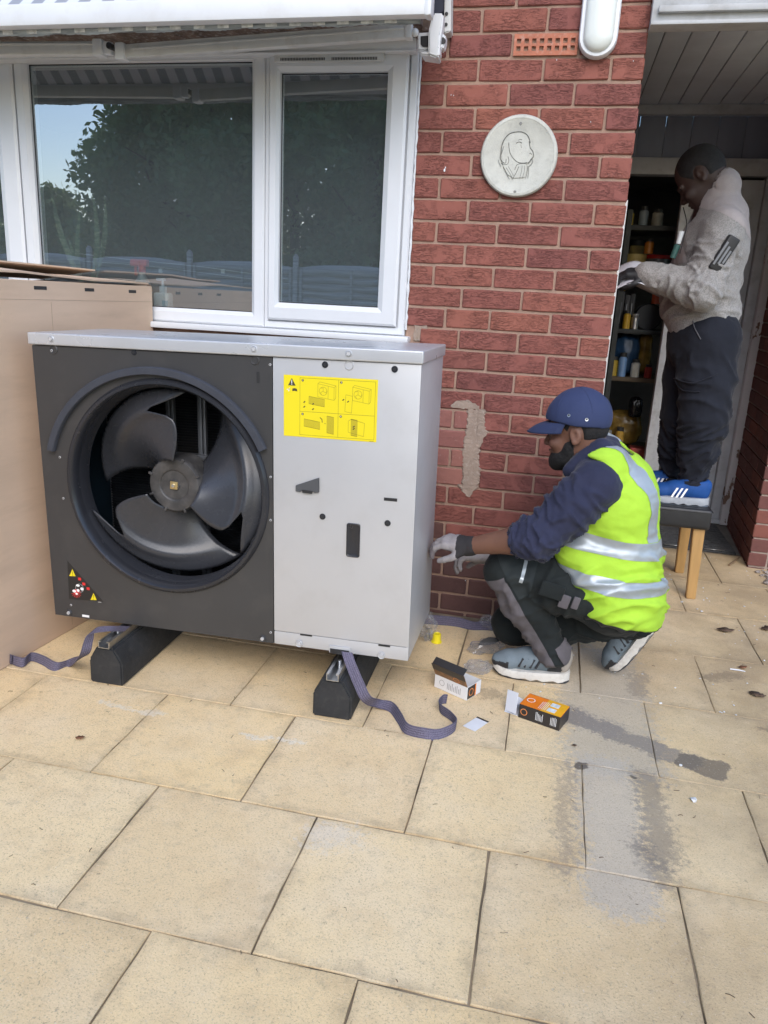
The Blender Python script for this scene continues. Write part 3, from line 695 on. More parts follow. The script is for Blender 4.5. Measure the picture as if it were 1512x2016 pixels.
mb = quad_prism([(848, -30), (877, -30), (876, 22), (849, 34)], -.06, -.004, .002); mb.build('dark_block', mat('dark blue block', (.035, .04, .065), .7), aw)  # plain dark blue box set against the wall behind the bracket
mb = quad_prism([(832, 35), (848, 35), (846, 62), (830, 62)], -.12, -.05, .003); mb.build('bracket_web', M_RUST, aw)

# ================================================================== heat pump
M_UG = mat('silver grey powder coat', (.50, .50, .51), .36, .25, var=.03, vs=2.5, rvar=.10, bs=.012, bscale=7, dirt=(.38, .37, .36), dirt_amt=.25)
M_ZINC = mat('dull zinc screw', (.50, .50, .51), .5, .2, var=.1, vs=60)
M_UGL = mat('silver grey lid', (.49, .50, .52), .30, .25, var=.03, vs=2.5, rvar=.10, bs=.012, bscale=7, dirt=(.40, .39, .38), dirt_amt=.3)
M_UD = mat('dark brown grey metal', (.048, .047, .048), .38, .1, var=.08, vs=3, rvar=.09, bs=.012, bscale=7, dirt=(.085, .08, .075), dirt_amt=.35)
M_UB = mat('black moulded plastic', (.024, .025, .030), .25, var=.1, vs=8, bs=.05, bscale=300)
M_BLADE = mat('dark fan plastic', (.036, .038, .045), .27, var=.12, vs=6, bs=.08, bscale=160)
M_HUB = mat('fan hub plastic', (.050, .048, .048), .45, var=.45, vs=18, dirt=(.12, .11, .10), dirt_amt=.5)
M_FOAM = mat('grey foam strip', (.038, .042, .055), .8, var=.1, vs=20, bs=.3, bscale=300)
M_YEL = mat('yellow label', (.74, .61, .012), .45, var=.02, vs=4)
M_INK = mat('label ink', (.06, .05, .02), .6)
M_INK2 = mat('label thin ink', (.20, .16, .02), .6)
M_WHT = mat('white print', (.8, .8, .8), .5, var=.03)
M_RED = mat('red print', (.65, .03, .03), .5, var=.05)
M_COIL = mat('coil fins', (.020, .022, .026), .45, .4, var=.3, vs=30)
UT = math.atan2(.0206, 1.293)
hp = empty('heat_pump', (-1.848, -.88, .168), (0, -UT, 0), label='large grey heat pump unit with exposed fan and yellow instruction label', cat='heat pump')
_hpm = Matrix.Translation(hp.location) @ Euler((0, -UT, 0)).to_matrix().to_4x4(); _hpi = _hpm.inverted()
def U(u, v, dy=0.0):
    p = _hpi @ PY(u, v, -.88 + dy); return p.x, p.z
UW, UH, UD_ = 1.292, .988, .43
XS = .833
mb = MB(); mb.box((.002, .004, .0), (.012, UD_, UH - .03), .003); mb.build('left_panel', M_UG, hp)
mb = MB(); mb.box((UW - .012, .003, .0), (UW, UD_, UH - .03), .004); sidep = mb.build('right_panel', M_UG, hp)
mb = MB(); mb.box((.014, UD_ - .012, .0), (UW - .014, UD_, UH - .03), .003); mb.build('back_panel', M_UG, hp)
mb = MB(); mb.box((.014, .012, .004), (UW - .014, UD_ - .014, .022), .003); mb.build('base_tray', M_UD, hp)
mb = MB(); mb.box((XS - .002, .014, .024), (XS + .008, UD_ - .014, UH - .035)); mb.build('divider', M_UD, hp)
# lid: folded sheet with front lip
mb = MB(); mb.box((-.006, -.008, UH - .0385), (UW + .006, UD_ + .008, UH), .0055, 3); lid = mb.build('top_lid', M_UGL, hp)
for u in (104, 502, 688):
    x, z = U(u, 667 + (u - 104) * .058)
    mb = MB(); mb.lathe([(.0065, .0004), (.0088, .0022), (.0108, .0004)], 24, Matrix.Translation((x, -.0078, UH - .018)) @ Matrix.Rotation(R_(90), 4, 'X'), caps=False); k = mb.build('screw_recess', M_UGL, lid)
    mb = MB(); mb.cyl((x, -.0085, UH - .018), (x, -.014, UH - .018), .006, .0055, 14); mb.build('screw', M_ZINC, lid)
    mb = MB(); mb.lathe([(.0105, .0005), (.0125, .0025), (.015, .0004)], 24, Matrix.Translation((x, -.0005, UH - .052)) @ Matrix.Rotation(R_(90), 4, 'X'), caps=False); mb.build('pressed_collar', M_UGL if u == 688 else M_UD, hp)
# dark fan panel with round opening
FX, FZ = .458, .503; RO = .350
t = bmesh.new(); n = 96
x0, x1, z0, z1 = .003, XS - .002, .001, UH - .041
oc = [t.verts.new(p) for p in ((x0, 0, z0), (x1, 0, z0), (x1, 0, z1), (x0, 0, z1))]
ic = [t.verts.new((FX + RO * 1.02 * math.cos(2 * math.pi * i / n), 0, FZ + RO * 1.02 * math.sin(2 * math.pi * i / n))) for i in range(n)]
ed = [t.edges.new((oc[i], oc[(i + 1) % 4])) for i in range(4)] + [t.edges.new((ic[i], ic[(i + 1) % n])) for i in range(n)]
bmesh.ops.triangle_fill(t, use_beauty=True, use_dissolve=False, edges=ed)
for f in list(t.faces):
    c = f.calc_center_median()
    if (c.x - FX) ** 2 + (c.z - FZ) ** 2 < (RO * .95) ** 2: t.faces.remove(f)
r_ = bmesh.ops.extrude_face_region(t, geom=t.faces[:]); 
for v in r_['geom']:
    if isinstance(v, bmesh.types.BMVert): v.co.y += .010
bmesh.ops.recalc_face_normals(t, faces=t.faces[:]); mb = MB(); mb._merge(t); fp = mb.build('fan_panel', M_UD, hp)
MX = Matrix.Translation((FX, 0, FZ)) @ Matrix.Rotation(R_(-90), 4, 'X')      # lathe z -> +y (into the unit)
prof = [(RO + .012, .0005), (RO + .010, -.006), (RO + .003, -.0135), (RO - .006, -.0145), (RO - .013, -.006), (RO - .017, .010), (RO - .019, .05), (RO - .019, .075), (RO - .022, .075), (RO - .021, .03), (RO - .012, .012), (RO + .006, .009)]
mb = MB(); mb.lathe(prof, 96, MX, caps=False); mb.build('bellmouth', M_UB, hp)
# foam strip arching over the opening
acx, acz = U(312, 952); pts = []
for i in range(49):
    a = R_(23 + (166 - 23) * i / 48); pts.append((FX - .022 + .398 * math.cos(a), FZ + .012 + .372 * math.sin(a)))
t = bmesh.new(); rg = []
for i, p in enumerate(pts):
    q = pts[min(i + 1, 48)]; o_ = pts[max(i - 1, 0)]; d = Vector((q[0] - o_[0], q[1] - o_[1])).normalized(); nrm = Vector((d.y, -d.x))
    hw = .0125
    rg.append([t.verts.new((p[0] + nrm.x * s, yy, p[1] + nrm.y * s)) for s, yy in ((hw, -.0012), (hw, -.017), (hw * .8, -.020), (-hw * .8, -.020), (-hw, -.017), (-hw, -.0012))])
for A, B in zip(rg, rg[1:]):
    for k in range(6): t.faces.new((A[k], A[(k + 1) % 6], B[(k + 1) % 6], B[k]))
t.faces.new(rg[0]); t.faces.new(rg[-1][::-1]); bmesh.ops.recalc_face_normals(t, faces=t.faces[:]); mb = MB(); mb._merge(t); mb.build('foam_strip', M_FOAM, hp)
# fan
fan = empty('fan'); fan.parent = hp; fan.location = (FX, .068, FZ)
hubm = Matrix.Rotation(R_(90), 4, 'X')
mb = MB(); mb.lathe([(.0, .010), (.018, .010), (.020, .006), (.050, .006), (.052, .010), (.056, .012), (.088, .010), (.093, .004), (.095, -.01), (.095, -.085), (.0, -.085)], 48, hubm)
for k in range(8):
    a = R_(22 + 45 * k); mb.box((-.004, -.013, .084), (.004, -.006, .099), .001, 1, Matrix.Rotation(a, 4, 'Y'))
mb.build('hub', M_HUB, fan)
mb = MB(); mb.box((-.0135, -.0135, -.0135), (.0135, -.0098, .0135), .002, 2, Matrix.Rotation(R_(4), 4, 'Y')); mb.build('hub_plate', mat('brass plate', (.55, .42, .2), .4, .8), fan)
mb = MB(); mb.cyl((0, -.0135, 0), (0, -.020, 0), .007, .0062, 6); mb.build('hub_nut', M_STEEL, fan)
def blade(base):
    """blade seen from the front: lead and trail edge angles by radius"""
    nr, na = 22, 22; t = bmesh.new(); gr = []
    for i in range(nr + 1):
        f = i / nr; r = .090 + f * (.323 - .090)
        lead = 47 + 20 * f ** 1.5
        # trailing edge: lobe, notch, tip
        tr = -40 - 4 * math.sin(min(f / .62, 1) * math.pi * .9) + (21 * math.exp(-((f - .73) / .085) ** 2)) + 9 * f - 9 * (f > .86) * (f - .86) / .14
        row = []
        for j in range(na + 1):
            s = j / na; a = R_(base + tr + (lead - tr) * s)
            dep = -.050 + .125 * s - .026 * math.sin(s * math.pi) * (1 - f * .5)
            dep += .012 * (f ** 6)
            row.append(t.verts.new((r * math.cos(a), dep - .02 + .03, r * math.sin(a))))
        gr.append(row)
    for i in range(nr):
        for j in range(na): t.faces.new((gr[i][j], gr[i][j + 1], gr[i + 1][j + 1], gr[i + 1][j]))
    mb = MB(); mb._merge(t); o = mb.build('blade', M_BLADE, fan, ang=80); s = o.modifiers.new('th', 'SOLIDIFY'); s.thickness = .004; s.offset = 0
    return o
for k in range(3): blade(0 - 120 * k)
# coil and posts behind the fan
mb = MB(); mb.box((.02, UD_ - .05, .03), (XS - .01, UD_ - .04, UH - .05)); mb.build('coil_back', M_COIL, hp)
mb = MB()
for i in range(90): mb.box((.02, UD_ - .056, .04 + i * .0101), (XS - .01, UD_ - .0505, .0435 + i * .0101))
tag(mb.build('coil_fins', M_COIL, hp, smooth=False), kind='stuff')
M_POST = mat('galvanised post', (.20, .21, .23), .4, .7, var=.15, vs=12)
for x in (.35, .47, .66):
    mb = MB(); mb.box((x, .22, .03), (x + .016, .238, UH - .05), .002); mb.box((x + .02, .22, .03), (x + .030, .238, UH - .05), .002); mb.build('fan_post', M_POST, hp)
mb = MB(); mb.box((.36, .20, FZ - .045), (.60, .232, FZ - .02), .003); mb.box((.36, .20, FZ + .05), (.60, .232, FZ + .078), .003); mb.build('motor_bracket', M_POST, hp)
mb = MB(); mb.cyl((FX, .15, FZ), (FX, .23, FZ), .06, n=32); mb.build('motor', M_BLACK, hp)
mb = MB(); mb.box((.016, .03, .03), (.020, UD_ - .06, UH - .05)); mb.build('left_coil', mat('blue coated coil', (.018, .035, .05), .4, .3, var=.2, vs=10), hp)
# light front panel
zb = .047
mb = MB(); mb.box((XS, .0, zb + .0015), (UW, .012, UH - .040), .003); fr = mb.build('front_panel', M_UG, hp)
mb = MB(); mb.box((XS, .001, .0), (UW, .012, zb), .003); base = mb.build('base_strip', M_UG, hp)
# slots, screws, grommets
def disc(name, u, v, r, mt, h=.003, parent=hp, n=18, inner=None):
    x, z = U(u, v); mb = MB(); mb.cyl((x, .001, z), (x, -h, z), r, r * .88, n); o = mb.build(name, mt, parent)
    if inner:
        mb = MB(); mb.cyl((x, -h, z), (x, -h - .0012, z), r * .45, r * .42, 10); mb.build('socket', inner, o)
    return o
for (u, v) in ((102, 690), (532, 718), (533, 939), (533, 1024), (533, 1245), (118, 900), (125, 981), (140, 1191)): disc('screw', u, v, .0042, M_ZINC, .002, inner=M_BLACK)
for (u, v) in ((136, 1206), (517, 1257), (589, 1267), (751, 1290)):
    x, z = U(u, v); mb = MB(); mb.lathe([(.013, 0), (.0115, .0025), (.009, .001), (.0, .001)], 22, Matrix.Translation((x, -.001, z)) @ Matrix.Rotation(R_(90), 4, 'X')); mb.build('pressed_collar', M_UG if u > 560 else M_UD, hp)
    disc('bolt', u, v, .0065, M_ZINC, .006, inner=M_UG)
for (u, v) in ((640, 718), (777, 727), (635, 1017), (763, 1030), (264, 694)): disc('grommet', u, v, .0105 if u > 300 else .009, M_UB, .003, inner=M_BLACK)
def slot(u0, v0, u1, v1, th, mt=M_BLACK, name='slot'):
    a = U(u0, v0); b_ = U(u1, v1); mb = MB(); x0_, x1_ = sorted((a[0], b_[0])); z_ = (a[1] + b_[1]) / 2
    mb.box((x0_, -.0008, z_ - th / 2), (x1_, .004, z_ + th / 2)); return mb.build(name, mt, hp)
slot(756, 982, 782, 985, .010); slot(591, 1249, 614, 1252, .005); slot(745, 1270, 768, 1273, .005)
x, z = U(508, 743); mb = MB(); mb.box((x - .0045, -.0008, z - .017), (x + .0045, .004, z + .017)); mb.build('slot', M_BLACK, hp)
# wedge clip
P = [U(583, 966), U(583, 955), U(629, 940), U(629, 969), U(620, 970), U(617, 967), U(596, 965), U(592, 968)]
mb = MB(); mb.prism(P, 'y', -.007, .0, .0012); wd = mb.build('wedge_clip', mat('slate plastic', (.075, .078, .085), .5), hp)
P = [U(596, 963), U(617, 966), U(616, 971), U(597, 969)]; mb = MB(); mb.prism(P, 'y', -.0085, -.006); mb.build('clip_slot', M_BLACK, wd)
# handle recess: rim with a hollow
hx0, hz1 = U(683, 1029); hx1, hz0 = U(709, 1098)
hx1 = hx0 + .044
def rrect(x0, x1, z0, z1, r, n=6):
    out = []
    for cx_, cz_, a0 in ((x1 - r, z1 - r, 0), (x0 + r, z1 - r, 90), (x0 + r, z0 + r, 180), (x1 - r, z0 + r, 270)):
        for k in range(n + 1): a = R_(a0 + 90 * k / n); out.append((cx_ + r * math.cos(a), cz_ + r * math.sin(a)))
    return out
def ringloft(levels):
    t = bmesh.new(); rg = [[t.verts.new((p[0], y, p[1])) for p in pts] for pts, y in levels]; n = len(rg[0])
    for A, B in zip(rg, rg[1:]):
        for i in range(n): t.faces.new((A[i], A[(i + 1) % n], B[(i + 1) % n], B[i]))
    t.faces.new(rg[-1]); return t
lv = [(rrect(hx0, hx1, hz0, hz1, .007), .0), (rrect(hx0, hx1, hz0, hz1, .007), -.003), (rrect(hx0 + .002, hx1 - .002, hz0 + .002, hz1 - .002, .006), -.0045), (rrect(hx0 + .006, hx1 - .006, hz0 + .007, hz1 - .007, .004), -.002), (rrect(hx0 + .008, hx1 - .008, hz0 + .010, hz1 - .009, .003), -.0012)]
mb = MB(); mb._merge(ringloft(lv)); mb.build('handle', M_UB, hp)
# lifting cut-out at the bottom edge
a, b_ = U(648, 1283), U(690, 1287); mb = MB(); mb.box((a[0], -.003, -.004), (b_[0], .001, .022), .003); mb.build('lifting_slot', M_UGL, hp); mb = MB(); mb.box((a[0] + .004, -.0045, -.006), (b_[0] - .004, -.0032, .012), .0006); mb.build('lifting_opening', M_BLACK, hp)
# small white tag
a, b_ = U(162, 1209), U(176, 1215); mb = MB(); mb.box((a[0], -.0012, min(a[1], b_[1]) - .0015), (b_[0], .001, max(a[1], b_[1]) - .0015)); mb.build('serial_tag', M_WHT, hp)
# ---- flat print
def strip(mb, pts, w_, y, closed=False):
    P = [Vector((p[0], p[1])) for p in pts]
    if closed: P.append(P[0])
    for a, b2 in zip(P, P[1:]):
        d = (b2 - a)
        if d.length < 1e-6: continue
        d.normalize(); nq = Vector((-d.y, d.x)) * w_ / 2; e = d * w_ / 2
        mb.poly([((a - e + nq).x, y, (a - e + nq).y), ((a - e - nq).x, y, (a - e - nq).y), ((b2 + e - nq).x, y, (b2 + e - nq).y), ((b2 + e + nq).x, y, (b2 + e + nq).y)])
def fillp(mb, pts, y): mb.poly([(p[0], y, p[1]) for p in pts])
def circ(c, r, n=24, rz=None): return [(c[0] + r * math.cos(2 * math.pi * i / n), c[1] + (rz or r) * math.sin(2 * math.pi * i / n)) for i in range(n)]
def LB(x, y): return U(540 + x / 6.873, 720 + y / 6.873)
lc = [LB(130, 120), LB(130, 940), LB(1382, 1040), LB(1404, 190)]
lx0, lx1 = (lc[0][0] + lc[1][0]) / 2, (lc[2][0] + lc[3][0]) / 2; lz0, lz1 = (lc[1][1] + lc[2][1]) / 2, (lc[0][1] + lc[3][1]) / 2
mb = MB(); mb.box((lx0, -.0010, lz0), (lx1, .0005, lz1)); lab = mb.build('instruction_label', M_YEL, hp)
def LQ(x, y):          # label space 0..1270 by 0..830 (enlarged photo pixels) -> panel
    return lx0 + (x / 1272) * (lx1 - lx0), lz1 - (y / 830) * (lz1 - lz0)
i1, i2, iw = MB(), MB(), MB()
for q in ([(225, 30), (1240, 30), (1240, 800), (225, 800)],): strip(i2, [LQ(*p) for p in q], .0009, -.0014, True)
strip(i2, [LQ(750, 30), LQ(750, 800)], .0009, -.0014); strip(i2, [LQ(225, 480), LQ(1240, 480)], .0009, -.0014)
fillp(i1, [LQ(60, 140), LQ(165, 140), LQ(112, 40)], -.0014); strip(iw, [LQ(112, 70), LQ(112, 108)], .0022, -.0018); fillp(iw, circ(LQ(112, 124), .0015, 10), -.0018)
strip(iw, [LQ(45, 195), LQ(75, 190), LQ(82, 172)], .0018, -.0014); strip(iw, [LQ(78, 185), LQ(70, 215)], .0022, -.0014)
fillp(i1, [LQ(120, 180), LQ(150, 172), LQ(180, 180), LQ(190, 215), LQ(150, 208), LQ(118, 218)], -.0014)
for (x, y, d) in ((262, 62, '1'), (786, 62, '3'), (262, 515, '2'), (786, 515, '4')): fillp(i1, circ(LQ(x, y), .0038, 14), -.0014)
def unit_icon(ox, oy, s, w_=.0008):
    f = lambda x, y: LQ(ox + x * s, oy + y * s)
    for pl_ in ([(0, 25), (0, 200), (220, 235), (220, 65)],): strip(i2, [f(*p) for p in pl_], w_, -.0014, True)
    strip(i2, [f(0, 25), f(25, 0), f(245, 40), f(220, 65)], w_, -.0014); strip(i2, [f(245, 40), f(243, 205), f(220, 235)], w_, -.0014); strip(i2, [f(140, 52), f(140, 222)], w_, -.0014)
    strip(i2, circ(f(72, 122), .0125 * s, 18), w_, -.0014, True)
    for a in (90, 210, 330): strip(i2, [f(72, 122), f(72 + 45 * math.cos(R_(a)), 122 - 45 * math.sin(R_(a))), f(72 + 50 * math.cos(R_(a + 40)), 122 - 50 * math.sin(R_(a + 40)))], w_, -.0014)
unit_icon(470, 70, 1.0); unit_icon(940, 90, 1.0)
def hatch(x0, y0, x1, y1, sk, n):
    for k in range(n + 1):
        f = k / n; strip(i2, [LQ(x0 + (x1 - x0) * f, y0 + sk * f), LQ(x0 + (x1 - x0) * f, y1 + sk * f)], .0010, -.0014)
    strip(i2, [LQ(x0, y0), LQ(x1, y0 + sk)], .001, -.0014); strip(i2, [LQ(x0, y1), LQ(x1, y1 + sk)], .001, -.0014)
hatch(350, 270, 560, 370, 30, 18); hatch(285, 580, 500, 680, 30, 18); hatch(600, 520, 690, 750, 14, 9)
strip(i2, [LQ(850, 220), LQ(940, 235), LQ(930, 460), LQ(840, 445)], .0008, -.0014, True)
strip(i2, [LQ(890, 570), LQ(890, 720), LQ(1100, 765), LQ(1110, 585), LQ(925, 545)], .0008, -.0014, True); hatch(930, 540, 1010, 760, 12, 8)
for (x, y) in ((285, 350), (285, 415), (405, 370), (405, 440), (815, 290), (880, 310), (965, 640), (965, 670)): fillp(i1, [LQ(x - 16, y + 8), LQ(x + 4, y - 14), LQ(x + 18, y - 10), LQ(x, y + 14)], -.0016)
strip(i1, [LQ(505, 550), LQ(530, 570), LQ(535, 610)], .0022, -.0016); fillp(i1, circ(LQ(573, 625), .0014, 8), -.0016)
strip(i2, [LQ(1180, 822), LQ(1235, 822)], .0012, -.0014)
tag(i1.build('label_ink', M_INK, lab), kind='stuff'); tag(i2.build('label_lines', M_INK2, lab), kind='stuff'); tag(iw.build('label_print', M_WHT, lab), kind='stuff')
for (x, y, d) in ((262, 62, '1'), (786, 62, '3'), (262, 515, '2'), (786, 515, '4')):
    cu = bpy.data.curves.new('n', 'FONT'); cu.body = d; cu.size = .0075; cu.align_x = 'CENTER'; cu.align_y = 'CENTER'
    o = bpy.data.objects.new('n', cu); me = bpy.data.meshes.new_from_object(o); bpy.data.objects.remove(o)
    q = LQ(x, y); link('label_number', me, M_WHT, lab, (q[0], -.0018, q[1]), (R_(90), 0, 0))
# triangular warning sticker
def WS(x, y): return U(80 + x / 8.4, 1080 + y / 8.4)
mb = MB(); P = [WS(445, 205), WS(472, 830), WS(1040, 880)]; mb.prism(P, 'y', -.0009, .0004); ws = mb.build('warning_sticker', mat('black sticker', (.022, .021, .021), .3, var=.05), hp)
ky, kr, kw, kk = MB(), MB(), MB(), MB()
for ox, oy in ((0, 0), (350, 395)):
    fillp(ky, [WS(478 + ox, 452 + oy), WS(582 + ox, 456 + oy), WS(528 + ox, 338 + oy)], -.0013); strip(kk, [WS(529 + ox, 375 + oy), WS(531 + ox, 418 + oy)], .0014, -.0017); fillp(kk, circ(WS(532 + ox, 438 + oy), .0012, 8), -.0017)
for x, y in ((647, 500), (717, 582), (788, 660)): fillp(kr, [WS(x - 26, y - 24), WS(x + 24, y - 18), WS(x + 26, y + 26), WS(x - 22, y + 20)], -.0013)
for a in range(-160, 40, 22):
    c_ = WS(590, 725); s_, l_ = .008, .019
    strip(kr, [(c_[0] + s_ * math.cos(R_(a)), c_[1] + s_ * math.sin(R_(a))), (c_[0] + l_ * math.cos(R_(a)), c_[1] + l_ * math.sin(R_(a)))], .0017, -.0013)
fillp(kr, circ(WS(590, 715), .010, 16), -.0012)
strip(kw, circ(WS(648, 652), .0155, 24), .0008, -.0014, True)
for (x, y, a, b2) in ((620, 608, .0075, .0045), (688, 665, .0065, .0060), (625, 690, .0055, .0055), (560, 700, .0075, .0055), (600, 745, .0050, .0040)): fillp(kw, circ(WS(x, y), a, 14, b2), -.0016)
strip(kw, [WS(955, 882), WS(1005, 886)], .0012, -.0013)
for q_, nm_, mt_ in ((ky, 'warning_triangle', M_YEL), (kr, 'warning_mark', M_RED), (kw, 'warning_print', M_WHT), (kk, 'exclamation', M_INK)): tag(q_.build(nm_, mt_, ws), kind='stuff')

# ================================================================== rubber feet under the unit
def foot(x0, x1, yf, label):
    xc = (x0 + x1) / 2; w2 = (x1 - x0) / 2
    o = empty('rubber_foot', (xc, yf, 0), (0, 0, R_(1.0)), label=label, cat='support block', group='rubber feet under the heat pump')
    mb = MB(); mb.prism([(-w2, 0), (w2, 0), (w2, .085), (w2 * .52, .136), (-w2 * .52, .136), (-w2, .085)], 'y', 0, .62, .006, 2); mb.build('block', M_RUBBER, o)
    mb = MB()
    for s in (-1, 1): mb.box((s * .019 - .0012, -.004, .1365), (s * .019 + .0012, .60, .160)); mb.box((min(s * .019, s * .011), -.004, .1585), (max(s * .019, s * .011), .60, .161))
    mb.box((-.0178, -.0045, .1368), (.0178, .60, .139)); mb.build('rail', M_STEEL, o)
    mb = MB()
    for s in (-1, 1): mb.cyl((s * .0, .09 + .3 * (s > 0), .139), (s * .0, .09 + .3 * (s > 0), .166), .007, n=12)
    mb.build('bolt', M_STEEL, o); return o
foot(-1.634, -1.512, -1.005, 'black rubber support block under the fan side of the heat pump')
foot(-.842, -.714, -.985, 'black rubber support block under the label side of the heat pump')

# ================================================================== straps
def mat_strap():
    m, t, b = nodes('purple grey webbing'); v = coords(t, 'Object')
    wv = noise(t, v, 420, 3, .6); c = mixc(t, (.075, .066, .098), (.185, .165, .235), ramp(t, wv, [(.35, 0), (.65, 1)]))
    t.links.new(c, b.inputs['Base Color']); b.inputs['Roughness'].default_value = .85; bump(t, b, wv, .6, .002); return m
M_STRAP = mat_strap(); M_STRAPD = mat('strap edge', (.05, .045, .07), .9)
def strap(name, pts, wid, label, wd=.036):
    P = curve_pts(pts, 7); Wv = [v.normalized() * wd for v in curve_pts(wid, 7)]
    o = empty(name, (P[0].x, P[0].y, 0), label=label, cat='strap'); off = Vector((P[0].x, P[0].y, 0))
    mb = MB(); mb.ribbon([p - off for p in P], Wv, .0022); mb.build('webbing', M_STRAP, o)
    mb = MB()
    for s in (-.42, -.2, 0, .2, .42):
        n_ = len(P); ds = [(P[min(i + 1, n_ - 1)] - P[max(i - 1, 0)]).normalized().cross(Wv[i]).normalized() * .0016 for i in range(n_)]
        mb.ribbon([p - off + w_ * s for p, w_ in zip(P, Wv)], [w_ * .03 for w_ in Wv], .0034)
    mb.build('stitching', M_STRAPD, o); return o
G = lambda u, v, z: PZ(u, v, z)
strap('lifting_strap', [PY(683, 1284, -.892), PY(690, 1306, -.92), PY(706, 1345, -.945), PY(722, 1376, -.96), G(745, 1385, .02), G(770, 1392, .012), G(787, 1414, .02), G(800, 1434, .02), G(830, 1443, .018), G(862, 1446, .010), G(896, 1430, .019), G(890, 1412, .019), G(866, 1393, .020), G(870, 1378, .020), G(880, 1376, .020)],
      [(1, .1, 0), (1, .1, .1), (.95, .1, .35), (.85, .1, .5), (.3, .8, .35), (.1, .7, .6), (.2, .3, .95), (.2, .1, 1), (0, .2, 1), (0, .75, .65), (.1, .2, 1), (-.2, .1, 1), (-.25, .2, 1), (.1, .1, 1), (.1, -.1, 1)],
      'purple grey webbing strap trailing from the heat pump across the paving to the white box')
strap('lifting_strap', [PY(250, 1238, -.90), PY(215, 1238, -.985), PY(182, 1243, -1.01), PY(174, 1262, -1.02), PY(165, 1290, -1.02), G(140, 1304, .016), G(110, 1313, .012), G(85, 1300, .018), G(62, 1293, .020), G(45, 1304, .020), G(20, 1297, .020), G(12, 1290, .020), G(22, 1299, .026)],
      [(.1, 1, .2), (.1, 1, .2), (.3, .9, .4), (.5, .7, .1), (.6, .6, .1), (.2, .4, .9), (.1, .5, .85), (0, .3, 1), (.1, .1, 1), (0, .3, .95), (-.1, .1, 1), (.0, .1, 1), (.1, .1, 1)],
      'purple grey webbing strap curling from the heat pump toward the cardboard box', .034)
strap('lifting_strap', [G(820, 1219, .014), G(860, 1221, .016), G(900, 1225, .016), G(930, 1232, .012), G(955, 1232, .014), G(1000, 1236, .014)],
      [(0, .6, .6), (0, .5, .8), (0, .5, .8), (.1, .8, .5), (0, .6, .7), (0, .6, .7)], 'dark webbing strap lying along the foot of the brick wall', .042)

# ================================================================== cardboard box
M_CARD = mat('brown cardboard', (.60, .44, .32), .82, var=.09, vs=2.5, bs=.15, bscale=160, dirt=(.36, .26, .19), dirt_amt=.25, scale=(1, .5, 3))
M_CARDI = mat('cardboard inside', (.40, .30, .22), .85, var=.1, vs=5)
pA = PX(300, 565, -1.893); box_yaw = math.atan2(-.075, 1.0)
bA = Vector((-1.893, -.035, 0)); bdir = Vector((-.076, -1, 0)).normalized(); bn = Vector((-bdir.y, bdir.x, 0)); bn = bn if bn.x < 0 else -bn
BH, BL, BWd = 1.318, 1.46, .56
cb = empty('cardboard_box', (bA.x, bA.y, 0), label='tall brown cardboard carton with loose flaps beside the heat pump', cat='cardboard box')
mtx = Matrix([[bdir.x, bn.x, 0, 0], [bdir.y, bn.y, 0, 0], [0, 0, 1, 0], [0, 0, 0, 1]])
mb = MB()
th = .006
mb.box((0, 0, 0.001), (BL, th, BH), .002, 1, mtx); mb.build('right_wall', M_CARD, cb)
mb = MB(); mb.box((0, BWd, .001), (BL, BWd + th, BH), .002, 1, mtx); mb.build('left_wall', M_CARD, cb)
mb = MB(); mb.box((0, th, .001), (th, BWd, BH), .002, 1, mtx); mb.build('end_wall', M_CARD, cb)
mb = MB(); mb.box((BL - th, th, .001), (BL, BWd, BH), .002, 1, mtx); mb.build('end_wall', M_CARD, cb)
mb = MB(); mb.box((th, th, .002), (BL - th, BWd, .010), 0, 1, mtx); mb.build('bottom', M_CARDI, cb)
def flap(pts, name='flap', mt=M_CARD):
    t = bmesh.new(); V = [t.verts.new(mtx @ Vector(p)) for p in pts]
    n = len(V) // 2
    for i in range(n - 1): t.faces.new((V[i], V[i + 1], V[n + i + 1], V[n + i]))
    me = bpy.data.meshes.new(name); t.to_mesh(me); t.free(); o = link(name, me, mt, cb); s = o.modifiers.new('th', 'SOLIDIFY'); s.thickness = .006; s.offset = 0; return o
# long flaps lie loosely across the top, bowed so that a dark gap shows
nF = 9; xsF = [BL * i / (nF - 1) for i in range(nF)]
g1 = [.012, .016, .013, .026, .038, .034, .030, .026, .02]
flap([(x, .005 + .012, BH + .004 + g * .55) for x, g in zip(xsF, g1)] + [(x, .30, BH + .012 + g * .9) for x, g in zip(xsF, g1)])
flap([(x, .28, BH + .045 + .5 * g) for x, g in zip(xsF, g1[::-1])] + [(x, BWd - .002, BH + .010) for x in xsF])
flap([(.006, .02, BH + .002), (.006, .30, BH + .002), (.006, BWd - .02, BH + .002), (.22, .02, BH - .010), (.22, .30, BH - .008), (.22, BWd - .02, BH - .012)], 'flap', M_CARDI)
for (u, v, w_) in ((88, 555, .062), (175, 561, .054), (251, 566, .050)):
    p = PX(u, v, -1.925); s_ = (bA.y - p.y) / abs(bdir.y); mb = MB(); mb.box((s_ - w_ / 2, -.0012, BH - .030), (s_ + w_ / 2, .0005, BH - .018), .002, 1, mtx); mb.build('hand_slot', M_BLACK, cb)

mb = MB(); mb.box((0, -.0006, BH - .064), (BL, .001, BH - .0625), 0, 1, mtx); mb.box((.62, -.0006, .02), (.6215, .001, BH - .07), 0, 1, mtx); mb.build('crease', M_CARDI, cb)
mb = MB(); mb.box((.25, -.0009, .30), (.254, .001, .31), 0, 1, mtx); mb.box((.70, -.0007, .86), (.712, .001, .90), 0, 1, mtx); mb.build('scuff', mat('torn paper face', (.52, .43, .36), .9, var=.2, vs=40), cb)
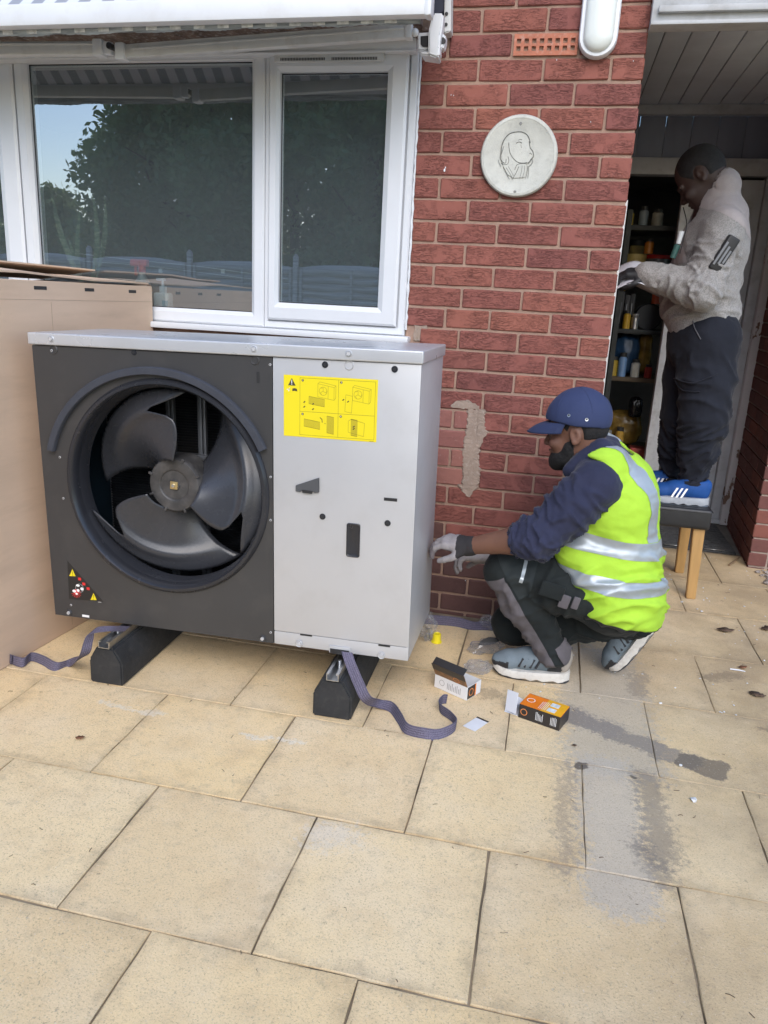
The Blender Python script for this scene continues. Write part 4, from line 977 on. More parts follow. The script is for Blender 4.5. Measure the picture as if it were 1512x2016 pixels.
# ================================================================== small things on the paving
def frame4(a, b_, c_):
    a, b_, c_ = Vector(a), Vector(b_), Vector(c_); ex = (b_ - a); L = ex.length; ex.normalize(); ey = Vector((-ex.y, ex.x, 0)); Wd = abs((c_ - b_).dot(ey)); return a, ex, ey, L, Wd
M_WBOX = mat('white card print', (.72, .72, .73), .45, var=.04, vs=20)
M_BBOX = mat('black card print', (.025, .022, .022), .4, var=.1, vs=20)
M_WIN = mat('white card inside', (.68, .70, .75), .7, var=.03)
M_BRN = mat('brown print', (.22, .11, .045), .45, var=.5, vs=60)
M_ORG = mat('orange print', (.78, .20, .015), .42, var=.10, vs=18)
M_AMB = mat('amber print', (.80, .40, .02), .42, var=.08, vs=18)
M_RING = mat('orange ring print', (.70, .25, .08), .45)
def ring_print(mb, c, ex, ey, up, r, w_=.0022, n=20):
    c, ex, ey, up = Vector(c), Vector(ex), Vector(ey), Vector(up)
    for i in range(n):
        a0, a1 = 2 * math.pi * i / n, 2 * math.pi * (i + 1) / n
        f = lambda a, q: c + up * .0008 + (ex * math.cos(a) + ey * math.sin(a)) * q
        mb.poly([f(a0, r), f(a1, r), f(a1, r - w_), f(a0, r - w_)])
def lines_print(mb, o, ex, ey, up, n, L, pitch, w_=.0016):
    o, ex, ey, up = Vector(o), Vector(ex), Vector(ey), Vector(up); rr = random.Random(n)
    for i in range(n):
        p = o + ey * pitch * i + up * .0008; l_ = L * rr.uniform(.6, 1); mb.poly([p, p + ex * l_, p + ex * l_ + ey * w_, p + ey * w_])
# --- white and black box, lid standing open
a, ex, ey, L, Wd = frame4(PZ(855, 1352), PZ(918, 1380), PZ(948, 1352)); Hb = .050; Wd = .085
b1 = empty('product_box', a, (0, 0, math.atan2(ex.y, ex.x)), label='small white and black carton with its lid standing open', cat='product box')
E = .0012
mb = MB(); mb.box((0, 0, .0008), (L, E, Hb)); mb.build('front', M_WBOX, b1); mb = MB(); mb.box((0, Wd - E, .0008), (L, Wd, Hb)); mb.build('back', M_WBOX, b1)
mb = MB(); mb.box((0, E, .0008), (E, Wd - E, Hb)); mb.build('side', M_WBOX, b1); mb = MB(); mb.box((L - E, E, .0008), (L, Wd - E, Hb)); sd1 = mb.build('side', M_WBOX, b1)
mb = MB(); mb.box((E, E, .001), (L - E, Wd - E, .0024)); mb.build('bottom', M_WIN, b1)
lt = R_(118)
lid1 = Matrix.Translation((0, .0005, Hb)) @ Matrix.Rotation(lt, 4, 'X')
mb = MB(); mb.box((0, 0, -E), (L, .060, 0), 0, 1, lid1); mb.build('lid', M_BRN, b1)
tk = lid1 @ Matrix.Translation((0, .060, 0)) @ Matrix.Rotation(R_(-78), 4, 'X')
mb = MB(); mb.box((0.003, 0, -E), (L - .003, .028, 0), 0, 1, tk); mb.build('tuck_flap', M_BBOX, b1)
mb = MB(); mb.box((0, .030, .0004), (L, .0598, .0010), 0, 1, lid1); mb.build('lid_band', M_BBOX, b1)
mb = MB(); ring_print(mb, (.032, -.0002, .028), (1, 0, 0), (0, 0, 1), (0, -1, 0), .011, .0014); lines_print(mb, (.055, -.0002, .012), (0, 0, 1), (1, 0, 0), (0, -1, 0), 9, .03, .0068, .0020); mb.build('print', mat('grey print', (.22, .21, .22), .6), b1)
mb = MB(); mb.box((L - .0002, .004, .003), (L + .0006, .048, Hb - .002)); k = mb.build('side_print', M_BBOX, b1)
mb = MB(); mb.box((L - .0002, .0485, .003), (L + .0006, .055, Hb - .002)); mb.build('side_stripe', M_ORG, b1)
mb = MB(); ring_print(mb, (L + .0006, .024, .026), (0, 1, 0), (0, 0, 1), (1, 0, 0), .014, .003); mb.build('ring_logo', M_RING, b1)
mb = MB(); ring_print(mb, lid1 @ Vector((L * .70, .018, .0006)), lid1.to_3x3() @ Vector((1, 0, 0)), lid1.to_3x3() @ Vector((0, 1, 0)), lid1.to_3x3() @ Vector((0, 0, 1)), .013, .0026); mb.build('ring_logo', M_RING, b1)
# --- orange and black box on its side, end flaps open
a, ex, ey, L, Wd = frame4(PZ(1020, 1412), PZ(1100, 1440), PZ(1112, 1408)); Hb = .050; Wd = .088
b2 = empty('product_box', a, (0, 0, math.atan2(ex.y, ex.x)), label='small orange and black carton lying on its side with white flaps open', cat='product box')
mb = MB(); mb.box((0, 0, .0008), (L, E, Hb)); mb.build('front', M_BBOX, b2); mb = MB(); mb.box((0, Wd - E, .0008), (L, Wd, Hb)); mb.build('back', M_BBOX, b2)
mb = MB(); mb.box((0, E, Hb - E), (L, Wd - E, Hb)); mb.build('top', M_ORG, b2); mb = MB(); mb.box((0, E, .0008), (L, Wd - E, .002)); mb.build('bottom', M_BBOX, b2)
mb = MB(); mb.box((L - E, E, .002), (L, Wd - E, Hb - E)); mb.build('end', M_BBOX, b2)
mb = MB(); mb.box((L * .5, E, Hb), (L - .001, Wd - E, Hb + .0005)); mb.build('top_panel', M_AMB, b2)
mb = MB()
for k in range(2): mb.box((L * .62, .012 + k * .036, Hb + .0005), (L * .82, .036 + k * .036, Hb + .0011))
mb.build('picture_panel', mat('pale picture print', (.62, .66, .68), .4, var=.3, vs=80), b2)
mb = MB(); lines_print(mb, (L * .42, .010, Hb), (0, 1, 0), (1, 0, 0), (0, 0, 1), 5, .06, .0055); ring_print(mb, (L * .16, .045, Hb), (1, 0, 0), (0, 1, 0), (0, 0, 1), .014, .0026)
lines_print(mb, (L * .42, -.0002, .012), (0, 0, 1), (1, 0, 0), (0, -1, 0), 6, .032, .0045); lines_print(mb, (L * .78, -.0002, .012), (0, 0, 1), (1, 0, 0), (0, -1, 0), 5, .032, .0045); mb.build('print', M_WHT, b2)
mb = MB(); ring_print(mb, (.018, -.0002, .026), (1, 0, 0), (0, 0, 1), (0, -1, 0), .012, .0024); mb.build('ring_logo', M_RING, b2)
mb = MB(); mb.box((-.052, .004, .0009), (0, Wd - .004, .0022)); mb.build('bottom_flap', M_WIN, b2)
mb = MB(); mb.box((0, 0, 0), (.070, .0012, .050), 0, 1, Matrix.Translation((-.052, .012, .0025)) @ Matrix.Rotation(R_(155), 4, 'Z') @ Matrix.Rotation(R_(14), 4, 'X') @ Matrix.Rotation(R_(-78), 4, 'Y')); mb.build('end_flap', M_WIN, b2)
mb = MB(); mb.box((-.034, 0, 0), (0, .040, .0012), 0, 1, Matrix.Translation((0, .022, .030)) @ Matrix.Rotation(R_(14), 4, 'Y')); mb.build('side_flap', M_WIN, b2)
# --- white card, yellow cap
cc = [PZ(911, 1430), PZ(935, 1441), PZ(963, 1422), PZ(940, 1412)]; c0 = sum(cc, Vector()) / 4
cardo = empty('card', c0, label='plain white card with a black edge lying on the paving', cat='card')
def flat_poly(pts, z0, z1):
    mb = MB(); mb.prism([(p.x - c0.x, p.y - c0.y) for p in pts], 'z', z0, z1); return mb
flat_poly(cc, .0012, .0022).build('sheet', M_WBOX, cardo)
e0 = [cc[2], cc[3], cc[3].lerp(cc[0], .10), cc[2].lerp(cc[1], .10)]; flat_poly(e0, .00225, .0027).build('black_edge', M_BBOX, cardo)
cp = PZ(859, 1264); mb = MB(); mb.lathe([(.0, .0012), (.0215, .0012), (.0215, .004), (.018, .006), (.0165, .036), (.0145, .0375), (.013, .034), (.0, .034)], 28)
tag(mb.build('yellow_bung', mat('yellow plastic', (.80, .68, .02), .35, var=.04), None, cp), 'small yellow plastic bung standing on the paving by the brick wall', 'bung')

# --- clear plastic bags
def mat_poly():
    m = bpy.data.materials.new('clear polythene'); m.use_nodes = True; t = m.node_tree; t.nodes.clear(); o = t.nodes.new('ShaderNodeOutputMaterial'); mx = t.nodes.new('ShaderNodeMixShader')
    tr = t.nodes.new('ShaderNodeBsdfTransparent'); tr.inputs[0].default_value = (.90, .91, .93, 1); gl = t.nodes.new('ShaderNodeBsdfGlossy'); gl.inputs['Roughness'].default_value = .12
    lw = t.nodes.new('ShaderNodeLayerWeight'); lw.inputs['Blend'].default_value = .45
    f = math_(t, 'MULTIPLY_ADD', lw.outputs['Facing'], .45, .08); df = t.nodes.new('ShaderNodeBsdfDiffuse'); df.inputs[0].default_value = (.8, .82, .85, 1); m2 = t.nodes.new('ShaderNodeMixShader'); m2.inputs[0].default_value = .4
    t.links.new(gl.outputs[0], m2.inputs[1]); t.links.new(df.outputs[0], m2.inputs[2])
    t.links.new(f, mx.inputs[0]); t.links.new(tr.outputs[0], mx.inputs[1]); t.links.new(m2.outputs[0], mx.inputs[2]); t.links.new(mx.outputs[0], o.inputs['Surface']); return m
M_POLY = mat_poly()
def bag(c, r, seed, label, tilt=0.0, name='plastic_bag'):
    t = bmesh.new(); bmesh.ops.create_icosphere(t, subdivisions=4, radius=1); off = Vector((seed * 3.1, seed * 7.7, seed))
    for v in t.verts:
        p = v.co.copy(); d = 1 + .45 * mnoise.noise(p * 1.9 + off) + .30 * abs(mnoise.noise(p * 4.3 + off)) - .15 + .16 * abs(mnoise.noise(p * 9 + off))
        q = p * d; v.co = Vector((q.x * r[0], q.y * r[1], q.z * r[2]))
    mz = min(v.co.z for v in t.verts)
    for v in t.verts: v.co.z = max(v.co.z - mz - .004, .0012 + .0015 * abs(mnoise.noise(v.co * 60 + off)))
    mb = MB(); mb._merge(t); return tag(mb.build(name, M_POLY, None, (c.x, c.y, 0), (0, 0, tilt), ang=25), label, 'plastic bag')
bag(PZ(840, 1262), (.034, .03, .060), 3, 'clear plastic bag standing against the foot of the heat pump')
bag(PZ(962, 1238), (.040, .028, .030), 5, 'crumpled clear plastic bag at the foot of the wall behind the shoe')
bag(PZ(955, 1282), (.075, .045, .022), 8, 'clear plastic bag on the paving around a black bracket', .5)
bag(PZ(940, 1322), (.06, .035, .022), 11, 'torn clear plastic bag between the white carton and the shoe', .6)
cl = PZ(962, 1280); pts = [(-.048, -.012), (-.03, .010), (.0, .021), (.034, .018), (.042, .006), (.02, -.006), (-.02, -.012)]
mb = MB(); mb.prism(pts, 'y', -.006, .006, .003); mb2 = mb.build('pipe_clip', M_BLACK, None, (cl.x, cl.y, .034), (R_(-38), 0, R_(18))); tag(mb2, 'black curved plastic bracket inside a clear bag on the paving', 'bracket')
bp = PZ(842, 1258); mb = MB(); mb.lathe([(.0, 0), (.009, 0), (.009, .018), (.005, .022), (.005, .034), (.008, .036), (.008, .040), (.0, .04)], 16)
tag(mb.build('valve_fitting', M_STEEL, None, (bp.x, bp.y, .006)), 'small metal fitting inside the clear bag by the heat pump', 'fitting')

# --- leaves, twigs and flakes lying about
M_LEAF = mat('dead leaf', (.085, .05, .03), .85, var=.5, vs=50); M_LEAF2 = mat('brown leaf', (.20, .085, .04), .8, var=.4, vs=50)
def leaf(u, v, s, ang, mt, label, seed):
    rr = random.Random(seed); t = bmesh.new(); n = 9; up, dn = [], []
    for i in range(n):
        f = i / (n - 1); w_ = math.sin(f * math.pi) ** .8 * .30 * rr.uniform(.75, 1.2); zc = .003 + .12 * s * f * f * rr.uniform(.3, 1) 
        up.append(t.verts.new(((f - .5) * s, w_ * s, zc + .08 * s * rr.random()))); dn.append(t.verts.new(((f - .5) * s, -w_ * s, zc + .08 * s * rr.random())))
    for i in range(n - 1):
        if i == 0: t.faces.new((up[0], up[1], dn[1]))
        else: t.faces.new((up[i], up[i + 1], dn[i + 1], dn[i]))
    bmesh.ops.remove_doubles(t, verts=t.verts[:], dist=1e-5)
    mb = MB(); mb._merge(t); p = PZ(u, v); o = mb.build('leaf', mt, None, (p.x, p.y, .001), (0, 0, ang)); s_ = o.modifiers.new('th', 'SOLIDIFY'); s_.thickness = .0008
    return tag(o, label, 'leaf')
leaf(1428, 1243, .075, .1, M_LEAF, 'long dark dead leaf lying on the paving near the stool leg', 1)
leaf(1490, 1370, .06, -.5, M_LEAF, 'ragged dark leaf on the paving beyond the paint stains', 2)
leaf(1462, 1316, .035, .3, M_LEAF2, 'curled reddish brown leaf beside a white splinter', 3)
leaf(1512, 1240, .075, .4, M_LEAF, 'clump of dead leaf at the paving edge near the pier', 4)
leaf(158, 1455, .03, .2, M_LEAF2, 'tiny brown leaf fragment on the paving in front of the left foot', 5)
leaf(1130, 1470, .018, .2, M_LEAF, 'small black leaf crumb on the paving below the orange carton', 6)
def stick(u0, v0, u1, v1, r, mt, name, label, cat):
    a, b2 = PZ(u0, v0), PZ(u1, v1); a.z = b2.z = r + .0012; c = (a + b2) / 2; mb = MB(); m_ = (a + b2) / 2 + Vector((.004, .003, 0))
    mb.tube([a - c, m_ - c, b2 - c], [r, r * 1.1, r * .6], 7); return tag(mb.build(name, mt, None, c), label, cat)
stick(1437, 1319, 1467, 1324, .003, M_UPVC, 'splinter', 'white painted wood splinter lying on the paving', 'splinter')
stick(1435, 1115, 1455, 1100, .006, mat('old wood', (.2, .13, .07), .9, var=.3, vs=30), 'wood_offcut', 'short brown wood offcut by the foot of the pier', 'wood offcut')
rr = random.Random(21); mb = MB()
def crumb(x, y, s):
    t = bmesh.new(); bmesh.ops.create_icosphere(t, subdivisions=1, radius=s)
    for v in t.verts: v.co += Vector((rr.uniform(-.3, .3), rr.uniform(-.3, .3), rr.uniform(-.3, .3))) * s; v.co.z *= .5
    mb._merge(t, Matrix.Translation((x, y, s * .45)))
for _ in range(150): crumb(rr.uniform(-.2, 1.0), rr.uniform(-.6, 1.3), rr.uniform(.0015, .0045))
for (u, v, s) in ((1382, 1205, .008), (1372, 1200, .006), (1385, 1182, .005), (1427, 1178, .004), (1465, 1195, .006), (1342, 1186, .007), (1300, 1385, .006), (1340, 1508, .006), (1366, 1577, .010)): p = PZ(u, v); crumb(p.x, p.y, s)
tag(mb.build('paint_flakes', M_UPVCO, smooth=False), 'scattered white paint flakes and crumbs on the paving by the porch', 'debris', kind='stuff')
mb = MB()
for _ in range(150):
    x, y = rr.uniform(-1.9, 1.2), rr.uniform(-2.0, .9); a = rr.uniform(0, 6.28); l_ = rr.uniform(.003, .009); d = Vector((math.cos(a), math.sin(a), 0)) * l_
    mb.tube([Vector((x, y, .0022)) - d, Vector((x, y, .0028)) + Vector((rr.uniform(-.003, .003), rr.uniform(-.003, .003), 0)), Vector((x, y, .0022)) + d], rr.uniform(.0004, .0009), 4)
tag(mb.build('twig_litter', M_LEAF, smooth=False), 'fine dark twig and needle litter on the paving', 'litter', kind='stuff')
mb = MB()
for _ in range(170):
    x, y = rr.uniform(.98, 1.5), rr.uniform(.90, 1.17); crumb(x, y, rr.uniform(.008, .018))
tag(mb.build('gravel', mat('gravel', (.28, .24, .21), .9, var=.5, vs=60), smooth=False), 'loose grey gravel at the foot of the brick pier', 'gravel', kind='stuff')

# ================================================================== stool and mat
M_OAK = mat('varnished oak', (.40, .235, .085), .42, var=.14, vs=7, bs=.1, bscale=40, scale=(6, 6, .7))
M_LEATH = mat('black leatherette', (.014, .015, .017), .42, var=.2, vs=20, bs=.25, bscale=300)
st = empty('stool', (.36, .775, 0), label='black padded stool with splayed oak legs under the standing man', cat='stool')
SZ = .445
mb = MB(); mb.box((-.245, -.215, SZ - .098), (.232, .215, SZ), .018, 4)
for v in mb.bm.verts:
    if v.co.z > SZ - .02: v.co.z -= .006 * max(0, 1 - (abs(v.co.x) / .2) ** 2)
mb.build('seat_pad', M_LEATH, st)
mb = MB(); mb.tube([(-.235, -.217, SZ - .012), (.222, -.217, SZ - .012)], .0025, 8); mb.tube([(.2345, -.205, SZ - .012), (.2345, .205, SZ - .012)], .0025, 8); mb.build('piping', M_BLACK, st)
for sx, sy in ((1, -1), (1, 1), (-1, -1), (-1, 1)):
    top = Vector((.190 * sx, .165 * sy, SZ - .099)); bot = Vector((.212 * sx - .012, .190 * sy, .0))
    mb = MB(); w0, w1 = .026, .021
    t = bmesh.new(); A = [t.verts.new(top + Vector((dx * w0, dy * w0, 0))) for dx, dy in ((-1, -1), (1, -1), (1, 1), (-1, 1))]; B = [t.verts.new(bot + Vector((dx * w1, dy * w1, 0.001))) for dx, dy in ((-1, -1), (1, -1), (1, 1), (-1, 1))]
    for i in range(4): t.faces.new((A[i], A[(i + 1) % 4], B[(i + 1) % 4], B[i]))
    t.faces.new(A); t.faces.new(B); bmesh.ops.recalc_face_normals(t, faces=t.faces[:]); bmesh.ops.bevel(t, geom=t.edges[:], offset=.003, segments=2, affect='EDGES'); mb._merge(t); mb.build('leg', M_OAK, st)
M_MAT = mat('dark rubber mat', (.030, .032, .034), .6, var=.4, vs=20, bs=.5, bscale=160)
dm = empty('door_mat', (.20, 1.41, 0), label='dark ribbed door mat lying in the porch doorway', cat='door mat')
mb = MB(); mb.box((.0, .0, -.0045), (.735, .60, .008), .003); mb.build('mat_base', M_MAT, dm)
mb = MB(); rr = random.Random(4)
for i in range(46):
    y = .008 + i * .0128; x = .008
    while x < .72: l_ = rr.uniform(.03, .16); mb.box((x, y, .008), (min(x + l_, .728), y + .0075, .0115 + rr.uniform(0, .0035)), .001, 1); x += l_ + .004
tag(mb.build('rib', mat('mat ribs', (.045, .047, .05), .5, var=.5, vs=40), dm, smooth=False), kind='stuff')
for (x, y, l_) in ((.05, .004, .09), (.34, .003, .12), (.56, .0, .11)): mb = MB(); mb.box((x, y, .0135), (x + l_, y + .006, .0165), .001, 1); mb.build('metal_strip', M_STEEL, dm)

# ================================================================== garage shelving and its load
sh = empty('shelf_rack', (.16, 2.42, 0), label='dark steel shelf rack loaded with tubs inside the garage doorway', cat='shelf rack')
M_RACK = mat('grey steel rack', (.06, .065, .065), .5, .4, var=.2, vs=20)
for x in (.0, .40):
    for y in (.0, .40):
        mb = MB(); mb.box((x, y, -.004), (x + .035, y + .003, 1.95)); mb.box((x, y, -.004), (x + .003, y + .035, 1.95)); mb.build('upright', M_RACK, sh)
for z in (.38, .88, 1.20, 1.52, 1.86):
    mb = MB(); mb.box((.004, .004, z - .03), (.431, .431, z), .002); mb.build('shelf', mat('shelf board', (.16, .12, .08), .8, var=.2, vs=8) if z < 1 else M_RACK, sh)
def tub(name, x, y, z, r, h, mt, lidmt, label, cat='tub', band=None):
    o = empty(name, (x, y, z + .001), label=label, cat=cat); mb = MB(); mb.lathe([(.0, 0), (r * .86, 0), (r, h * .9), (r, h * .92), (.0, h * .92)], 24); mb.build('body', mt, o)
    mb = MB(); mb.lathe([(r * 1.04, h * .86), (r * 1.06, h * .88), (r * 1.06, h), (r * .98, h * 1.01), (.0, h)], 24); mb.build('lid', lidmt, o)
    if band: mb = MB(); mb.lathe([(r * .92, h * .25), (r * .965, h * .252), (r * 1.0, h * .6), (r * .96, h * .61)], 24, caps=False); mb.build('label_band', band, o)
    return o
M_CREAM = mat('cream tub', (.60, .45, .16), .45, var=.05); M_TIN = mat('grey tin', (.30, .31, .33), .35, .6, var=.1); M_BLU = mat('blue plastic sack', (.02, .06, .13), .35, var=.3, vs=12, bs=.5, bscale=30)
tub('paint_tub', .255, 2.56, 1.52, .072, .165, M_CREAM, M_CREAM, 'cream plastic tub with a black label on the garage shelf', band=M_BLACK)
tub('paint_tub', .275, 2.75, 1.52 + .001, .05, .27, M_CREAM, M_BLACK, 'tall cream tub with a dark lid behind the labelled tub')
tub('paint_tin', .405, 2.58, 1.52, .078, .165, M_TIN, M_RED, 'grey metal tin with a red rim on the garage shelf', 'tin')
rc = Vector((.195, 2.80, 1.521)); mb = MB(); mb.lathe([(.0, 0), (.062, 0), (.055, .03), (.012, .17), (.0, .17)], 20); tag(mb.build('red_funnel', mat('red plastic', (.30, .02, .025), .5), None, rc), 'red plastic cone at the back of the garage shelf', 'funnel')
for i, (x, h, c) in enumerate(((.185, .24, (.03, .03, .035)), (.222, .22, (.05, .05, .055)), (.255, .23, (.025, .026, .03)))):
    mb = MB(); mb.box((x, 2.50, 1.201), (x + .033, 2.68, 1.201 + h), .004); o = tag(mb.build('tool_case', mat('case %d' % i, c, .5)), ['narrow black tool case with white lettering bar on the middle shelf', 'slim grey tool case on the middle shelf', 'black tool case beside the round drum on the middle shelf'][i], 'tool case')
    mb = MB(); mb.box((x + .012, 2.4985, 1.23), (x + .017, 2.4998, 1.23 + h * .6)); mb.build('lettering_bar', M_TIN, o)
mb = MB(); mb.cyl((.385, 2.47, 1.285), (.385, 2.62, 1.285), .083, n=32); mb.lathe([(.083, 0), (.088, .006), (.083, .012)], 32, Matrix.Translation((.385, 2.476, 1.285)) @ Matrix.Rotation(R_(90), 4, 'X'), caps=False)
tag(mb.build('cable_drum', mat('dark drum', (.02, .024, .035), .4)), 'dark round cable drum lying on the middle shelf', 'drum')
def sack(c, r, seed, mt, label, name='sack'):
    t = bmesh.new(); bmesh.ops.create_icosphere(t, subdivisions=4, radius=1); off = Vector((seed * 1.7, seed * 2.3, seed))
    for v in t.verts:
        p = v.co.copy(); s = max(abs(p.x), abs(p.y), abs(p.z)); p = p * (.55 + .45 / s) ; d = 1 + .10 * mnoise.noise(p * 2.2 + off) + .10 * abs(mnoise.noise(p * 5 + off)); v.co = Vector((p.x * r[0] * d, p.y * r[1] * d, p.z * r[2] * d))
    mz = min(v.co.z for v in t.verts)
    for v in t.verts: v.co.z -= mz
    mb = MB(); mb._merge(t); return tag(mb.build(name, mt, None, c, ang=60), label, 'sack')
M_AMBP = mat('amber film', (.32, .20, .045), .22, var=.5, vs=14, bs=.8, bscale=26); M_BLKP = mat('black film', (.012, .013, .016), .22, var=.3, vs=12, bs=.8, bscale=22)
sack((.275, 2.58, .885), (.088, .10, .135), 2, M_BLU, 'blue plastic sack on the lower garage shelf')
sack((.40, 2.62, .885), (.05, .09, .14), 4, M_AMBP, 'amber film wrapped bundle beside the blue sack')
sack((.330, 2.60, .385), (.12, .10, .12), 6, M_AMBP, 'amber film bag on the bottom garage shelf')
sack((.38, 2.47, .60), (.045, .05, .07), 9, M_BLKP, 'black film bundle perched on the amber film bag')
sack((.25, 2.60, 1.205 - .06), (.05, .05, .03), 12, M_BLKP, 'black bag tucked under the middle shelf')
for i, (x, y, z, s) in enumerate(((.46, 2.30, .004, .22), (.46, 2.30, .226, .2))):
    mb = MB(); mb.box((x - .10, y - .06, z), (x + .0, y + .06, z + s), .004); mb2 = mb.build('small_carton', mat('printed carton %d' % i, ((.42, .30, .16), (.30, .05, .04))[i], .6, var=.6, vs=22)); tag(mb2, ['tan printed carton on the garage floor inside the door', 'red printed carton on top of the tan carton inside the door'][i], 'carton')

def jar(x, y, z, r, h, col, nm, lid=(.05, .05, .05), metal=0.0):
    o = empty('jar', (x, y, z + .001), label='small %s jar among the clutter on the garage shelves' % nm, cat='jar'); mb = MB(); mb.lathe([(.0, 0), (r, 0), (r, h * .75), (r * .7, h * .82), (r * .7, h * .86), (.0, h * .86)], 18); mb.build('body', mat(nm + ' jar', col, .35, metal, var=.12, vs=30), o)
    mb = MB(); mb.lathe([(r * .78, h * .83), (r * .78, h), (.0, h)], 18); mb.build('lid', mat(nm + ' jar lid', lid, .4), o)
for a_ in ((.185, 2.47, 1.20 + .245, .028, .06, (.75, .5, .05), 'bright yellow'), (.33, 2.50, 1.52 + .17, .03, .09, (.7, .25, .04), 'orange'), (.30, 2.46, 1.20, .026, .10, (.6, .6, .62), 'silver', (.5, .5, .5), .9), (.345, 2.47, .88, .03, .12, (.7, .68, .6), 'white'), (.20, 2.46, .88, .026, .13, (.55, .38, .05), 'mustard'),
           (.43, 2.46, .88, .025, .09, (.5, .05, .04), 'red'), (.22, 2.47, .38, .03, .12, (.55, .55, .58), 'steel', (.4, .4, .4), .9), (.18, 2.50, 1.86, .03, .10, (.6, .45, .1), 'ochre'), (.27, 2.50, 1.86, .03, .12, (.3, .35, .4), 'slate blue'), (.36, 2.52, 1.86, .035, .11, (.6, .58, .5), 'cream'), (.245, 2.45, 1.20, .024, .12, (.75, .45, .05), 'amber'), (.415, 2.45, 1.20 + .17, .028, .08, (.6, .12, .05), 'rust red'), (.245, 2.445, 1.52, .022, .10, (.75, .6, .15), 'lemon'), (.355, 2.45, 1.52, .024, .12, (.55, .56, .6), 'chrome', (.4, .4, .4), .9), (.255, 2.45, .88, .028, .16, (.2, .35, .6), 'sky blue'), (.30, 2.45, .38, .03, .15, (.7, .42, .08), 'golden')): jar(*a_)
# ================================================================== things on the inner window sill
def snake_leaf(mb, b0, tip, w_, bend, tw):
    b0, tip = Vector(b0), Vector(tip); n = 14; P, Wv = [], []
    side = Vector((math.cos(tw), math.sin(tw), 0))
    for i in range(n + 1):
        f = i / n; p = b0.lerp(tip, f) + Vector(bend) * math.sin(f * math.pi) ; P.append(p); Wv.append(side * w_ * (.55 + .75 * math.sin(min(f * 1.15, 1) * math.pi * .75)) * (1 - f ** 5) + side * .0015)
    mb.ribbon(P, Wv, .003)
m, t, b = nodes('snake plant leaf'); v = coords(t, 'Object'); c = mixc(t, (.10, .15, .10), (.26, .30, .20), ramp(t, noise(t, coords(t, 'Object', (8, 8, 60)), 1, 4, .6, 1), [(.4, 0), (.6, 1)])); t.links.new(c, b.inputs['Base Color']); b.inputs['Roughness'].default_value = .4; M_SNAKE = m
ptc = Vector((-2.29, .17, 1.196)); pt = empty('snake_plant', ptc, label='snake plant in a terracotta trough behind the window glass', cat='plant')
mb = MB(); 
t = bmesh.new(); lv = [(.15, .055, 0), (.17, .065, .085), (.182, .074, .088), (.182, .074, .108), (.168, .062, .108), (.16, .056, .09)]
rg = [[t.verts.new((sx * a, sy * b2, z)) for sx, sy in ((-1, -1), (1, -1), (1, 1), (-1, 1))] for a, b2, z in lv]
for A, B in zip(rg, rg[1:]):
    for i in range(4): t.faces.new((A[i], A[(i + 1) % 4], B[(i + 1) % 4], B[i]))
t.faces.new(rg[0]); t.faces.new(rg[-1]); bmesh.ops.recalc_face_normals(t, faces=t.faces[:]); mb._merge(t); mb.build('trough', mat('terracotta trough', (.36, .13, .07), .7, var=.1), pt)
def WPT(u, v, y): return PY(u, v, y) - ptc
for (u0, u1, v1, dy, w_, bx, tw) in ((168, 102, 378, .0, .020, -.03, .3), (160, 158, 410, .02, .018, -.02, -.2), (175, 182, 380, -.01, .017, .03, .2), (178, 206, 385, .03, .017, .03, .5), (165, 135, 470, .03, .016, 0, .9), (182, 200, 470, -.02, .016, .01, -.6)):
    mb = MB(); a = WPT(u0, 540, .17 + dy); snake_leaf(mb, (a.x, dy, .09), WPT(u1, v1, .17 + dy), w_, (bx, 0, 0), tw); mb.build('leaf_blade', M_SNAKE, pt)
sp0 = PY(282, 598, .13); sp0.z = 1.196; spb = empty('spray_bottle', sp0, label='clear spray bottle with a red trigger behind the window glass', cat='spray bottle')
mb = MB(); mb.lathe([(.0, 0), (.040, 0), (.043, .01), (.043, .10), (.032, .14), (.014, .17), (.014, .185), (.0, .185)], 24); mb.build('body', mat('cloudy plastic', (.33, .35, .36), .3, var=.1), spb)
mb = MB(); mb.box((-.05, -.014, .205), (.03, .014, .235), .006); mb.box((-.055, -.008, .21), (-.035, .008, .225), .003); mb.cyl((0, 0, .18), (0, 0, .21), .017); mb.box((-.035, -.006, .165), (-.025, .006, .208), .003, 2); mb.build('trigger', mat('red trigger', (.75, .06, .03), .4), spb)
mb = MB(); mb.lathe([(.0435, .10), (.044, .102), (.036, .130), (.0355, .130)], 24, caps=False); mb.build('label_band', mat('orange sticker', (.7, .25, .08), .5), spb)
pp0 = PY(322, 606, .12); pp0.z = 1.196; ppb = empty('pump_bottle', pp0, label='white pump soap bottle on the sill behind the window glass', cat='pump bottle')
mb = MB(); mb.box((-.037, -.025, 0), (.037, .025, .098), .012, 3); mb.build('body', M_UPVC, ppb); mb = MB(); mb.cyl((0, 0, .098), (0, 0, .125), .016); mb.cyl((0, 0, .125), (0, 0, .15), .006); mb.box((-.03, -.007, .148), (.012, .007, .16), .003); mb.build('pump', mat('pale blue pump', (.55, .65, .75), .4), ppb)
mb = MB(); mb.box((.008, -.0262, .02), (.034, -.0252, .065)); mb.build('label_patch', mat('teal sticker', (.1, .35, .5), .5), ppb)
ln = empty('hanging_line', (-1.9, .28, 1.40), label='thin wire with small clear clips strung across inside the window', cat='wire')
mb = MB(); mb.tube([(-.62, 0, .055), (-.3, 0, .035), (.1, 0, .015), (.5, 0, -.02)], .0012, 6); mb.tube([(-.62, .02, .02), (-.2, .02, .01), (.5, .02, -.04)], .001, 6); mb.build('wire', M_UPVCO, ln)
mb = MB()
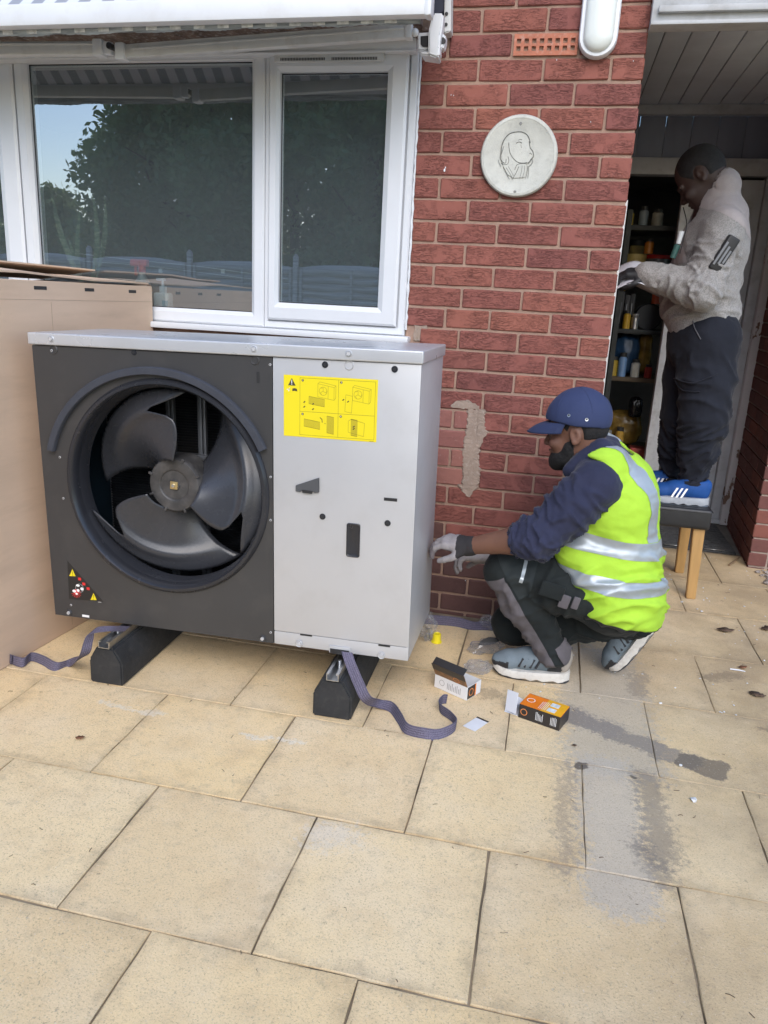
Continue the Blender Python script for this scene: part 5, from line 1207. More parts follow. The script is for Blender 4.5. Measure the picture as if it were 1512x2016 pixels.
for x, z in ((-.22, .03), (-.13, .0), (.18, .01)): mb.box((x, -.006, z - .02), (x + .016, .006, z), .003)
mb.build('clip', M_UPVCO, ln)

# ================================================================== garden behind the camera (seen in the glass)
M_FENCE = mat('weathered fence board', (.46, .44, .43), .9, var=.35, vs=3, scale=(.4, 1, 9), bs=.4, bscale=40)
FYG = -9.6
for i in range(9):
    x0 = -14.2 + i * 1.93
    fo = empty('garden_fence', (x0, FYG, -.07), label='weathered wavy lap fence across the garden, mirrored in the window', cat='fence', group='garden fence panels')
    for k in range(15):
        z = .06 + k * .116; mb = MB(); t = bmesh.new(); n = 12; A, B = [], []
        for q in range(n + 1):
            x = q / n * 1.83; wv = .012 * math.sin(q * 1.1 + k * 1.7); A.append(t.verts.new((x, .012, z + wv))); B.append(t.verts.new((x, -.006, z + .135 + wv * .4 + (.06 * math.sin(q / n * math.pi) if k == 14 else 0))))
        for q in range(n): t.faces.new((A[q], A[q + 1], B[q + 1], B[q]))
        mb._merge(t); o = mb.build('slat', M_FENCE, fo); s_ = o.modifiers.new('th', 'SOLIDIFY'); s_.thickness = .01
    for x in (.03, .9, 1.77):
        mb = MB(); mb.box((x, .012, .03), (x + .04, .04, 1.80)); mb.build('batten', M_FENCE, fo)
    mb = MB(); mb.box((-.09, -.04, -.002), (-.01, .04, 1.98), .006); mb.prism([(-.09, 1.98), (-.01, 1.98), (-.05, 2.03)], 'y', -.04, .04); tag(mb.build('fence_post', M_FENCE, None, (x0, FYG, -.07)), 'square fence post between garden fence panels, mirrored in the window', 'fence post', 'garden fence posts')
def mat_leaf(name, a, b_):
    m, t, b = nodes(name); v = coords(t, 'Object'); c = mixc(t, a, b_, ramp(t, noise(t, v, 1.6, 5), [(.35, 0), (.65, 1)])); t.links.new(c, b.inputs['Base Color']); b.inputs['Roughness'].default_value = .6; o_ = t.nodes['Material Output']; tl = nn(t, 'ShaderNodeBsdfTranslucent'); t.links.new(mixc(t, c, (.25, .32, .10), .35), tl.inputs['Color']); ms = nn(t, 'ShaderNodeMixShader'); ms.inputs[0].default_value = .5; t.links.new(b.outputs[0], ms.inputs[1]); t.links.new(tl.outputs[0], ms.inputs[2]); t.links.new(ms.outputs[0], o_.inputs['Surface']); return m
M_LF = [mat_leaf('evergreen leaf', (.13, .20, .10), (.22, .30, .15)), mat_leaf('olive leaf', (.16, .22, .11), (.26, .31, .16))]
M_BARK = mat('bark', (.09, .07, .055), .95, var=.3, vs=10, bs=.6, bscale=60)
def tree(x, y, h, r, seed, mi, label, n=12000, base=.6, airy=1.0, ncl=70):
    rr = random.Random(seed); o = empty('tree', (x, y, -.07), label=label, cat='tree', group=None)
    mb = MB(); pts = [(0, 0, 0), (rr.uniform(-.1, .1), rr.uniform(-.1, .1), h * .3), (rr.uniform(-.2, .2), rr.uniform(-.2, .2), h * .62), (rr.uniform(-.2, .2), 0, h * .9)]
    mb.tube(curve_pts(pts, 4), list(np.linspace(.14, .03, 13)), 9)
    for k in range(9):
        z = h * rr.uniform(.25, .8); a = rr.uniform(0, 6.28); l_ = r * rr.uniform(.5, .9); mb.tube([(0, 0, z), (math.cos(a) * l_ * .5, math.sin(a) * l_ * .5, z + .25), (math.cos(a) * l_, math.sin(a) * l_, z + .6)], [.05, .03, .01], 6)
    mb.build('trunk', M_BARK, o)
    cl = []
    for k in range(ncl):
        a = rr.uniform(0, 6.28); f = rr.random(); z = base + (h - base) * rr.random(); env = r * (math.sin(min(1, (z - base) / (h - base) * .9 + .2) * math.pi) ** .5)
        q = env * math.sqrt(f); cl.append((math.cos(a) * q, math.sin(a) * q, z, rr.uniform(.35, .75) * airy))
    n = int(n * 2.2); cl = np.array(cl); rg = np.random.default_rng(seed); ci = rg.integers(0, len(cl), n)
    d = rg.normal(size=(n, 3)); d /= np.linalg.norm(d, axis=1)[:, None]; p = cl[ci, :3] + d * (cl[ci, 3] * rg.random(n) ** .4)[:, None]
    s = rg.uniform(.05, .11, n)[:, None]; nr = rg.normal(size=(n, 3)) + [0, 0, .4]; nr /= np.linalg.norm(nr, axis=1)[:, None]
    ax = np.cross(nr, rg.normal(size=(n, 3))); ax /= np.linalg.norm(ax, axis=1)[:, None]; ay = np.cross(nr, ax)
    V = np.stack([p - ax * s, p + ay * s * .5, p + ax * s, p - ay * s * .5], 1).reshape(-1, 3)
    me = bpy.data.meshes.new('crown'); me.from_pydata(V.tolist(), [], np.arange(4 * n).reshape(-1, 4).tolist()); link('crown', me, M_LF[mi], o); return o
tree(-8.4, -12.2, 6.4, 1.7, 1, 0, 'tall dark evergreen behind the fence, mirrored beside the patch of sky', 17000, .2, 1.1, 110)
tree(-7.1, -11.9, 7.6, 2.0, 2, 0, 'tallest dark evergreen behind the fence, mirrored across the window middle', 19000, .2, 1.1, 110)
tree(-5.5, -12.3, 7.2, 2.0, 3, 1, 'olive green tree behind the fence, mirrored by the window mullion', 17000, .2, 1.1, 110)
tree(-3.9, -12.0, 7.0, 2.0, 5, 0, 'broad dark evergreen behind the fence, mirrored in the casement', 17000, .2, 1.1, 110)
tree(-11.4, -12.8, 2.9, 1.4, 4, 1, 'low olive bush beyond the fence, mirrored near the plant', 9000, .1, 1.0, 60)
tree(-2.2, -12.6, 6.5, 2.0, 6, 0, 'dark evergreen behind the fence beyond the casement reflection', 12000, .2, 1.1, 90)
tree(-15.5, -16.0, 4.2, 1.6, 7, 1, 'distant olive tree beyond the fence at the far end of the garden', 6000, .2, 1.0, 50)
# ================================================================== people: bodies and clothes as blended volumes
class SDF:
    def __init__(s, lo, hi, h):
        s.lo = np.array(lo, float); s.h = h; s.n = np.ceil((np.array(hi) - s.lo) / h).astype(int) + 1
        s.ax = [s.lo[i] + h * np.arange(s.n[i]) for i in range(3)]; s.D = np.full(s.n, .5, np.float32)
    def _blk(s, lo, hi):
        sl = []
        for i in range(3):
            a = int(max(0, math.floor((lo[i] - s.lo[i]) / s.h))); b = int(min(s.n[i], math.ceil((hi[i] - s.lo[i]) / s.h) + 1))
            if b <= a: return None, None
            sl.append(slice(a, b))
        g = np.meshgrid(*[s.ax[i][sl[i]] for i in range(3)], indexing='ij'); return tuple(sl), np.stack(g, -1)
    def _op(s, d, sl, k, mode):
        D = s.D[sl]
        if mode == 'add':
            if k > 0: h = np.clip(.5 + .5 * (D - d) / k, 0, 1); s.D[sl] = D * (1 - h) + d * h - k * h * (1 - h)
            else: s.D[sl] = np.minimum(D, d)
        else:
            if k > 0: h = np.clip(.5 - .5 * (D + d) / k, 0, 1); s.D[sl] = D * (1 - h) - d * h + k * h * (1 - h)
            else: s.D[sl] = np.maximum(D, -d)
    def cap(s, p0, p1, r0, r1=None, k=.03, mode='add', flat=None):
        """tapered capsule; flat = (axis, factor) widens it along an axis"""
        p0, p1 = np.array(p0, float), np.array(p1, float); r1 = r0 if r1 is None else r1; f = flat[1] if flat else 1
        m = max(r0, r1) * max(f, 1) + 2.5 * k + .01; sl, P = s._blk(np.minimum(p0, p1) - m, np.maximum(p0, p1) + m)
        if sl is None: return s
        Q = P - p0; ax = p1 - p0
        if flat:
            n = np.array(flat[0], float); n /= np.linalg.norm(n); Q = Q + (1 / f - 1) * (Q @ n)[..., None] * n; ax = ax + (1 / f - 1) * (ax @ n) * n
        L2 = max(ax @ ax, 1e-9); t = np.clip((Q @ ax) / L2, 0, 1)
        d = np.linalg.norm(Q - t[..., None] * ax, axis=-1) - (r0 + (r1 - r0) * t); s._op(d.astype(np.float32), sl, k, mode); return s
    def ell(s, c, r, rot=None, k=.02, mode='add'):
        c, r = np.array(c, float), np.array(r, float); m = r.max() + 2.5 * k + .01; sl, P = s._blk(c - m, c + m)
        if sl is None: return s
        Q = P - c
        if rot is not None: Q = Q @ np.array(rot)          # rows of rot^T = local axes
        k0 = np.linalg.norm(Q / r, axis=-1); k1 = np.linalg.norm(Q / (r * r), axis=-1) + 1e-9
        s._op((k0 * (k0 - 1) / k1).astype(np.float32), sl, k, mode); return s
    def half(s, p, n):
        """keep only the side the normal points away from"""
        n = np.array(n, float); n /= np.linalg.norm(n); g = np.meshgrid(*s.ax, indexing='ij')
        d = sum((g[i] - p[i]) * n[i] for i in range(3)); s.D = np.maximum(s.D, d.astype(np.float32)); return s
    def mesh(s, smooth=2):
        D = s.D; D = np.where(D == 0, 1e-6, D); neg = D < 0
        nx, ny, nz = D.shape; cn = np.zeros((nx - 1, ny - 1, nz - 1), np.int8)
        for dx in (0, 1):
            for dy in (0, 1):
                for dz in (0, 1): cn += neg[dx:nx - 1 + dx, dy:ny - 1 + dy, dz:nz - 1 + dz]
        act = (cn > 0) & (cn < 8); idx = np.full(act.shape, -1, np.int64); I = np.argwhere(act); idx[act] = np.arange(len(I))
        acc = np.zeros((len(I), 3)); cnt = np.zeros(len(I))
        cor = [(a, b, c) for a in (0, 1) for b in (0, 1) for c in (0, 1)]
        for a in cor:
            for e in range(3):
                if a[e]: continue
                b = list(a); b[e] = 1
                da = D[I[:, 0] + a[0], I[:, 1] + a[1], I[:, 2] + a[2]]; db = D[I[:, 0] + b[0], I[:, 1] + b[1], I[:, 2] + b[2]]
                m = (da < 0) != (db < 0); t = np.where(m, da / np.where(m, da - db, 1), 0)
                p = np.tile(np.array(a, float), (len(I), 1)); p[:, e] = t; acc[m] += p[m]; cnt[m] += 1
        V = s.lo + s.h * (I + acc / cnt[:, None]); F = []
        for e in range(3):
            o = [i for i in range(3) if i != e]; sl0 = [slice(1, -1)] * 3; sl0[e] = slice(0, -1); sl1 = list(sl0); sl1[e] = slice(1, None)
            n0 = neg[tuple(sl0)]; n1 = neg[tuple(sl1)]; E = np.argwhere(n0 != n1); fl = n0[n0 != n1]; E = E + np.array([0 if i == e else 1 for i in range(3)])
            def cell(da, db):
                q = E.copy(); q[:, o[0]] -= da; q[:, o[1]] -= db; return idx[q[:, 0], q[:, 1], q[:, 2]]
            Q = np.stack([cell(1, 1), cell(0, 1), cell(0, 0), cell(1, 0)], 1)
            flip = fl if e != 1 else ~fl
            Q[~flip] = Q[~flip][:, ::-1]; F.append(Q)
        F = np.concatenate(F); F = F[(F >= 0).all(1)]
        ed = np.concatenate([F[:, [0, 1]], F[:, [1, 2]], F[:, [2, 3]], F[:, [3, 0]]])
        for _ in range(smooth):
            S = np.zeros_like(V); c = np.zeros(len(V)); np.add.at(S, ed[:, 0], V[ed[:, 1]]); np.add.at(c, ed[:, 0], 1); V = V * .45 + .55 * S / np.maximum(c, 1)[:, None]
        return V, F
def vnormals(V, F):
    n = np.cross(V[F[:, 2]] - V[F[:, 0]], V[F[:, 3]] - V[F[:, 1]]); N = np.zeros_like(V)
    for i in range(4): np.add.at(N, F[:, i], n)
    return N / (np.linalg.norm(N, axis=1)[:, None] + 1e-12)
def fold(V, F, amp, freq, stretch=(1, 1, 1), seed=0, sharp=True, mask=None):
    """cloth creases: ridged noise pushed along the normals"""
    N = vnormals(V, F); S = np.array(stretch, float); off = Vector((seed * 3.3, seed * 5.1, seed * 1.9)); d = np.zeros(len(V))
    W_ = V * S * freq
    for i in range(len(V)):
        q = Vector(W_[i]) + off; a = mnoise.noise(q); a2 = mnoise.noise(q * 2.1 + off)
        d[i] = ((.5 - abs(a)) * 1.2 - .3 if sharp else a) + .35 * a2
    if mask is not None: d = d * mask(V)
    return V + N * (d * amp)[:, None]
def fold_limb(V, F, p0, p1, rad, amp, freq, seed, t0=-.1, t1=1.1, shear=.35):
    """creases running round a sleeve or trouser leg"""
    p0, p1 = np.array(p0), np.array(p1); ax = p1 - p0; Ln = np.linalg.norm(ax); ax = ax / Ln; N = vnormals(V, F); Q = V - p0; t = (Q @ ax) / Ln; q = Q - (t * Ln)[:, None] * ax; r = np.linalg.norm(q, axis=1)
    e1 = np.cross(ax, [0, 0, 1.]); e1 /= np.linalg.norm(e1); e2 = np.cross(ax, e1); c = (q @ e1) / (r + 1e-9); s = (q @ e2) / (r + 1e-9)
    w = np.clip((t - t0) / .12, 0, 1) * np.clip((t1 - t) / .12, 0, 1) * np.clip((rad - r) / .03, 0, 1); I = np.nonzero(w > 0)[0]; d = np.zeros(len(V))
    for i in I:
        v = Vector((t[i] * freq + shear * c[i] * freq * .35 + seed, c[i] * .9 + seed * .7, s[i] * .9)); a = mnoise.noise(v); b = mnoise.noise(v * 2.3 + Vector((9, 2, 5)))
        k = 1 - min(1, abs(a) * 2.6); d[i] = (k * k * 1.0 - .30 + .35 * b * .6) * w[i]
    return V + N * (d * amp)[:, None]
def to_obj(name, V, F, mt, parent, org, mats=None, fm=None):
    me = bpy.data.meshes.new(name); me.from_pydata((V - np.array(org)).tolist(), [], F.tolist())
    for q in (mats or [mt]): me.materials.append(q)
    if fm is not None: me.polygons.foreach_set('material_index', fm.astype(np.int32))
    me.polygons.foreach_set('use_smooth', [True] * len(me.polygons)); me.update(); return link(name, me, None, parent)
def cut_copy(src, name, planes, mt, parent, off=.0022):
    """copy of a mesh cut clean by planes (point, normal pointing away from what stays) and pushed out a little: bands and panels sewn on"""
    bm = bmesh.new(); bm.from_mesh(src.data)
    for p, n in planes:
        bmesh.ops.bisect_plane(bm, geom=bm.verts[:] + bm.edges[:] + bm.faces[:], plane_co=Vector(p), plane_no=Vector(n).normalized(), clear_outer=True)
    bm.normal_update()
    for v in bm.verts: v.co += v.normal * off
    me = bpy.data.meshes.new(name); bm.to_mesh(me); bm.free(); me.materials.clear(); me.materials.append(mt)
    me.polygons.foreach_set('use_smooth', [True] * len(me.polygons)); o = link(name, me, None, parent); return o
np3 = lambda v: np.array([v[0], v[1], v[2]], float)
def rotY(deg, yaw=0):
    """head frame: faces -x; deg > 0 nods down; yaw > 0 turns the face towards +y"""
    a, b = R_(deg), R_(yaw); Ry = np.array([[math.cos(a), 0, -math.sin(a)], [0, 1, 0], [math.sin(a), 0, math.cos(a)]])
    Ry = np.array([[math.cos(a), 0, math.sin(a)], [0, 1, 0], [-math.sin(a), 0, math.cos(a)]]).T
    Rz = np.array([[math.cos(b), -math.sin(b), 0], [math.sin(b), math.cos(b), 0], [0, 0, 1]]).T
    return Rz @ Ry
def head_prims(S, c, R, sc=1.0):
    T = lambda x, y, z: c + R @ (np.array([x, y, z]) * sc)
    e = lambda p, r, k=.012, m='add', rr=None: S.ell(T(*p), np.array(r) * sc, R if rr is None else rr, k * sc, m)
    e((.012, 0, .032), (.100, .077, .092)); e((.030, 0, .0), (.072, .068, .075), .02)
    e((-.036, 0, -.045), (.060, .058, .078), .02); e((-.030, 0, -.082), (.056, .050, .042), .02); e((-.074, 0, -.106), (.022, .024, .019), .02)
    S.cap(T(-.088, 0, .004), T(-.110, 0, -.034), .0085 * sc, .0130 * sc, .010 * sc)
    for s in (-1, 1):
        e((-.100, s * .013, -.038), (.012, .010, .009), .008); S.cap(T(-.092, s * .012, .016), T(-.080, s * .046, .012), .010 * sc, .009 * sc, .012 * sc)
        e((-.096, s * .031, -.006), (.016, .019, .011), .010, 'sub'); e((-.0765, s * .031, -.006), (.011, .0135, .010), .006)
        e((-.070, s * .044, -.036), (.022, .018, .018), .02)
        e((.014, s * .076, -.012), (.021, .011, .033), .006); e((.010, s * .090, -.010), (.011, .010, .020), .006, 'sub'); e((.008, s * .080, -.036), (.010, .008, .011), .006)
    e((-.097, 0, -.0645), (.010, .023, .0065), .006); e((-.094, 0, -.0775), (.010, .020, .0075), .006); e((-.104, 0, -.071), (.008, .026, .0016), .003, 'sub')
    return T
def beard_prims(S, T, R, sc, c):
    e = lambda p, r, k=.015, m='add': S.ell(T(*p), np.array(r) * sc, R, k * sc, m)
    e((-.038, 0, -.092), (.062, .063, .048)); e((-.076, 0, -.108), (.036, .038, .034)); e((-.022, 0, -.062), (.034, .072, .048)); e((-.004, 0, -.022), (.011, .0765, .034))
    e((-.095, 0, -.054), (.012, .026, .006), .008)
    e((-.092, 0, -.038), (.05, .040, .020), .012, 'sub'); e((-.108, 0, -.071), (.012, .018, .009), .004, 'sub'); e((-.078, 0, -.012), (.058, .10, .040), .014, 'sub')
def hand_prims(S, wrist, d, pn, sc=1.0, curl=.7, spread=1.0, side=1, k=.006, grow=1.0):
    """wrist point, d = direction of the fingers, pn = normal on the back of the hand; palm and five bent fingers"""
    w0, d, pn = np3(wrist), np3(d) / np.linalg.norm(np3(d)), np3(pn); pn = pn - d * (pn @ d); pn /= np.linalg.norm(pn); sx = np.cross(d, pn) * side
    P = lambda a, b, c: w0 + (d * a + sx * b + pn * c) * sc
    r = lambda q: q * sc * grow
    S.cap(P(.0, 0, 0), P(.04, 0, 0), r(.026), r(.027), k, flat=(sx, 1.25)); S.cap(P(.035, -.022, 0), P(.085, -.026, .002), r(.015), r(.0135), .012); S.cap(P(.035, .0, 0), P(.090, -.003, .004), r(.016), r(.014), .012); S.cap(P(.035, .018, 0), P(.086, .018, .003), r(.016), r(.0135), .012); S.cap(P(.03, .03, -.002), P(.076, .036, .0), r(.014), r(.012), .012)
    for b, L, ln in ((-.028, .088, .072), (-.005, .093, .080), (.017, .089, .074), (.037, .079, .058)):
        p = P(L, b, .003); a = 0; seg = (.45, .32, .26)
        for i, q in enumerate(seg):
            a += curl * (.7, .9, .6)[i]; dr = d * math.cos(a) - pn * math.sin(a); dr = dr + sx * (b * .9 * spread); p1 = p + dr / np.linalg.norm(dr) * ln * q * sc
            S.cap(p, p1, r(.0098 - .0008 * i), r(.0092 - .0009 * i), .003); p = p1
    p = P(.018, -.028, -.006); dr = d * .62 - sx * .62 - pn * .35; p1 = p + dr / np.linalg.norm(dr) * .042 * sc; S.cap(p, p1, r(.0145), r(.0115), .010)
    dr = d * .9 - sx * .15 - pn * .40; p2 = p1 + dr / np.linalg.norm(dr) * .030 * sc; S.cap(p1, p2, r(.0115), r(.010), .003); dr = d * .85 + sx * .2 - pn * .5; p3 = p2 + dr / np.linalg.norm(dr) * .024 * sc; S.cap(p2, p3, r(.0102), r(.0085), .003)

# ---------------------------------------------------------------- cloth and skin
def mat_cloth(name, col, rough=.9, weave=700, var=.12, sheen=.0, bs=.25, vs=6, mar=.4):
    m, t, b = nodes(name); v = coords(t, 'Object'); n1 = noise(t, v, vs, 5); n2 = noise(t, v, weave, 3, .6)
    c = mixc(t, tuple(x * (1 - var) for x in col), tuple(x * (1 + var) for x in col), ramp(t, n1, [(.3, 0), (.7, 1)])); c = mixc(t, c, tuple(x * .7 for x in col), math_(t, 'MULTIPLY', ramp(t, n2, [(.45, 0), (.65, 1)]), mar))
    t.links.new(c, b.inputs['Base Color']); b.inputs['Roughness'].default_value = rough; b.inputs['Specular IOR Level'].default_value = .25
    if sheen: b.inputs['Sheen Weight'].default_value = sheen; b.inputs['Sheen Roughness'].default_value = .4
    bump(t, b, math_(t, 'ADD', math_(t, 'MULTIPLY', n2, .5), math_(t, 'MULTIPLY', noise(t, v, 45, 4), 1.0)), bs, .004); return m
def mat_skin(name, col, deep):
    m, t, b = nodes(name); v = coords(t, 'Object'); c = mixc(t, col, deep, ramp(t, noise(t, v, 14, 5), [(.4, 0), (.7, .7)])); t.links.new(c, b.inputs['Base Color']); b.inputs['Roughness'].default_value = .58
    b.inputs['Subsurface Weight'].default_value = .12; b.inputs['Subsurface Radius'].default_value = (.012, .005, .003); b.inputs['Subsurface Scale'].default_value = .6; bump(t, b, noise(t, v, 300, 4), .12, .002); return m
M_SKIN = mat_skin('brown skin', (.165, .078, .050), (.115, .052, .036)); M_SKIN2 = mat_skin('dark skin', (.060, .036, .030), (.040, .026, .024))
M_NAVY = mat_cloth('navy sweatshirt', (.026, .029, .058), .92, 500, .14, .12); M_CAPC = mat_cloth('blue cap cloth', (.032, .044, .105), .85, 900, .08, .05, .15)
M_VEST = mat_cloth('fluorescent yellow polyester', (.385, .63, .05), .8, 900, .10, .0, .30); M_BAND = mat('reflective tape', (.36, .40, .43), .38, .35, var=.08, vs=12, bs=.12, bscale=500)
M_TROU = mat_cloth('black work cloth', (.016, .020, .021), .9, 600, .25, .05, .3); M_TROUG = mat_cloth('grey work cloth', (.115, .105, .115), .88, 600, .14, .05, .35)
M_GLOVE = mat_cloth('light grey glove', (.27, .25, .255), .85, 400, .12, 0, .4); M_GLOVEB = mat_cloth('black glove cuff', (.03, .028, .03), .85, 400, .2)
M_BEARD = mat('black beard', (.010, .009, .009), .85, var=.4, vs=60, bs=1.0, bscale=260)
M_FLEECE = mat_cloth('grey marl fleece', (.31, .30, .295), .95, 190, .12, .3, .8, 16, 1.3); M_YOKE = mat_cloth('taupe fleece', (.36, .325, .325), .95, 350, .08, .3, .3)
M_JOG = mat_cloth('dark navy jogging cloth', (.014, .016, .024), .92, 500, .2, .08, .3)
M_SHG = mat_cloth('blue grey shoe mesh', (.165, .205, .235), .7, 500, .1, 0, .4); M_SHD = mat('black shoe panel', (.02, .021, .025), .55, var=.2, vs=20, bs=.3, bscale=400); M_SOLEW = mat('off white midsole', (.62, .60, .56), .6, var=.08, vs=14, dirt=(.3, .26, .22), dirt_amt=.4); M_SOLED = mat('dark outsole', (.035, .036, .042), .7, var=.2, vs=20)
M_SHB = mat_cloth('bright blue shoe mesh', (.012, .065, .24), .65, 500, .12, 0, .4); M_SHT = mat('taupe heel panel', (.30, .27, .235), .7, var=.1, vs=20)

def shoe(parent, org, heel, toe, up, sc, mats, stripes=False, label=None):
    """shoe built along heel->toe with sole plates, toe cap, collar, panels and laces; origin-free world build"""
    h, tp = np3(heel), np3(toe); d = tp - h; L = np.linalg.norm(d); d /= L; u = np3(up); u = u - d * (u @ d); u /= np.linalg.norm(u); s = np.cross(u, d)
    P = lambda a, b, c: h + d * a * L + s * b * sc + u * c * sc
    root = empty('shoe'); root.parent = parent; 
    # soles: outline lofted upward
    def outline(gr, n=40):
        o = []
        for i in range(n):
            a = 2 * math.pi * i / n; f = .5 - .5 * math.cos(a); wv = (.036 + .013 * math.sin(f * math.pi * 1.0) + .010 * f - .055 * max(0, f - .80) ** 1.0) * gr
            if f > .88: wv *= math.sqrt(max(0, 1 - ((f - .88) / .125) ** 2) + .02)
            if f < .10: wv *= math.sqrt(max(0, 1 - ((.10 - f) / .105) ** 2) + .02)
            o.append((f, wv if a < math.pi else -wv))
        return o
    def loft(levels, mt, nm):
        t = bmesh.new(); rg = []
        for z, gr, zz in levels: rg.append([t.verts.new(Vector(P(f, b, z + zz(f)) - np.array(org))) for f, b in outline(gr)])
        n = len(rg[0])
        for A, B in zip(rg, rg[1:]):
            for i in range(n): t.faces.new((A[i], A[(i + 1) % n], B[(i + 1) % n], B[i]))
        t.faces.new(rg[0][::-1]); t.faces.new(rg[-1]); bmesh.ops.recalc_face_normals(t, faces=t.faces[:]); mb = MB(); mb._merge(t); return mb.build(nm, mt, root, ang=50)
    spring = lambda f: .016 * max(0, (f - .72) / .28) ** 2
    wav = lambda f: spring(f) + .004 * math.sin(f * 34) * (1 if f < .62 else .5)
    loft([(.0, .96, spring), (.010, 1.0, wav)], mats[3], 'outsole')
    loft([(.006, 1.0, wav), (.020, 1.04, lambda f: spring(f) + .006 * (1 - f)), (.030, .98, lambda f: spring(f) + .010 * (1 - f))], mats[2], 'midsole')
    S = SDF(np.minimum(h, tp) - .16, np.maximum(h, tp) + .16, .0045); q = lambda a, b, c: P(a, b, c)
    S.cap(q(.80, 0, .052), q(.93, 0, .046), .034 * sc, .026 * sc, .02, flat=(s, 1.35)); S.cap(q(.55, 0, .062), q(.80, 0, .050), .040 * sc, .036 * sc, .02, flat=(s, 1.2)); S.cap(q(.30, 0, .074), q(.58, 0, .066), .041 * sc, .040 * sc, .02, flat=(s, 1.0)); S.cap(q(.13, 0, .060), q(.32, 0, .070), .036 * sc, .040 * sc, .02); S.cap(q(.10, 0, .095), q(.34, 0, .096), .033 * sc, .034 * sc, .02)
    S.cap(q(.16, 0, .135), q(.27, 0, .135), .026 * sc, .028 * sc, .006, 'sub'); S.half(q(0, 0, .026), -u)
    V, F = S.mesh(2); C = V[F].mean(1); a = ((C - h) @ d) / L; c = ((C - h) @ u) / sc; b = ((C - h) @ s) / sc
    fm = np.zeros(len(F)); 
    fm[(a > .80) & (c < .062 - .05 * (a - .8))] = 1; fm[(a < .30) & (c < .085 - .10 * a)] = 1; fm[(a < .115)] = 2
    if stripes: fm[:] = 0; fm[a > .90] = 1
    up_o = to_obj('upper', V, F, None, root, org, [mats[0], mats[1], mats[4]], fm)
    mb = MB()                                       # laces
    O = Vector(org)
    for k in range(5):
        aa = .46 + k * .065; z = .108 - k * .0105
        mb.tube([Vector(P(aa, -.026, z - .016)) - O, Vector(P(aa + .02, -.008, z + .003)) - O, Vector(P(aa + .045, .012, z + .001)) - O, Vector(P(aa + .05, .026, z - .016)) - O], .0030, 7)
        mb.tube([Vector(P(aa, .026, z - .016)) - O, Vector(P(aa + .02, .008, z + .004)) - O, Vector(P(aa + .045, -.012, z + .001)) - O, Vector(P(aa + .05, -.026, z - .016)) - O], .0030, 7)
    mb.build('laces', M_SHD if not stripes else mats[0], root)
    if stripes:
        for sd_ in (-1, 1):
            for k in range(3):
                a0 = .36 + k * .075; pts = [P(a0 + .10, sd_ * .057, .036), P(a0 + .135, sd_ * .057, .036), P(a0 + .055, sd_ * .050, .082), P(a0 + .02, sd_ * .050, .082)]; mb = MB(); mb.poly([Vector(p) - O for p in pts]); mb.build('stripe', M_WHT, root)
    else:
        mb = MB()
        for sd_ in (-1, 1):
            for k in range(4):
                a0 = .40 + k * .072; p0_, p1_ = P(a0 + .05, sd_ * .047, .050), P(a0, sd_ * .041, .082); mb.tube([Vector(p0_) - O, Vector(p1_) - O], .0045, 7)
        mb.build('mesh_window', M_SHD, root)
    return root

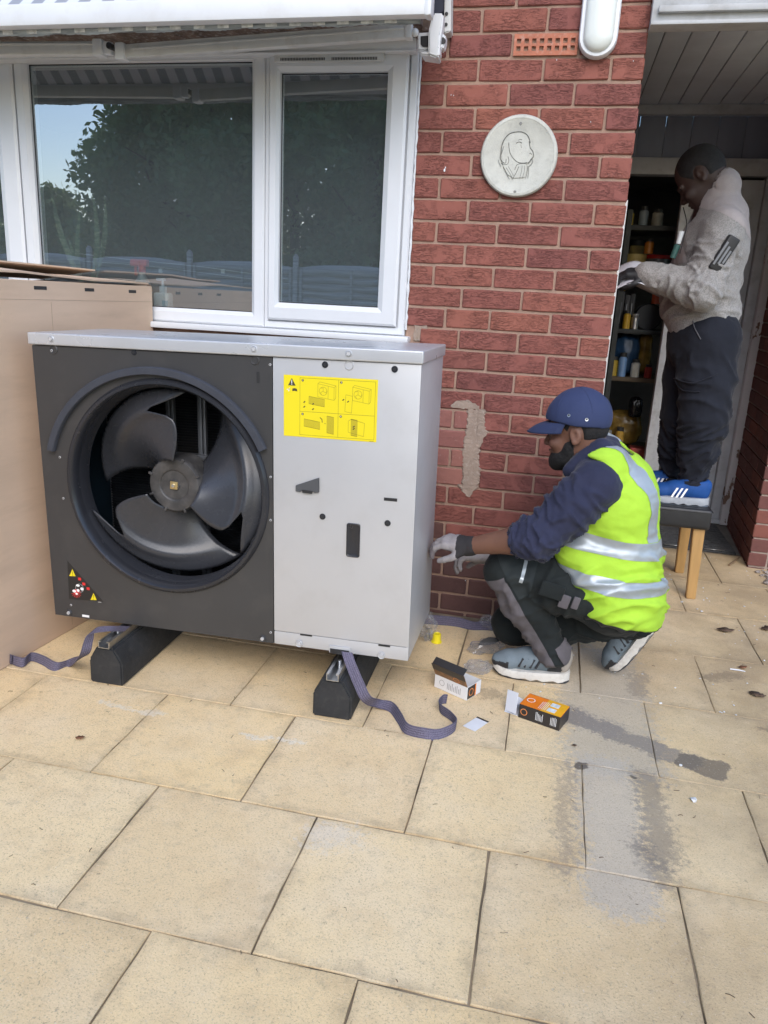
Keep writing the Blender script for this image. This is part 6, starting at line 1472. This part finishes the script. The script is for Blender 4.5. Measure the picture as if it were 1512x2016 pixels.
# ================================================================== crouching man in the yellow vest
def person_crouching():
    yc = -.42
    org = PZ(1150, 1300); org = np.array([org.x, yc, 0.0])
    o = empty('person', org, label='crouching person in blue cap and fluorescent yellow vest reaching toward the unit', cat='person')
    j = lambda u, v, y: np3(PY(u, v, y))
    nL, nR = -1, 1
    pel = j(1222, 1172, yc); wai = j(1216, 1085, yc); che = j(1200, 990, yc); upc = j(1183, 925, yc); nec = j(1168, 890, yc)
    shL, shR = j(1172, 955, -.575), j(1172, 955, -.27)
    elL, wrL = j(1062, 1058, -.66), j(925, 1075, -.585)
    elR, wrR = j(1062, 1062, -.24), j(962, 1093, -.36)
    hpL, hpR = j(1205, 1178, -.50), j(1215, 1182, -.34)
    knL, anL = j(1000, 1122, -.52), j(1086, 1276, -.485)
    knR, anR = j(1010, 1228, -.30), j(1246, 1226, -.38)
    HR = rotY(12, 15); 
    ear = j(1133, 858, -.495); hc = ear - HR @ np.array([.014, -.078, -.012]); sc = .97
    lo = np.array([-.62, -.82, -.01]); hi = np.array([.36, -.08, 1.12])
    # ---- body: one continuous surface
    S = SDF(lo, hi, .007); T = lambda x, y, z: hc + HR @ (np.array([x, y, z]) * sc)
    S.cap(T(.032, 0, -.085), nec + (upc - nec) * .3, .050, .062, .03); S.cap(upc, che, .10, .12, .04, flat=((0, 1, 0), 1.3)); S.cap(che, wai, .12, .12, .04, flat=((0, 1, 0), 1.2)); S.cap(wai, pel, .12, .12, .04, flat=((0, 1, 0), 1.2))
    for a, b, c in ((shL, elL, wrL), (shR, elR, wrR)):
        S.cap(upc, a, .07, .06, .03); S.cap(a, b, .052, .042, .02); S.cap(b, b + (c - b) * .35, .044, .046, .015); S.cap(b + (c - b) * .35, c, .046, .029, .015)
    for a, b, c in ((hpL, knL, anL), (hpR, knR, anR)):
        S.cap(pel, a, .11, .09, .03); S.cap(a, b, .085, .055, .02); S.cap(b, b + (c - b) * .35, .052, .055, .02); S.cap(b + (c - b) * .35, c, .055, .036, .02)
    hand_prims(S, wrL, (-1, .1, .02), (.05, -.25, 1), 1.0, .72, 1, 1, grow=.93); hand_prims(S, wrR, (-1, .05, -.2), (-.1, .2, 1), 1.0, .8, 1, -1, grow=.93)
    V, F = S.mesh(2); Hd = SDF(hc - np.array([.17, .15, .17]), hc + np.array([.17, .15, .17]), .0035); head_prims(Hd, hc, HR, sc); Hd.cap(T(.030, 0, -.07), nec + (upc - nec) * .3, .056, .062, .03); V2, F2 = Hd.mesh(2); V2 = fold(V2, F2, .0006, 120, seed=2, sharp=False)
    to_obj('body', np.concatenate([V, V2]), np.concatenate([F, F2 + len(V)]), M_SKIN, o, org)
    for s in (-1, 1):
        mb = MB(); c = T(-.0815, s * .031, -.008); mb.ball(c - org, .0115 * sc, 14, 10); mb.build('eye', mat('eye', (.10, .06, .045), .3), o)
        mb = MB(); mb.tube([Vector(T(-.100, s * .012, .018) - org), Vector(T(-.098, s * .030, .024) - org), Vector(T(-.082, s * .050, .018) - org)], [.003, .0042, .002], 8); mb.build('eyebrow', M_BEARD, o)
    # ---- beard and short hair
    B = SDF(hc - .17, hc + .17, .0045); beard_prims(B, T, HR, sc, hc); V, F = B.mesh(2); V = fold(V, F, .0022, 190, seed=4, sharp=False); to_obj('beard', V, F, M_BEARD, o, org)
    B = SDF(hc - .17, hc + .17, .0045); B.ell(T(.016, 0, .030), np.array([.1005, .0795, .094]) * sc, HR, .0); B.ell(T(.040, 0, .0), np.array([.066, .0715, .062]) * sc, HR, .02); B.ell(T(-.075, 0, -.03), np.array([.085, .10, .075]) * sc, HR, .012, 'sub'); B.ell(T(.014, -.08, -.012), np.array([.026, .03, .038]) * sc, HR, .008, 'sub'); B.ell(T(.014, .08, -.012), np.array([.026, .03, .038]) * sc, HR, .008, 'sub'); B.half(T(0, 0, -.035), HR @ np.array([0, 0, -1.])); V, F = B.mesh(2); to_obj('hair', V, F, M_BEARD, o, org)
    # ---- cap: dome, brim, eyelets, seams
    B = SDF(hc - .20, hc + .20, .0045); B.ell(T(.008, 0, .038), np.array([.114, .094, .106]) * sc, HR, 0); B.ell(T(.020, 0, .048), np.array([.102, .091, .094]) * sc, HR, .02)
    B.half(T(0, 0, .026), HR @ np.array([-.26, 0, -1.])); B.ell(T(.012, 0, .014), np.array([.100, .079, .064]) * sc, HR, .004, 'sub'); V, F = B.mesh(2); V = fold(V, F, .0022, 14, seed=3, sharp=False); cap = to_obj('cap', V, F, M_CAPC, o, org)
    t = bmesh.new(); rows = []
    for i in range(11):
        f = i / 10; rw = []
        for q in range(17):
            a = R_(-78 + 156 * q / 16); ry = .088; inner = np.array([.016 - .115 * math.cos(a), ry * math.sin(a), .046 - .006 * math.cos(a) - .010 * math.sin(a) ** 2]); out = np.array([.016 - .115 * math.cos(a) - .080 * max(0, math.cos(a)) ** .7, ry * .98 * math.sin(a), .012 - .014 * math.sin(a) ** 2])
            p = inner + (out - inner) * f; p[2] += .006 * math.sin(f * math.pi); rw.append(t.verts.new(Vector(T(*p) - org)))
        rows.append(rw)
    for A, Bv in zip(rows, rows[1:]):
        for q in range(16): t.faces.new((A[q], A[q + 1], Bv[q + 1], Bv[q]))
    mb = MB(); mb._merge(t); br = mb.build('brim', M_CAPC, cap, ang=80); sm = br.modifiers.new('th', 'SOLIDIFY'); sm.thickness = .005; sm.offset = 0
    bpy.context.view_layer.update(); capm = cap.data
    def on_cap(p0, dr):
        ok, loc, nrm, _ = cap.ray_cast(Vector(p0), Vector(dr)); return (loc, nrm) if ok else (None, None)
    for (u, v) in ((1120, 818), (1155, 826)):
        p = PY(u, v, yc - .14) - Vector(org); d_ = (PY(u, v, yc) - PY(u, v, yc - .2)).normalized(); loc, nrm = on_cap(p - d_ * .15, d_)
        if loc is None: continue
        q = nrm.to_track_quat('Z', 'Y').to_matrix().to_4x4(); mb = MB(); mb.lathe([(.0028, .0), (.0030, .0016), (.0052, .0018), (.0058, .0)], 20, Matrix.Translation(loc) @ q, caps=False); mb.lathe([(.0, .0006), (.003, .0006)], 14, Matrix.Translation(loc) @ q, caps=False); mb.build('eyelet', M_STEEL, cap)
        mb = MB(); mb.lathe([(.0, .0010), (.0031, .0010)], 14, Matrix.Translation(loc) @ q, caps=False); mb.build('eyelet_hole', M_BLACK, cap)
    mb = MB()
    for a in (0, 52, 128, 180, 232, 308):
        pts = []
        for k in range(13):
            e_ = R_(8 + 80 * k / 12); dd = HR @ np.array([math.cos(e_) * math.cos(R_(a)), math.cos(e_) * math.sin(R_(a)), math.sin(e_)]); c_ = T(.02, 0, .045) - org; loc, nrm = on_cap(Vector(c_ + dd * .3), Vector(-dd))
            if loc is not None: pts.append(loc + nrm * .0004)
        if len(pts) > 3: mb.tube(pts, .0011, 6)
    mb.build('seam', M_CAPC, cap)
    # ---- sweatshirt
    S = SDF(lo, hi, .0065)
    def torso(S, g=0.0, wide=1.28, k=.05):
        S.cap(upc, che, .104 + g, .128 + g, k, flat=((0, 1, 0), wide)); S.cap(che, wai, .124 + g, .127 + g, k, flat=((0, 1, 0), wide * .95)); S.cap(wai, pel, .127 + g, .128 + g, k, flat=((0, 1, 0), wide * .95)); S.cap(shL + np.array([.01, .05, .01]), shR + np.array([.01, -.05, .01]), .070 + g, None, k); S.ell(che + np.array([.055, 0, .0]), np.array([.09, .15, .16]) + g, None, k)
    torso(S); d1 = (wrL - elL) / np.linalg.norm(wrL - elL); d2 = (wrR - elR) / np.linalg.norm(wrR - elR)
    S.cap(shL, shL + (elL - shL) * .55, .082, .076, .03); S.cap(shL + (elL - shL) * .5, elL, .076, .068, .03); S.cap(elL, elL + d1 * .065, .068, .060, .02)
    S.cap(shR, elR, .080, .066, .03); S.cap(elR, elR + d2 * .09, .066, .056, .02)
    S.cap(T(.030, 0, -.085), nec + (upc - nec) * .5, .070, .082, .02); S.cap(T(.092, -.045, -.078), T(.092, .045, -.078), .040, None, .014)
    for s_ in (-1, 1): S.cap(T(.092, s_ * .045, -.078), T(-.010, s_ * .082, -.130), .040, .030, .014)
    S.cap(T(.010, 0, -.02), T(.022, 0, -.085), .066, .062, .006, 'sub')
    fr_ = elL + d1 * .085; S.cap(fr_, fr_ + d1 * .1, .05, .05, .004, 'sub')
    V, F = S.mesh(2)
    ax_ = (elL - shL) / np.linalg.norm(elL - shL)
    def armfold(V):
        t_ = (V - shL) @ ax_; r_ = np.linalg.norm((V - shL) - t_[:, None] * ax_, axis=1); return np.where((r_ < .16) & (V[:, 1] < -.47), np.clip((t_ + .05) / .18, .15, 1.2), .3)
    V = fold(V, F, .0060, 13, (1.5, .6, 1.5), 2, True, armfold); V = fold_limb(V, F, shL, elL, .125, .014, 6.0, 2, .05, 1.3); V = fold_limb(V, F, elL, wrL, .11, .010, 9, 7, -.3, .5); V = fold(V, F, .003, 34, (1, 1, 1), 6, False); sw = to_obj('sweatshirt', V, F, M_NAVY, o, org)
    mb = MB(); q = fr_ - d1 * .018; rg_ = []                     # rolled cuff edge
    a_ = np.cross(d1, [0, 0, 1]); a_ /= np.linalg.norm(a_); b_ = np.cross(d1, a_)
    mb.tube([Vector(q - org + (a_ * math.cos(t_) + b_ * math.sin(t_)) * .0555) for t_ in np.linspace(0, 2 * math.pi, 28)[:-1]], .008, 8, closed=True); mb.build('cuff', M_NAVY, sw)
    # ---- high visibility vest
    S = SDF(lo, hi, .006); torso(S, .011, 1.30); S.cap(upc + np.array([0, -.1, .04]), upc + np.array([0, .1, .04]), .075, None, .04)
    S.cap(pel, pel + np.array([.006, 0, -.05]), .146, .148, .05, flat=((0, 1, 0), 1.2)); S.ell(wai + np.array([-.10, -.05, -.045]), (.06, .11, .085), None, .04); S.cap(j(1140, 1085, -.52), j(1195, 1165, -.535), .085, .105, .05)
    axs = (pel - upc) / np.linalg.norm(pel - upc)
    for sh_, s_ in ((shL, -1), (shR, 1)):
        a_ = sh_ + np.array([-.045, s_ * .02, -.015]); S.cap(a_ + np.array([.01, s_ * .20, .02]), a_ + np.array([.0, -s_ * .045, .0]), .112, .100, .012, 'sub'); S.cap(a_ + np.array([-.10, s_ * .20, -.03]), a_ + np.array([-.07, -s_ * .06, -.02]), .085, .08, .012, 'sub')
    S.cap(T(.045, 0, -.045), nec + (upc - nec) * .30 + np.array([.0, 0, .012]), .128, .120, .012, 'sub'); S.cap(upc + np.array([-.12, 0, .06]), che + np.array([-.17, 0, .02]), .06, .03, .01, 'sub')
    hemn = np.array([-.22, 0, -1.]); S.half(pel + np.array([.0, 0, -.055]), hemn)
    V, F = S.mesh(2)
    V = fold_limb(V, F, che, pel, .40, .016, 4.2, 6, .45, 1.6, .9); V = fold(V, F, .0075, 8, (1, .7, 2.4), 5, True, lambda V: np.clip(1.15 - (V[:, 2] - .25) * 1.2, .25, 1.2)); V = fold(V, F, .003, 22, (1, 1, 1.5), 9, False); ve = to_obj('vest', V, F, M_VEST, o, org)
    L = lambda p: np.array(p) - org
    nb = np.array([.16, 0, 1.]); nb /= np.linalg.norm(nb); c1 = L(j(1215, 1078, -.58)); c2 = L(j(1225, 1152, -.58))
    for c_, hw, dv in ((c1, .0285, np.array([.10, 0, 1.])), (c2, .0265, np.array([.10, 0, 1.]))):
        dv = dv / np.linalg.norm(dv); cut_copy(ve, 'reflective_band', [(c_ + dv * hw, dv), (c_ - dv * hw, -dv)], M_BAND, ve)
    for y0, y1 in ((-.560, -.506), (-.334, -.280)):
        cut_copy(ve, 'reflective_band', [((0, y1 - yc, 0), (0, 1, 0)), ((0, y0 - yc, 0), (0, -1, 0)), (c1 + np.array([0, 0, .030]), (-.10, 0, -1))], M_BAND, ve, .0019)
    # black binding along hem
    bm_ = bmesh.new(); bm_.from_mesh(ve.data); hp_ = pel + np.array([.0, 0, -.055]) - org; hn = hemn / np.linalg.norm(hemn); bm_.free()
    cut_copy(ve, 'hem_binding', [(hp_ - hn * .008, -hn)], M_SHD, ve, .0014)
    # ---- trousers
    S = SDF(lo, hi, .0065); S.cap(pel + np.array([.0, 0, .02]), pel + np.array([-.02, 0, -.015]), .135, .128, .04, flat=((0, 1, 0), 1.2)); S.cap(pel, hpL, .13, .118, .03); S.cap(pel, hpR, .13, .118, .03)
    for a, b, c, r in ((hpL, knL, anL, 1.0), (hpR, knR, anR, 1.0)):
        d_ = (c - b) / np.linalg.norm(c - b); m_ = b + (c - b) * .4
        S.cap(a, a + (b - a) * .5, .112 * r, .098, .03); S.cap(a + (b - a) * .45, b, .098 * r, .078, .03); S.cap(b, m_, .080, .080, .02); S.cap(m_, c, .078, .056, .02); S.cap(c, c + d_ * .018, .056, .060, .012)
    S.half((0, 0, .008), (0, 0, -1)); V, F = S.mesh(2)
    V = fold(V, F, .0060, 9, (1, .8, 1.3), 8); V = fold_limb(V, F, hpL, knL, .15, .012, 7, 3, .25, 1.1); V = fold_limb(V, F, knL, anL, .12, .0075, 7, 5, .0, 1.25); V = fold_limb(V, F, knR, anR, .12, .010, 8, 15, .0, 1.2); V = fold(V, F, .003, 30, (1, 1, 1), 3, False); tr = to_obj('trousers', V, F, M_TROU, o, org)
    sd_ = (anL - knL) / np.linalg.norm(anL - knL); fn = np.cross(sd_, [0, 1, 0]); fn /= np.linalg.norm(fn); fn = fn if fn[0] < 0 else -fn      # front of the shin
    cut_copy(tr, 'shin_panel', [(L(knL + fn * .008), -fn), (L(knL - sd_ * .012), -sd_), (L(anL + sd_ * .05), sd_), ((0, -.44 - yc, 0), (0, 1, 0))], M_TROUG, tr, .002)
    cut_copy(tr, 'cuff_panel', [(L(anL - sd_ * .02), -sd_), (L(anL - fn * .020), fn), (L(anL + sd_ * .12), sd_), (L(anL - fn * .11), -fn), ((0, -.44 - yc, 0), (0, 1, 0))], M_TROUG, tr, .0026)
    th_ = (knL - hpL) / np.linalg.norm(knL - hpL); un = np.cross([0, 1, 0], th_); un = un if un[2] > 0 else -un
    cut_copy(tr, 'knee_pocket', [(L(knL - th_ * .085), -th_), (L(knL + fn * .0), fn * 1.0), (L(knL + sd_ * .085), sd_), ((0, -.47 - yc, 0), (0, 1, 0))], mat_cloth('black knee pocket', (.024, .030, .032), .8, 600), tr, .0030)
    a_, b_ = L(knL - th_ * .052), L(knL - th_ * .040)
    cut_copy(tr, 'reflective_piping', [(a_, -th_), (b_, th_), ((0, -.47 - yc, 0), (0, 1, 0)), (L(knL - un * .0), -un)], M_BAND, tr, .0042)
    # holster pocket flaps hanging at the hip
    for k, (u, v, w_, h_) in enumerate(((1088, 1160, .040, .034), (1112, 1182, .017, .030), (1134, 1186, .012, .026))):
        p = L(j(u, v, -.640 + .006 * k)); mb = MB(); mb.box((-w_, -.005, -h_), (w_, .005, .020), .005, 2, Matrix.Translation(p) @ Matrix.Rotation(R_(12), 4, 'Y') @ Matrix.Rotation(R_(8), 4, 'X')); mb.build('holster_pocket', M_TROU if k == 0 else M_TROUG, tr)
    # ---- gloves
    S = SDF(wrL - np.array([.24, .13, .13]), wrL + np.array([.08, .13, .13]), .004); hand_prims(S, wrL, (-1, .1, .02), (.05, -.25, 1), 1.0, .72, 1, 1, grow=1.14); S.cap(wrL + d1 * .01, wrL - d1 * .012, .034, .033, .008); V, F = S.mesh(2); C_ = V[F].mean(1); x_ = (C_ - wrL) @ d1; fm = np.where(x_ < .030, 1, np.where(x_ > .112, 2, 0)); V = fold(V, F, .0018, 40, (2.5, 1, 1), 3); gl = to_obj('glove', V, F, None, o, org, [M_GLOVE, M_GLOVEB, mat_cloth('grey glove finger', (.17, .15, .16), .85, 400)], fm)
    mb = MB(); mb.box((-.004, -.037, -.006), (.004, -.034, .006), .001, 1, Matrix.Translation(L(wrL))); mb.build('glove_tag', M_RED, gl)
    S = SDF(wrR - np.array([.22, .13, .15]), wrR + np.array([.08, .13, .13]), .0045); hand_prims(S, wrR, (-1, .05, -.2), (-.1, .2, 1), 1.0, .8, 1, -1, grow=1.14); S.cap(wrR, wrR - d2 * .03, .034, .034, .01); V, F = S.mesh(2); to_obj('glove', V, F, M_GLOVE, o, org)
    # ---- shoes
    shm = (M_SHG, M_SHD, M_SOLEW, M_SOLED, M_SHT)
    hl = np3(PZ(1120, 1350)); tp = np3(PZ(967, 1330)); hl[1] += .045; tp[1] += .045; hl[2] = tp[2] = .001
    shoe(o, org, hl, tp, (0, 0, 1), 1.0, shm)
    tp2 = np3(PZ(1212, 1330)); tp2[1] += .02; tp2[2] = .004; dr = np.array([.46, -.06, .86]); dr /= np.linalg.norm(dr); hl2 = tp2 + dr * .265
    shoe(o, org, hl2, tp2, np.array([-.86, 0, .42]), .98, shm)
    return o
person_crouching()

# ================================================================== man standing on the stool
def person_standing():
    yc = .76; org = np.array([.40, yc, SZ])
    o = empty('person', org, label='standing person in grey fleece and dark joggers working on top of the stool', cat='person')
    j = lambda u, v, y: np3(PY(u, v, y)); L = lambda p: np.array(p) - org
    pel = j(1382, 640, yc); wai = j(1384, 575, yc); che = j(1400, 490, yc); upc = j(1410, 430, yc); nec = j(1404, 385, yc)
    shL, shR = j(1424, 450, .60), j(1400, 445, .93); elL, wrL = j(1384, 572, .53), j(1276, 541, .60); elR, wrR = j(1330, 565, .96), j(1268, 545, .84)
    hpL, hpR = j(1398, 668, .68), j(1372, 668, .85); knL, anL = j(1385, 820, .67), j(1362, 945, .685); knR, anR = j(1348, 815, .86), j(1322, 940, .86)
    HR = rotY(44, 20); ear = j(1381, 342, yc - .08); hc = ear - HR @ np.array([.014, -.078, -.012]); sc = 1.03
    lo = np.array([-.02, .40, .44]); hi = np.array([.80, 1.12, 2.12])
    S = SDF(lo, hi, .0075); T = lambda x, y, z: hc + HR @ (np.array([x, y, z]) * sc); S.cap(T(.032, 0, -.085), upc, .050, .07, .03); S.cap(upc, che, .10, .12, .04, flat=((0, 1, 0), 1.3)); S.cap(che, wai, .12, .115, .04, flat=((0, 1, 0), 1.2)); S.cap(wai, pel, .115, .12, .04, flat=((0, 1, 0), 1.2))
    for a, b, c in ((shL, elL, wrL), (shR, elR, wrR)): S.cap(upc, a, .07, .06, .03); S.cap(a, b, .05, .042, .02); S.cap(b, c, .045, .03, .015)
    for a, b, c in ((hpL, knL, anL), (hpR, knR, anR)): S.cap(pel, a, .11, .09, .03); S.cap(a, b, .085, .056, .02); S.cap(b, c, .056, .038, .02)
    hand_prims(S, wrL, (-1, .15, .05), (.0, -.4, 1), 1.0, .8, 1, 1, grow=.93); hand_prims(S, wrR, (-1, -.1, 0), (.0, .4, 1), 1.0, .7, 1, -1, grow=.93); V, F = S.mesh(2); Hd = SDF(hc - np.array([.17, .15, .17]), hc + np.array([.17, .15, .17]), .004); head_prims(Hd, hc, HR, sc); Hd.cap(T(.030, 0, -.07), upc, .056, .07, .03); V2, F2 = Hd.mesh(2); to_obj('body', np.concatenate([V, V2]), np.concatenate([F, F2 + len(V)]), M_SKIN2, o, org)
    B = SDF(hc - .17, hc + .17, .005); B.ell(T(.016, 0, .032), np.array([.1015, .0800, .0945]) * sc, HR, .0); B.ell(T(.038, 0, .0), np.array([.068, .0715, .070]) * sc, HR, .02); B.ell(T(-.088, 0, -.04), np.array([.085, .10, .090]) * sc, HR, .012, 'sub')
    for s in (-1, 1): B.ell(T(.012, s * .08, -.012), np.array([.027, .03, .038]) * sc, HR, .008, 'sub')
    B.half(T(0, 0, -.04), HR @ np.array([0, 0, -1.])); V, F = B.mesh(2); to_obj('hair', V, F, mat('cropped black hair', (.016, .016, .018), .75, var=.4, vs=60, bs=.8, bscale=300), o, org)
    for s in (-1, 1): mb = MB(); mb.ball(T(-.0785, s * .031, -.008) - org, .0115 * sc, 14, 10); mb.build('eye', mat('eye', (.05, .035, .03), .6), o)
    # ---- fleece
    S = SDF(lo, hi, .0065); k = .05
    S.cap(upc + np.array([.012, 0, 0]), che + np.array([.012, 0, 0]), .118, .140, k, flat=((0, 1, 0), 1.25)); S.cap(che, wai, .142, .146, k, flat=((0, 1, 0), 1.2)); S.cap(wai, pel + np.array([0, 0, .02]), .146, .152, k, flat=((0, 1, 0), 1.15)); S.cap(shL + np.array([0, .05, .0]), shR + np.array([0, -.05, 0]), .082, None, k); S.ell(wai + np.array([-.07, 0, -.05]), (.10, .13, .11), None, .05)
    d1 = (wrL - elL) / np.linalg.norm(wrL - elL); d2 = (wrR - elR) / np.linalg.norm(wrR - elR)
    S.cap(shL, elL, .088, .080, .02); S.cap(elL, wrL - d1 * .03, .080, .058, .025); S.cap(wrL - d1 * .03, wrL + d1 * .01, .058, .054, .01); S.cap(shR, elR, .085, .072, .02); S.cap(elR, wrR, .072, .052, .025)
    S.cap(T(.042, 0, -.095), nec + (upc - nec) * .5, .074, .092, .02); S.cap(T(.020, 0, -.03), T(.032, 0, -.092), .066, .064, .006, 'sub'); S.cap(T(-.05, 0, -.06), T(-.09, 0, -.12), .05, .06, .006, 'sub')
    hn = np.array([.20, 0, -1.]); S.half(pel + np.array([0, 0, -.055]), hn); V, F = S.mesh(2)
    ax_ = (elL - shL) / np.linalg.norm(elL - shL)
    V = fold(V, F, .0040, 7, (1.2, .7, 1.6), 12, True, lambda V: np.where(V[:, 2] > 1.72, .2, 1.0)); V = fold_limb(V, F, shL, elL, .14, .014, 5.0, 4, .15, 1.25); V = fold_limb(V, F, elL, wrL, .12, .010, 6, 9, -.1, .9); V = fold_limb(V, F, che, pel, .26, .016, 4.5, 13, .30, 1.0, .8); V = fold(V, F, .002, 40, (1, 1, 1), 4, False); fl = to_obj('fleece', V, F, M_FLEECE, o, org)
    cut_copy(fl, 'yoke', [(L(j(1450, 445, .60)), (-.55, 0, -1.0)), ], M_YOKE, fl, .0012)
    cut_copy(fl, 'front_placket', [(L(j(1342, 480, .70)), (1, 0, .35)), (L(j(1400, 520, .70)), (0, 0, -1))], M_YOKE, fl, .0010)
    mb = MB(); z0 = [j(1345, 408, .66), j(1352, 440, .63), j(1346, 470, .61), j(1338, 500, .60)]; mb.tube(curve_pts([L(p) for p in z0], 5), .0022, 8); mb.build('zip_cord', M_BLACK, fl)
    mb = MB(); p = L(j(1342, 455, .585)); q = L(j(1335, 480, .585)); mb.cyl(p, q, .012, .010, 14); bd = mb.build('clipped_torch', mat('white torch', (.55, .58, .60), .4), o); mb = MB(); p = L(j(1334, 482, .585)); q = L(j(1324, 508, .585)); mb.cyl(p, q, .014, .012, 14); mb.build('torch_grip', mat('green grip', (.03, .09, .08), .5), bd)
    # radio clipped at the side under the arm
    bpy.context.view_layer.update(); Ru = PY(1424, 500, .5); d_ = (Ru - Vector(CAM)).normalized(); ok, loc, nrm, _ = fl.ray_cast(Vector(L(Ru)) - d_ * .5, d_)
    P0 = loc + Vector((0, -.006, 0)); mt_ = Matrix.Translation(P0) @ Matrix.Rotation(R_(26), 4, 'Y') @ Matrix.Rotation(R_(12), 4, 'Z'); mb = MB(); mb.box((-.026, -.014, -.075), (.026, .016, .075), .008, 3, mt_); dv = mb.build('radio', M_BLACK, o); mb = MB()
    for k_, x_ in enumerate((-.017, .0, .015)): mb.box((x_ - .0045, -.0155, -.055 + .01 * k_), (x_ + .0045, -.0138, .045 - .012 * k_), .001, 1, mt_)
    mb.build('radio_stripe', mat('grey strip', (.20, .21, .23), .3), dv)
    # ---- joggers
    S = SDF(lo, hi, .007); S.cap(pel + np.array([.0, 0, .0]), pel + np.array([.0, 0, -.09]), .136, .140, .04, flat=((0, 1, 0), 1.2))
    for a, b, c in ((hpL, knL, anL), (hpR, knR, anR)):
        d_ = (c - b) / np.linalg.norm(c - b); S.cap(pel, a, .13, .125, .03); S.cap(a, a + (b - a) * .5, .128, .122, .03); S.cap(a + (b - a) * .5, b, .122, .112, .03); S.cap(b, b + (c - b) * .5, .102, .084, .03); S.cap(b + (c - b) * .5, c, .084, .054, .03)
    V, F = S.mesh(2); V = fold(V, F, .004, 7, (1.3, .8, 1.0), 15); V = fold_limb(V, F, hpL, knL, .17, .012, 3.2, 11, .1, 1.1, 1.2); V = fold_limb(V, F, knL, anL, .16, .020, 6.5, 3, .05, 1.15, .6); V = fold_limb(V, F, knR, anR, .14, .018, 6.5, 8, .05, 1.15, .6); V = fold(V, F, .003, 30, (1, 1, 1), 7, False); jg = to_obj('joggers', V, F, M_JOG, o, org)
    for c_ in (anL, anR): mb = MB(); mb.tube([Vector(L(c_ + np.array([math.cos(q_) * .052, math.sin(q_) * .052, -.012 + .004 * math.sin(3 * q_)]))) for q_ in np.linspace(0, 2 * math.pi, 25)[:-1]], .016, 8, closed=True); mb.build('ankle_cuff', M_JOG, jg)
    mb = MB(); pts = [j(1332, 745, .545), j(1360, 752, .535), j(1388, 742, .535), j(1412, 738, .55)]; bpy.context.view_layer.update()
    def snap(p, obj, off=.003):
        d_ = (Vector(p) - Vector(CAM)).normalized(); ok, loc, nrm, _ = obj.ray_cast(Vector(L(p)) - d_ * .6, d_); return loc + nrm * off if ok else Vector(L(p))
    def seam_on(obj, uv, y, r, nm, mt, par):
        mb = MB(); mb.tube([snap(j(u, v, y), obj) for u, v in curve_uv(uv)], r, 7); return mb.build(nm, mt, par)
    def curve_uv(uv): return [(p.x, p.y) for p in curve_pts([(u, v, 0) for u, v in uv], 5)]
    seam_on(jg, [(1328, 745), (1362, 754), (1390, 746), (1413, 737)], .6, .0035, 'pocket_flap_edge', M_JOG, jg); seam_on(jg, [(1330, 748), (1345, 768), (1378, 771)], .6, .003, 'pocket_edge', M_JOG, jg); seam_on(jg, [(1365, 615), (1366, 640), (1380, 668)], .6, .0025, 'side_pocket_edge', mat_cloth('pale seam', (.10, .10, .11)), jg)
    # ---- gloves, cloth in the hands
    for wr, d_, pn, sd_ in ((wrL, (-1, .15, .05), (.0, -.4, 1), 1), (wrR, (-1, -.1, 0), (.0, .4, 1), -1)):
        S = SDF(wr - np.array([.24, .14, .14]), wr + np.array([.08, .14, .14]), .005); hand_prims(S, wr, d_, pn, 1.0, .8 if sd_ > 0 else .7, 1, sd_, grow=1.12); S.cap(wr, wr + np.array([.03, 0, 0]), .036, .036, .01); V, F = S.mesh(2); to_obj('glove', V, F, M_SHD, o, org)
    shm = (M_SHB, mat('dark blue toe', (.02, .035, .07), .6, var=.2), mat('grey midsole', (.33, .35, .38), .6, var=.15, vs=30), mat('blue grey outsole', (.10, .12, .15), .6), M_SHB)
    hl = np.array([anL[0] + .085, .66, SZ + .0]); tp = np.array([anL[0] - .195, .665, SZ]); shoe(o, org, hl, tp, (0, 0, 1), 1.0, shm, True)
    hl = np.array([anR[0] + .08, .86, SZ]); tp = np.array([anR[0] - .19, .85, SZ]); shoe(o, org, hl, tp, (0, 0, 1), 1.0, shm, True)
    # white sheet held in the hands
    c_ = PY(1243, 545, .66); t = bmesh.new(); n = 14; gr = []
    for a in range(n + 1):
        rw = []
        for b in range(n + 1):
            x, y = (a / n - .5) * .15, (b / n - .5) * .20; rw.append(t.verts.new((x, y, .030 * math.sin(x * 22 + 1.2) - .9 * x * x - .1 * y + .006 * math.sin(y * 40))))
        gr.append(rw)
    for a in range(n):
        for b in range(n): t.faces.new((gr[a][b], gr[a + 1][b], gr[a + 1][b + 1], gr[a][b + 1]))
    mb = MB(); mb._merge(t); q = mb.build('paper_sheet', mat('white sheet', (.66, .67, .74), .6, var=.04), None, c_, (R_(38), R_(0), R_(0)), ang=80); sm = q.modifiers.new('th', 'SOLIDIFY'); sm.thickness = .0012
    tag(q, 'curved white sheet held in the hands of the man on the stool', 'paper')
person_standing()
